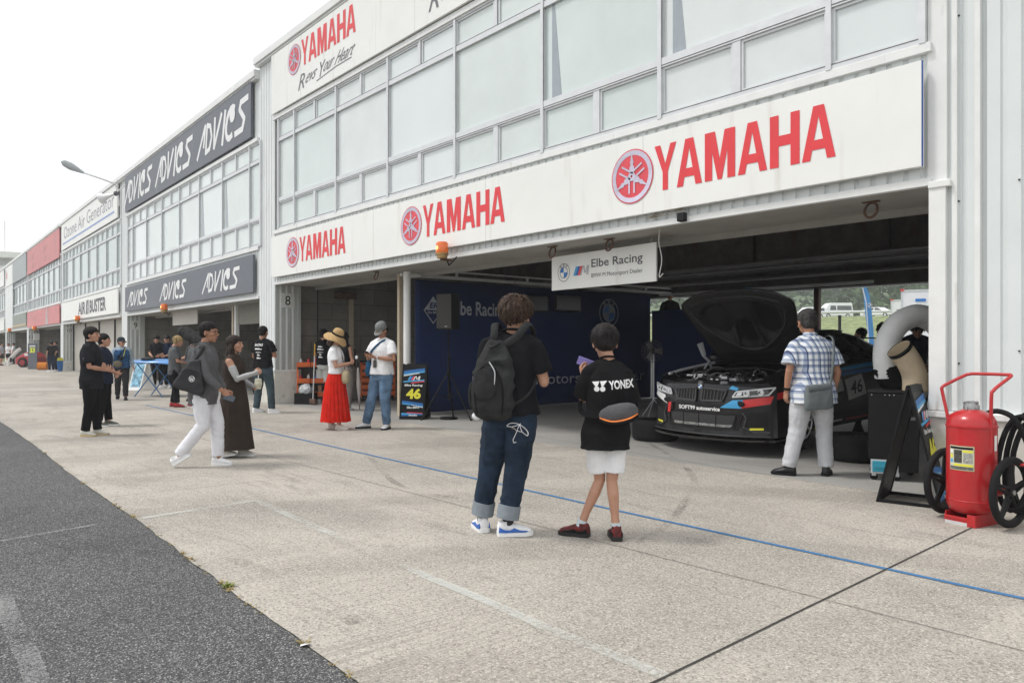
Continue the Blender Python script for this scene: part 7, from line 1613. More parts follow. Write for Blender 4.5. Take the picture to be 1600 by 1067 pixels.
k = MB(); put_stroke(k, [(.3 + .35 * cos(R(a)) + .9, 1.1 + .42 * sin(R(a))) for a in range(40, 290, 20)], .14, (0, -.005, 0), (1, 0, 0), (0, 0, 1), (0, -1, 0)); k.build('teal_swirl', mat('teal', (.01, .16, .15), .6), cu_)
rc = thing('race_car', 'dark race car part with pink and yellow stickers in garage nine', 'race car', tuple(fpos(1.9, -.75)) + (0,), -DL)
k = MB(); k.prism([(-.9, .18), (.95, .18), (.95, .55), (.45, .78), (-.1, 1.0), (-.5, .7), (-.85, .5)], lambda a, b: (a, 0, b), lambda a, b: (a, .9, b)); k.build('bodywork', M_black, rc, bevel=.05)
k = MB(); k.tube([(-.35, -.02, .33), (-.35, .2, .33)], .31, 24); k.build('wheel', M_rubber, rc, smooth=True)
for a, b_, c_ in ((-.25, .72, mat('pink_sticker', (.62, .12, .32), .5)), (.3, .35, M_yellow), (.62, .3, M_yellow), (-.6, .55, M_lettw), (.1, .2, M_yellow)):
    k = MB(); k.box(a, a + .2, -.056, -.052, b_, b_ + .09); k.build('sticker', c_, rc)
half = thing('roller_shutter', 'short beige shutter section hanging half down over garage nine', 'shutter', tuple(fpos(9.3, -.5)) + (0,), -DL)
k = MB(); z = 2.05
while z < 2.6: k.box(-.2, 2.6, 0, .03, z, z + .065); z += .08
k.build('slats', M_shut, half); k = MB(); k.box(-.2, 2.6, .005, .02, 2.05, 2.62); k.build('slat_backing', M_shut, half)
# ---- far garage eleven and twelve contents
x, y = gp(51, 577); t = thing('number_board', 'dark grey upright board with yellow number by the eleventh pier', 'sign board', (x, y, 0), R(40)); k = MB(); k.box(-.3, .3, -.03, .03, 0, 1.5); k.build('board', M_dgrey, t, bevel=.02); k = MB(); put_text(k, '33', (-.16, -.034, .95), (.34, 0, 0), (0, 0, .3), .05); k.build('number', mat('neon_yellow', (.75, .85, .05), .5), t)
k = MB(); k.box(-.18, .2, -.033, -.031, 1.3, 1.36); k.build('strip', M_lettw, t)
x, y = gp(67, 578); t = thing('hose_reel', 'orange air hose reel on the floor of the haze-pale red garage', 'hose reel', (x, y, .0), R(60)); k = MB()
for i in range(7): k.tube([(-.3 + i * .1, .30 * cos(2 * PI * q / 20), .36 + .30 * sin(2 * PI * q / 20)) for q in range(21)], .05, 6, caps=False)
k.build('orange_hose', mat('hose_orange', (.75, .26, .02), .5), t, smooth=True); k = MB()
for sx_ in (-.38, .36): k.tube([(sx_, 0, .36), (sx_ + .02, 0, .36)], .36, 20)
k.build('reel_disc', mat('hose_orange', (.75, .26, .02), .5), t); t.scale = (.62,) * 3
x, y = gp(27, 573); t = thing('front_bumper', 'white race car bumper propped upright at the fifth garage', 'car panel', (x - 1, y, 0), R(45)); k = MB(); k.tube(smoothcurve([(-.7, 0, .15), (-.75, 0, .5), (-.3, 0, 1.1), (.35, 0, 1.75), (.6, .1, 1.9)]), .2, 10, flat=.5); k.build('bumper_shell', M_whitepaint, t, smooth=True); k = MB(); k.ell((-.35, -.17, .7), (.16, .05, .28)); k.build('opening', M_black, t); t.scale = (.6,) * 3
x, y = gp(36, 574); t = thing('red_race_car', 'red race car nose with black wheel in front of the fifth garage', 'race car', (x, y, 0), R(45)); k = MB(); k.prism([(-.8, .25), (.9, .25), (.95, .9), (.3, 1.35), (-.2, 1.15), (-.8, .8)], lambda a, b: (a, .05, b), lambda a, b: (a, 1.8, b)); k.build('bodywork', mat('car_red', (.45, .03, .04), .35, coat=.5), t, bevel=.12)
k = MB(); k.tube([(-.05, -.05, .42), (-.05, .3, .42)], .42, 24); wv = k.build('wheel', M_rubber, t, smooth=True); k = MB(); k.tube([(-.05, -.06, .42), (-.05, .0, .42)], .26, 10); k.build('rim', mat('rim_red', (.3, .02, .03), .4), wv)
k = MB(); k.box(.1, .5, .03, .048, 1.0, 1.2); k.build('sticker', M_whitepaint, t); t.scale = (.72,) * 3
for s_m, nm, gx in ((46.0, 'white inner post in the haze-pale red garage', 0),):
    q = fpos(32.3, -.6); t = thing('garage_post', nm, 'post', (q[0], q[1], 0)); k = MB(); k.box(-.12, .12, -.1, .1, 0, 2.5); k.build('post_body', M_trim, t); q = fpos(33.3, -.6); 
q = fpos(30.2, -2.5); t = thing('garage_partition', 'pale inner panel wall at the right of the haze-pale red garage', 'partition', (q[0], q[1], 0), -DL); k = MB(); k.box(-2.2, .2, 0, .05, 0, 2.5); k.build('panel', mat('pale_partition', (.35, .36, .35), .7), t)
q = fpos(48.5, -1.2); t = thing('banner_flag', 'narrow white and blue banner standing inside the fifth garage', 'banner', (q[0], q[1], 0), R(20)); k = MB(); k.box(-.5, .1, 0, .03, .2, 2.3); k.build('banner_cloth', M_whitepaint, t); k = MB(); k.box(-.9, -.5, 0, .03, .2, 2.2); k.build('blue_cloth', M_bluem, t)
q = fpos(28.5, -1.0); t = thing('blue_bin', 'small blue bin with yellow lid at the right of the haze-pale red garage', 'bin', tuple(gp(93, 580)) + (0,)); k = MB(); k.tube([(0, 0, 0), (0, 0, .75)], [.2, .24], 14); k.build('bin_body', M_bluem, t, smooth=True); k = MB(); k.tube([(0, 0, .75), (0, 0, .95)], [.24, .2], 14); k.build('lid', M_yellow, t, smooth=True); t.scale = (.75,) * 3
# ================================================================ race car, bonnet open, nose towards the lane
CW = 0.09   # lifted on stands
car = thing('race_car', 'black race coupe with open bonnet, red and blue nose stripes and number forty-six', 'race car', (-5.80, 8.00, CW)); car.rotation_euler.x = R(1.4)
M_cb = mat('car_satin_black', (.009, .009, .0105), .28, var=0, coat=.3, spec=.35); M_cg = mat('car_glass', (.008, .010, .012), .06, var=0, spec=.7)
M_matt = mat('bonnet_underside', (.012, .0115, .0115), .5, var=.1, scale=5, spec=.3)
def lerp(a, b, t): return a + (b - a) * t
def table(T, v):
    if v <= T[0][0]: return T[0][1]
    for (a, p), (b, q) in zip(T, T[1:]):
        if v <= b: return p + (q - p) * (v - a) / (b - a)
    return T[-1][1]
HWT = [(0, .62), (.06, .74), (.15, .84), (.3, .905), (.5, .935), (.85, .955), (1.3, .93), (1.8, .91), (2.6, .915), (3.2, .95), (3.7, .96), (4.1, .93), (4.35, .85), (4.46, .72)]
ZT = [(0, .70), (.06, .76), (.2, .82), (.6, .88), (1.1, .93), (1.6, .97), (2.4, .97), (3.3, 1.0), (3.9, 1.03), (4.3, 1.04), (4.46, .98)]
ZB = [(0, .16), (.3, .13), (4.0, .17), (4.3, .3), (4.46, .42)]
def front_y(x, z):
    """nose surface: swept back at the corners and leaning back above the bumper"""
    a = abs(x) / .93; y = .02 + .30 * a ** 2.6
    if z > .55: y += (z - .55) * .20
    if z < .30: y -= (.30 - z) * .10
    return y
ST = [0, .02, .06, .12, .2, .3, .4, .5, .7, .85, 1.0, 1.15, 1.3, 1.45, 1.6, 1.8, 2.2, 2.6, 3.0, 3.2, 3.45, 3.7, 3.95, 4.1, 4.25, 4.38, 4.46]
def side_x(y, z):
    w_ = table(HWT, y); zb = table(ZB, y); zt_ = table(ZT, y); t = (z - zb) / (zt_ - zb)
    return w_ * table([(0, .93), (.12, .985), (.4, 1.0), (.62, .985), (.75, .965), (.93, .93), (1, .86)], t)
def section(y, half=True):
    w_ = table(HWT, y); zb = table(ZB, y); zt_ = table(ZT, y); pts = []
    for t in (0, .12, .25, .4, .52, .62, .72, .82, .93, 1.0): pts.append((side_x(y, lerp(zb, zt_, t)), lerp(zb, zt_, t)))
    return pts
# body shell below the belt, bonnet opening left out
k = MB(); rs = []
S0 = [s for s in ST if s >= .3]
for y in S0:
    p = section(y); rs.append([Vector((a, y, z)) for a, z in p])
for sg in (1, -1):
    q = [[Vector((sg * v.x, v.y, v.z)) for v in r] for r in rs]; k.rings(q, close=False)
# tops: cowl / rear deck strips (from y=1.55 back) and bonnet surround
def top_strip(y0, y1, x_in):
    ys = [s for s in S0 if y0 <= s <= y1]
    for sg in (1, -1):
        r_ = []
        for y in ys:
            x0, z0 = section(y)[-1]; r_.append([Vector((sg * x0, y, z0)), Vector((sg * lerp(x0, x_in, .5), y, z0 + .02)), Vector((sg * x_in, y, z0 + .03))])
        k.rings(r_, close=False)
top_strip(.3, 1.45, .70); top_strip(1.45, 4.46, .0)
# tail
r0 = section(4.46); k.add([Vector((a, 4.46, z)) for a, z in r0] + [Vector((-a, 4.46, z)) for a, z in reversed(r0)], [tuple(range(2 * len(r0)))])
k.add([Vector((a, y, .18)) for a, y in ((-.85, .3), (.85, .3), (.85, 4.3), (-.85, 4.3))], [(0, 1, 2, 3)])
body = k.build('body', M_cb, car, smooth=True)
# wheel openings
for yw in (.86, 3.56):
    k = MB(); k.tube([(-1.2, yw, .33), (1.2, yw, .33)], .365, 40); c = k.build('cutter', None)
    for sg in (0,): 
        bo = body.modifiers.new('arch', 'BOOLEAN'); bo.operation = 'DIFFERENCE'; bo.object = c; bo.solver = 'FAST'
dg = bpy.context.evaluated_depsgraph_get(); nm_ = None
me2 = bpy.data.meshes.new_from_object(body.evaluated_get(dg)); body.modifiers.clear(); body.data = me2; me2.name = 'body'
for o in [o for o in bpy.data.objects if o.name.startswith('cutter')]: bpy.data.objects.remove(o)
for sg in (-1, 1):
    for yw in (.86, 3.56):
        k = MB(); n = 28; rs = []
        for i in range(n // 2 + 3):
            a = PI * (i - 1) / (n / 2); rs.append([Vector((sg * (side_x(yw, .5) + .006), yw + .365 * cos(a), .33 + .365 * sin(a))), Vector((sg * .55, yw + .375 * cos(a), .33 + .375 * sin(a)))])
        k.rings(rs, close=False); k.build('wheel_arch', M_matt, car)
# nose skin (fascia) as one grid
k = MB(); vs = []; fs = []; NX, NZ = 40, 14
def nose_top(x): return .785 - .045 * (abs(x) / .9) ** 2
def nose_bot(x): return .15
for i in range(NX + 1):
    u = -1 + 2 * i / NX; x = .925 * u
    for j_ in range(NZ + 1):
        z = lerp(nose_bot(x), nose_top(x), j_ / NZ); xx = x * (1 - .02 * (j_ / NZ)); vs.append((xx, front_y(xx, z), z))
    if i:
        for j_ in range(NZ): fs.append(((i - 1) * (NZ + 1) + j_, (i - 1) * (NZ + 1) + j_ + 1, i * (NZ + 1) + j_ + 1, i * (NZ + 1) + j_))
k.add(vs, fs); o = k.build('front_bumper', M_cb, car, smooth=True)
def patch(quad, m, nm, par, off=.006, n=8, surf=front_y):
    """quad in (x, z) laid on the nose"""
    k = MB(); vs = []
    (a, b, c, d) = quad
    for i in range(n + 1):
        for j_ in range(n + 1):
            u, v = i / n, j_ / n; x = lerp(lerp(a[0], b[0], u), lerp(d[0], c[0], u), v); z = lerp(lerp(a[1], b[1], u), lerp(d[1], c[1], u), v); vs.append((x, surf(x, z) - off, z))
    k.add(vs, [(i * (n + 1) + j_, (i + 1) * (n + 1) + j_, (i + 1) * (n + 1) + j_ + 1, i * (n + 1) + j_ + 1) for i in range(n) for j_ in range(n)]); return k.build(nm, m, par, smooth=True)
def ribbon(pts, w_, m, nm, par, off=.01, surf=front_y):
    k = MB(); k.tube([(x, surf(x, z) - off, z) for x, z in pts], w_, 6); return k.build(nm, m, par, smooth=True)
M_gloss = mat('gloss_black', (.008, .008, .008), .15, var=0, coat=.6); M_mesh = mat('intake_mesh', (.006, .006, .006), .8, var=.5, scale=60)
for sg in (-1, 1):
    q = [(sg * .045, .575), (sg * .34, .585), (sg * .385, .715), (sg * .05, .735)]
    g = patch(q, M_mesh, 'kidney_grille', car, .022); ring = q + [q[0]]
    ribbon([(lerp(ring[i][0], ring[i + 1][0], t / 6), lerp(ring[i][1], ring[i + 1][1], t / 6)) for i in range(4) for t in range(6)] + [q[0]], .011, mat('edge_grey', (.055, .055, .058), .35, var=0), 'grille_frame', g, .026)
    for i in range(6):
        x = sg * (.085 + i * .047); ribbon([(x, .59), (x * 1.03, .715)], .006, mat('slat_grey', (.05, .05, .05), .3), 'grille_slat', g, .028)
    # headlight
    hq = [(sg * .46, .635), (sg * .84, .665), (sg * .90, .755), (sg * .50, .700)]
    hl_ = patch(hq, M_gloss, 'headlight', car, .020)
    rr = hq + [hq[0]]
    ribbon([(lerp(rr[i][0], rr[i + 1][0], t / 6), lerp(rr[i][1], rr[i + 1][1], t / 6)) for i in range(4) for t in range(6)] + [hq[0]], .011, M_alu, 'lamp_trim', hl_, .022)
    for cx1 in (.62, .765):
        cz1 = .685 + (cx1 - .62) * .08; n = 20
        k = MB(); k.tube([(sg * cx1 + .036 * cos(2 * PI * i / n), front_y(cx1, cz1) - .03 + abs(cos(2 * PI * i / n)) * .0, cz1 + .030 * sin(2 * PI * i / n)) for i in range(n + 1)], .010, 6, caps=False); k.build('lamp_ring', mat('lamp_ring', (.7, .72, .74), .2, var=0), hl_, smooth=True)
        k = MB(); k.ell((sg * cx1, front_y(cx1, cz1) - .018, cz1), (.024, .012, .024)); k.build('projector', M_steel, hl_, smooth=True)
    patch([(sg * .50, .655), (sg * .56, .66), (sg * .57, .70), (sg * .52, .695)], M_alu, 'lamp_reflector', hl_, .026)
# lower intakes
li = patch([(-.50, .235), (.50, .235), (.56, .43), (-.56, .43)], M_mesh, 'lower_intake', car, .008, 12)
for i in range(5): ribbon([(-.48 + i * .24, .24), (-.50 + i * .25, .425)], .004, M_dark, 'intake_bar', li, .012)
patch([(-.40, .262), (.44, .262), (.46, .295), (-.42, .295)], mat('radiator_grey', (.22, .22, .21), .5, var=.5, scale=30), 'cooler_edge', li, .014); patch([(-.44, .30), (.46, .30), (.50, .41), (-.48, .41)], mat('cooler_core', (.030, .030, .030), .6, var=.8, scale=90), 'cooler_core', li, .011)
ribbon([(-.52, .235), (-.3, .225), (0, .222), (.3, .225), (.52, .235), (.58, .43)], .010, M_gloss, 'intake_lip', li, .010)
for sg in (-1, 1): patch([(sg * .60, .235), (sg * .84, .24), (sg * .84, .46), (sg * .64, .44)], M_mesh, 'corner_intake', car, .010); ribbon([(sg * .58, .45), (sg * .62, .38), (sg * .59, .27), (sg * .70, .215), (sg * .86, .215)], .010, mat('edge_grey', (.055, .055, .058), .35, var=0), 'corner_blade_highlight', car, .016); patch([(sg * .66, .24), (sg * .80, .245), (sg * .80, .27), (sg * .66, .265)], M_yellow, 'yellow_sticker', car, .022)  # grey blade ribbons paint in the highlights along the lower fin edges
# stripes on the nose (car's left is +x)
patch([(.30, .50), (.46, .50), (.50, .60), (.46, .60)], M_cyanm, 'blue_stripe', car, .008); patch([(.42, .50), (.56, .50), (.58, .605), (.47, .60)], M_cyanm, 'blue_stripe', car, .010)
k_ = mat('car_red_stripe', (.62, .03, .03), .35); patch([(.56, .50), (.86, .56), (.885, .655), (.58, .605)], k_, 'red_stripe', car, .009)
patch([(.40, .735), (.50, .715), (.52, .745), (.44, .775)], M_cyanm, 'blue_flash', car, .010)
patch([(-.90, .60), (-.56, .50), (-.62, .615), (-.88, .655)], M_whitepaint, 'white_patch', car, .010)
for sg in (-1, 1): k = MB(); k.ell((sg * .54, front_y(.54, .555) - .004, .555), (.075, .012, .038)); k.build('air_hole', M_mesh, car, smooth=True)
patch([(-.52, .40), (-.47, .40), (-.44, .53), (-.50, .53)], k_, 'tow_strap', car, .04)
k = MB(); put_text(k, 'SOFT99 autoservice', (-.31, front_y(.3, .46) - .022, .455), (.62, 0, 0), (0, 0, .052), .03); k.build('bumper_lettering', M_whitepaint, car)
k = MB(); put_text(k, 'BMW Racing', (.64, front_y(.75, .49) - .03, .485), (.17, .07, 0), (0, 0, .022), .03); k.build('small_lettering', M_whitepaint, car)
roundel(car, (0, front_y(0, .765) - .014, .752), (1, 0, 0), (0, .25, .97), (0, -.97, .25), .043, M_gloss, M_whitepaint, M_gloss)
# splitter
k = MB(); pts = [(x * .93 / 10, front_y(x * .93 / 10, .14) - .06) for x in range(-10, 11)]; k.prism(pts + [(.9, .6), (-.9, .6)], lambda a, b: (a, b, .10), lambda a, b: (a, b, .125)); k.build('splitter', M_gloss, car)
ribbon([(x * .088, .165) for x in range(-10, 11)], .009, mat('edge_grey', (.055, .055, .058), .35, var=0), 'lip_edge_highlight', car, .04)  # lighter grey ribbon: highlight on the lip edge put into the colour
# top of the nose behind the grille, engine bay
M_eng = mat('engine_dark', (.02, .02, .021), .5, var=.5, scale=12)
k = MB(); k.prism([(-.80, .30), (.80, .30), (.72, .42), (.4, .22), (-.4, .22), (-.72, .42)][::-1] if False else [(-.84, .34), (-.5, .16), (-.25, .10), (.25, .10), (.5, .16), (.84, .34), (.80, .50), (.3, .36), (-.3, .36), (-.80, .50)], lambda a, b: (a, b, .70), lambda a, b: (a, b, .775 + b * .10)); k.build('slam_panel', M_cb, car, smooth=True)
eb = MB(); eb.box(-.70, .70, .34, 1.5, .42, .50); e_ = eb.build('engine_bay', M_eng, car)
rn = random.Random(12)
k = MB(); k.box(-.26, .26, .50, 1.1, .50, .80); k.build('engine_cover', M_eng, e_, bevel=.04)
k = MB()
for i in range(5): k.box(-.22 + i * .1, -.16 + i * .1, .48, 1.08, .80, .825)
k.build('cover_rib', mat('engine_grey', (.09, .09, .09), .4), e_, bevel=.01)
for i in range(34):
    a = Vector((rn.uniform(-.62, .6), rn.uniform(.40, 1.2), rn.uniform(.72, .88))); b_ = a + Vector((rn.uniform(-.35, .35), rn.uniform(-.1, .3), rn.uniform(-.05, .04))); k = MB(); k.tube(smoothcurve([a, a.lerp(b_, .5) + Vector((0, 0, .06)), b_], 6), rn.uniform(.007, .017), 8); k.build('engine_hose', rn.choice([M_black, M_black, M_steel, mat('engine_grey', (.09, .09, .09), .4), mat('engine_grey', (.09, .09, .09), .4)]), e_, smooth=True)
for (x, y, z, w2, d2, h2, m) in ((.18, .52, .80, .12, .08, .07, M_alu), (-.1, .45, .80, .05, .05, .06, M_steel), (-.02, .46, .80, .05, .05, .05, M_steel), (.35, .8, .74, .2, .3, .1, M_black), (-.45, .8, .74, .2, .25, .1, M_black), (.52, .55, .72, .15, .2, .09, mat('engine_grey', (.09, .09, .09), .4)), (-.52, .5, .72, .18, .12, .06, M_alu)):
    k = MB(); k.cbox((x, y, z), (w2, d2, h2)); k.build('engine_part', m, e_, bevel=.012)
for i in range(26):
    x, y = rn.uniform(-.62, .62), rn.uniform(.38, .95); k = MB(); k.cbox((x, y, rn.uniform(.80, .87)), (rn.uniform(.02, .09), rn.uniform(.02, .07), rn.uniform(.015, .05)), Matrix.Translation((x, y, .8)) @ Matrix.Rotation(rn.uniform(-.6, .6), 4, 'Z') @ Matrix.Translation((-x, -y, -.8))); k.build('engine_part', rn.choice([M_alu, M_steel, M_whitepaint, M_dark, mat('engine_grey', (.09, .09, .09), .4)]), e_, bevel=.006)
for x in (.53, .62): k = MB(); k.lathe([(.05, 0), (.055, .08), (.03, .1)], (x, 1.15, .80), 12); r_ = k.build('reservoir', M_alu, e_, smooth=True); k = MB(); k.lathe([(.028, 0), (.028, .03), (.001, .035)], (x, 1.15, .90), 10); k.build('red_cap', M_red, r_, smooth=True)
k = MB(); k.tube([(-.64, .6, .86), (-.70, 1.0, .90), (.0, 1.32, .93), (.70, 1.0, .90), (.64, .6, .86)], .014, 8); k.build('strut_brace', M_dark, e_, smooth=True)
for sg in (-1, 1):
    k = MB(); k.tube([(sg * .70, 1.30, .90), (sg * .66, 1.18, 1.02), (sg * .70, 1.10, 1.10)], .018, 6, flat=.5); k.tube([(sg * .66, 1.05, .90), (sg * .66, 1.18, 1.02)], .014, 6); k.tube([(sg * .70, 1.12, 1.10), (sg * .71, 1.04, 1.28)], [.03, .045], 6, flat=.3); k.build('bonnet_hinge', mat('hinge_grey', (.36, .37, .38), .4), car, smooth=True)
# fender inner edge light line left
k = MB(); k.tube([(-.72, y, table(ZT, y) + .035) for y in (.35, .6, .9, 1.2, 1.4)], .02, 6); k.build('fender_edge', M_alu, car, smooth=True)
# bonnet, hinged at the rear
hb0 = Vector((0, 1.42, 1.03)); ang = R(54); dv = Vector((0, -cos(ang), sin(ang))); nv = Vector((0, -sin(ang), -cos(ang)))  # nv points to the underside (front / down)
def bon(u, v, off=0):  # u -1..1 across, v 0 rear .. 1 front
    wv = table([(0, .62), (.25, .70), (.55, .78), (.8, .835), (.93, .85), (1, .83)], v); x = u * wv
    ln = 1.16 - .15 * abs(u) ** 4 * (v ** 2)
    bow = .075 * (1 - u * u) * (.6 + .4 * v) - .04 * v * v
    return Vector((x, 0, 0)) + hb0 + dv * (v * ln) - nv * bow + nv * off
def grid(f, nu, nv_, m, nm, par, smooth=True):
    k = MB(); k.add([f(-1 + 2 * i / nu, j_ / nv_) for i in range(nu + 1) for j_ in range(nv_ + 1)], [(i * (nv_ + 1) + j_, (i + 1) * (nv_ + 1) + j_, (i + 1) * (nv_ + 1) + j_ + 1, i * (nv_ + 1) + j_ + 1) for i in range(nu) for j_ in range(nv_)]); return k.build(nm, m, par, smooth=smooth)
bo_ = grid(lambda u, v: bon(u, v, -.012), 28, 24, M_cb, 'bonnet', car)
# underside frame with recesses
def rec(u, v):
    s = 0
    for (cu, cv, ru, rv) in ((-.48, .60, .27, .24), (.48, .60, .27, .24), (0, .38, .20, .22)):
        d = ((u - cu) / ru) ** 2 + ((v - cv) / rv) ** 2
        s = max(s, 1 / (1 + math.exp((d - 1) * 7)))
    edge = min(1, (1 - abs(u)) * 9) * min(1, (1 - v) * 9) * min(1, v * 8)
    ar = abs(v - (.20 + .42 * u * u)) ; ridge = .02 * max(0, 1 - ar * 14)
    ar2 = abs(v - (.90 - .25 * u * u)); ridge += .012 * max(0, 1 - ar2 * 16)
    return (.03 - .05 * s + ridge) * edge
grid(lambda u, v: bon(u, v, .004 + rec(u, v)), 72, 56, M_matt, 'bonnet_frame', bo_)
for pth, rr_b in (([(-.86, .80), (-.80, .55), (-.55, .33), (-.25, .20), (0, .17), (.25, .20), (.55, .33), (.80, .55), (.86, .80)], .020), ([(-.30, .22), (-.24, .36), (-.20, .52)], .024), ([(.30, .22), (.24, .36), (.20, .52)], .024), ([(-.80, .90), (-.4, .93), (0, .94), (.4, .93), (.80, .90)], .014)):
    k = MB(); k.tube(smoothcurve([bon(u_, v_, .045) for u_, v_ in pth], 6), rr_b, 8); k.build('bonnet_rib', mat('rib_highlight_grey', (.030, .029, .029), .45, spec=.4), bo_, smooth=True)  # ribs lighter than the underside, with their highlight put into the grey
k = MB(); pts = [bon(u_, 1.0 - .0, 0) for u_ in [-1 + .1 * i for i in range(21)]]; L1 = [bon(-1, v_ / 12, 0) for v_ in range(13)] + pts[1:-1] + [bon(1, 1 - v_ / 12, 0) for v_ in range(13)]; k.tube(L1, .016, 8); k.build('bonnet_edge', M_cb, bo_, smooth=True)
k = MB(); a = bon(.30, .985, -.02); put_ring(k, a, (1, 0, 0), tuple(dv), 0.0, .0001, n=3); k = MB(); k.tube([bon(.28, 1.0, -.01), bon(.50, .985, -.01)], .018, 6); k.build('blue_flash', M_cyanm, bo_)
# greenhouse
def gh(yb, zt_, hw_): pass
A = [(1.55, .98, .66, .98), (1.9, 1.16, .62, 1.16)]
sec = [(1.50, .985, .70), (1.75, 1.13, .655), (2.05, 1.29, .60), (2.35, 1.395, .555), (2.7, 1.42, .55), (3.1, 1.385, .545), (3.5, 1.28, .55), (3.85, 1.13, .58), (4.1, 1.045, .62)]
k = MB(); rs = []
for y, z, hw_ in sec:
    zb = table(ZT, y) + .015; xb = side_x(y, table(ZT, y)) - .03
    rs.append([Vector((a * xb_, y, zz_)) for a, xb_, zz_ in ((-1, xb, zb), (-1, lerp(xb, hw_, .5), lerp(zb, z - .03, .5)), (-1, hw_, z - .045), (-1, hw_ * .8, z - .01), (-.5, hw_, z + .008), (0, 0, z + .012), (.5, hw_, z + .008), (1, hw_ * .8, z - .01), (1, hw_, z - .045), (1, lerp(xb, hw_, .5), lerp(zb, z - .03, .5)), (1, xb, zb))])
k.rings(rs, close=False); gh_ = k.build('cabin', M_cb, car, smooth=True)
def roofz(x, y):
    for (y0, z0, w0), (y1, z1, w1) in zip(sec, sec[1:]):
        if y0 <= y <= y1: t = (y - y0) / (y1 - y0); return lerp(z0, z1, t) + .014
    return 1.4
def tp(quad, m, nm, off=.006):
    k = MB(); n = 10; a, b, c, d = quad
    vs = []
    for i in range(n + 1):
        for j_ in range(n + 1):
            u, v = i / n, j_ / n; x = lerp(lerp(a[0], b[0], u), lerp(d[0], c[0], u), v); y = lerp(lerp(a[1], b[1], u), lerp(d[1], c[1], u), v); vs.append((x, y, roofz(x, y) + off))
    k.add(vs, [(i * (n + 1) + j_, (i + 1) * (n + 1) + j_, (i + 1) * (n + 1) + j_ + 1, i * (n + 1) + j_ + 1) for i in range(n) for j_ in range(n)]); return k.build(nm, m, gh_, smooth=True)
tp([(-.50, 1.58), (.50, 1.58), (.42, 2.30), (-.42, 2.30)], M_cg, 'windscreen')
tp([(-.40, 2.42), (.10, 2.42), (.20, 3.3), (-.40, 3.3)], mat('roof_red', (.16, .02, .012), .4), 'roof_stripe'); tp([(.12, 2.42), (.40, 2.42), (.42, 3.0), (.22, 3.3)], mat('roof_blue', (.02, .10, .24), .4), 'roof_stripe', .007)
for sg in (-1, 1):
    def wp(y, t, o=.008):  # on the cabin side
        for (y0, z0, w0), (y1, z1, w1) in zip(sec, sec[1:]):
            if y0 <= y <= y1: u = (y - y0) / (y1 - y0); z = lerp(z0, z1, u); hw_ = lerp(w0, w1, u); break
        zb = table(ZT, y) + .015; xb = side_x(y, table(ZT, y)) - .03; return Vector((sg * (lerp(xb, hw_, t) + o), y, lerp(zb, z - .045, t)))
    k = MB(); ys = [1.75 + i * .1 for i in range(14)]
    vs = []
    for y in ys: 
        tmax = min(.95, max(.05, (y - 1.7) * 2.2)); vs += [wp(y, .06), wp(y, tmax * .55), wp(y, tmax)]
    k.add(vs, [(3 * i + j_, 3 * i + 3 + j_, 3 * i + 4 + j_, 3 * i + 1 + j_) for i in range(13) for j_ in range(2)]); k.build('side_window', M_cg, gh_, smooth=True)
    k = MB(); ys = [3.12 + i * .1 for i in range(6)]; vs = []
    for i, y in enumerate(ys): vs += [wp(y, .08), wp(y, .92 - i * .13)]
    k.add(vs, [(2 * i, 2 * i + 2, 2 * i + 3, 2 * i + 1) for i in range(5)]); k.build('quarter_window', M_cg, gh_, smooth=True)
    # door mirror
    k = MB(); k.ell((sg * .98, 1.78, 1.05), (.10, .06, .065)); k.tube([(sg * .86, 1.80, .99), (sg * .95, 1.79, 1.03)], .02, 8); k.build('door_mirror', M_cb, car, smooth=True)
def sp(quad, m, nm, sg=1, off=.007, n=6, par=None):
    """quad in (y, z) laid on the side"""
    k = MB(); a, b, c, d = quad; vs = []
    for i in range(n + 1):
        for j_ in range(n + 1):
            u, v = i / n, j_ / n; y = lerp(lerp(a[0], b[0], u), lerp(d[0], c[0], u), v); z = lerp(lerp(a[1], b[1], u), lerp(d[1], c[1], u), v); vs.append((sg * (side_x(y, z) + off), y, z))
    k.add(vs, [(i * (n + 1) + j_, (i + 1) * (n + 1) + j_, (i + 1) * (n + 1) + j_ + 1, i * (n + 1) + j_ + 1) for i in range(n) for j_ in range(n)]); return k.build(nm, m, par or car, smooth=True)
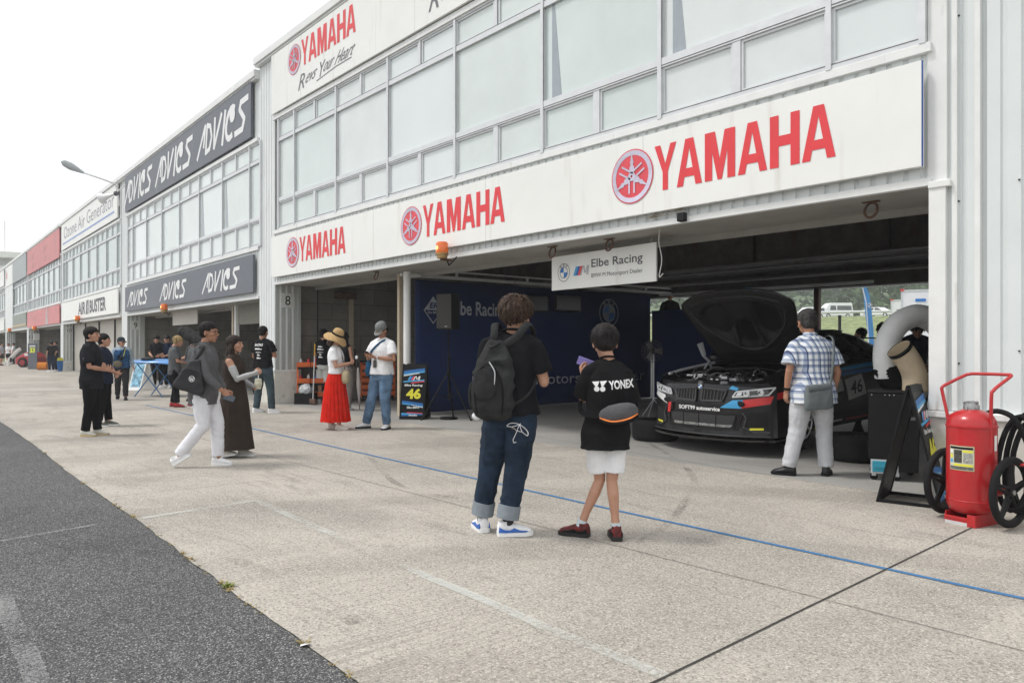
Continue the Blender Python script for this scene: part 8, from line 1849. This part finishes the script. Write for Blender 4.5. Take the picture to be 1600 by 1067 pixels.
for sg in (-1, 1):
    dr = sp([(1.62, .20), (2.78, .20), (2.84, .955), (1.66, .955)], M_cb, 'door', sg, .004, 12)
    sp([(1.50, .86), (3.4, .93), (3.4, .985), (1.50, .90)], M_cyanm, 'blue_stripe', sg, .011, 8); sp([(1.50, .80), (3.0, .84), (3.0, .90), (1.50, .85)], M_bluem, 'blue_stripe', sg, .010, 8)
    sp([(1.3, .56), (2.0, .62), (1.98, .78), (1.3, .74)], mat('car_grey_patch', (.36, .37, .36), .4), 'grey_patch', sg, .010)
    npn = sp([(2.10, .48), (2.62, .54), (2.56, .82), (2.05, .76)], mat('number_plate_white', (.52, .53, .52), .4), 'number_panel', sg, .013)
    k = MB(); x_ = sg * (side_x(2.3, .62) + .020); 
    if sg > 0: put_text(k, '46', (x_, 2.17, .545), (0, .34, .03), (0, 0, .19), .01)
    else: put_text(k, '46', (x_, 2.50, .545), (0, -.34, .0), (0, 0, .19), .01)
    k.build('number', M_black, npn)
    sp([(1.25, .215), (1.95, .215), (1.95, .245), (1.25, .245)], M_whitepaint, 'sill_strip', sg, .014); sp([(2.05, .215), (3.0, .215), (3.0, .245), (2.05, .245)], mat('sill_red', (.5, .05, .05), .4), 'sill_strip', sg, .014); sp([(1.2, .12 + .04), (1.5, .16), (1.5, .20), (1.2, .20)], M_yellow, 'yellow_sticker', sg, .015)
    sp([(.30, .60), (1.2, .72), (1.2, .80), (.34, .68)], k_, 'red_stripe', sg, .008); sp([(.5, .74), (1.5, .84), (1.5, .9), (.6, .80)], M_bluem, 'blue_stripe', sg, .009)
# wheels: front one a bare hub with brake disc
for sg in (-1, 1):
    for yw in (.86, 3.56):
        k = MB(); x0 = sg * .70; x1 = sg * .925; k.tube([(x0, yw, .31), (x0 + (x1 - x0) * .1, yw, .31), (x0 + (x1 - x0) * .9, yw, .31), (x1, yw, .31)], [.29, .325, .325, .29], 36); wv = k.build('wheel', M_rubber, car, smooth=True)
        k = MB(); k.tube([(x1, yw, .31), (x1 + sg * .004, yw, .31)], .235, 30); rm = k.build('rim', M_dark, wv)
        k = MB()
        for i in range(10): a = 2 * PI * i / 10; k.tube([(x1 + sg * .012, yw + .04 * cos(a), .31 + .04 * sin(a)), (x1 + sg * .010, yw + .225 * cos(a), .31 + .225 * sin(a))], .013, 6)
        k.tube([(x1 + sg * .01, yw + .23 * cos(2 * PI * i / 30), .31 + .23 * sin(2 * PI * i / 30)) for i in range(31)], .010, 6, caps=False); k.build('spokes', M_alu if yw < 1 else M_dark, rm, smooth=True)
# rear wing
k = MB(); k.box(-.75, .75, 4.15, 4.45, 1.28, 1.30); wg = k.build('rear_wing', M_gloss, car, bevel=.005)
for sg in (-1, 1): k = MB(); k.box(sg * .45 - .01, sg * .45 + .01, 4.2, 4.35, 1.02, 1.28); k.build('wing_support', M_gloss, wg)
# stands
for i, (x, y) in enumerate(((-.6, 1.35), (.6, 1.35), (-.6, 3.05), (.6, 3.05))):
    t = thing('axle_stand', ('left front', 'right front', 'left rear', 'right rear')[i] + ' dark axle stand propping up the race coupe', 'axle stand', (-5.80 + x, 8.00 + y, 0)); k = MB(); h_ = CW + .175
    k.lathe([(.12, 0), (.11, .02), (.04, h_ - .04), (.05, h_)], (0, 0, 0), 12); k.build('stand_body', M_dark, t)
# ================================================================ the air: thin even haze round everything
k = MB(); k.box(-420, 320, -120, 640, -1.2, 140)
hz = k.build('haze', None); m = bpy.data.materials.new('haze_air'); m.use_nodes = True; n = m.node_tree
n.nodes.remove(n.nodes['Principled BSDF']); pv = n.nodes.new('ShaderNodeVolumePrincipled'); pv.inputs['Color'].default_value = (.93, .96, 1, 1); pv.inputs['Density'].default_value = .0010; pv.inputs['Anisotropy'].default_value = .2
n.links.new(pv.outputs['Volume'], n.nodes['Material Output'].inputs['Volume']); hz.data.materials.append(m); hz['kind'] = 'stuff'
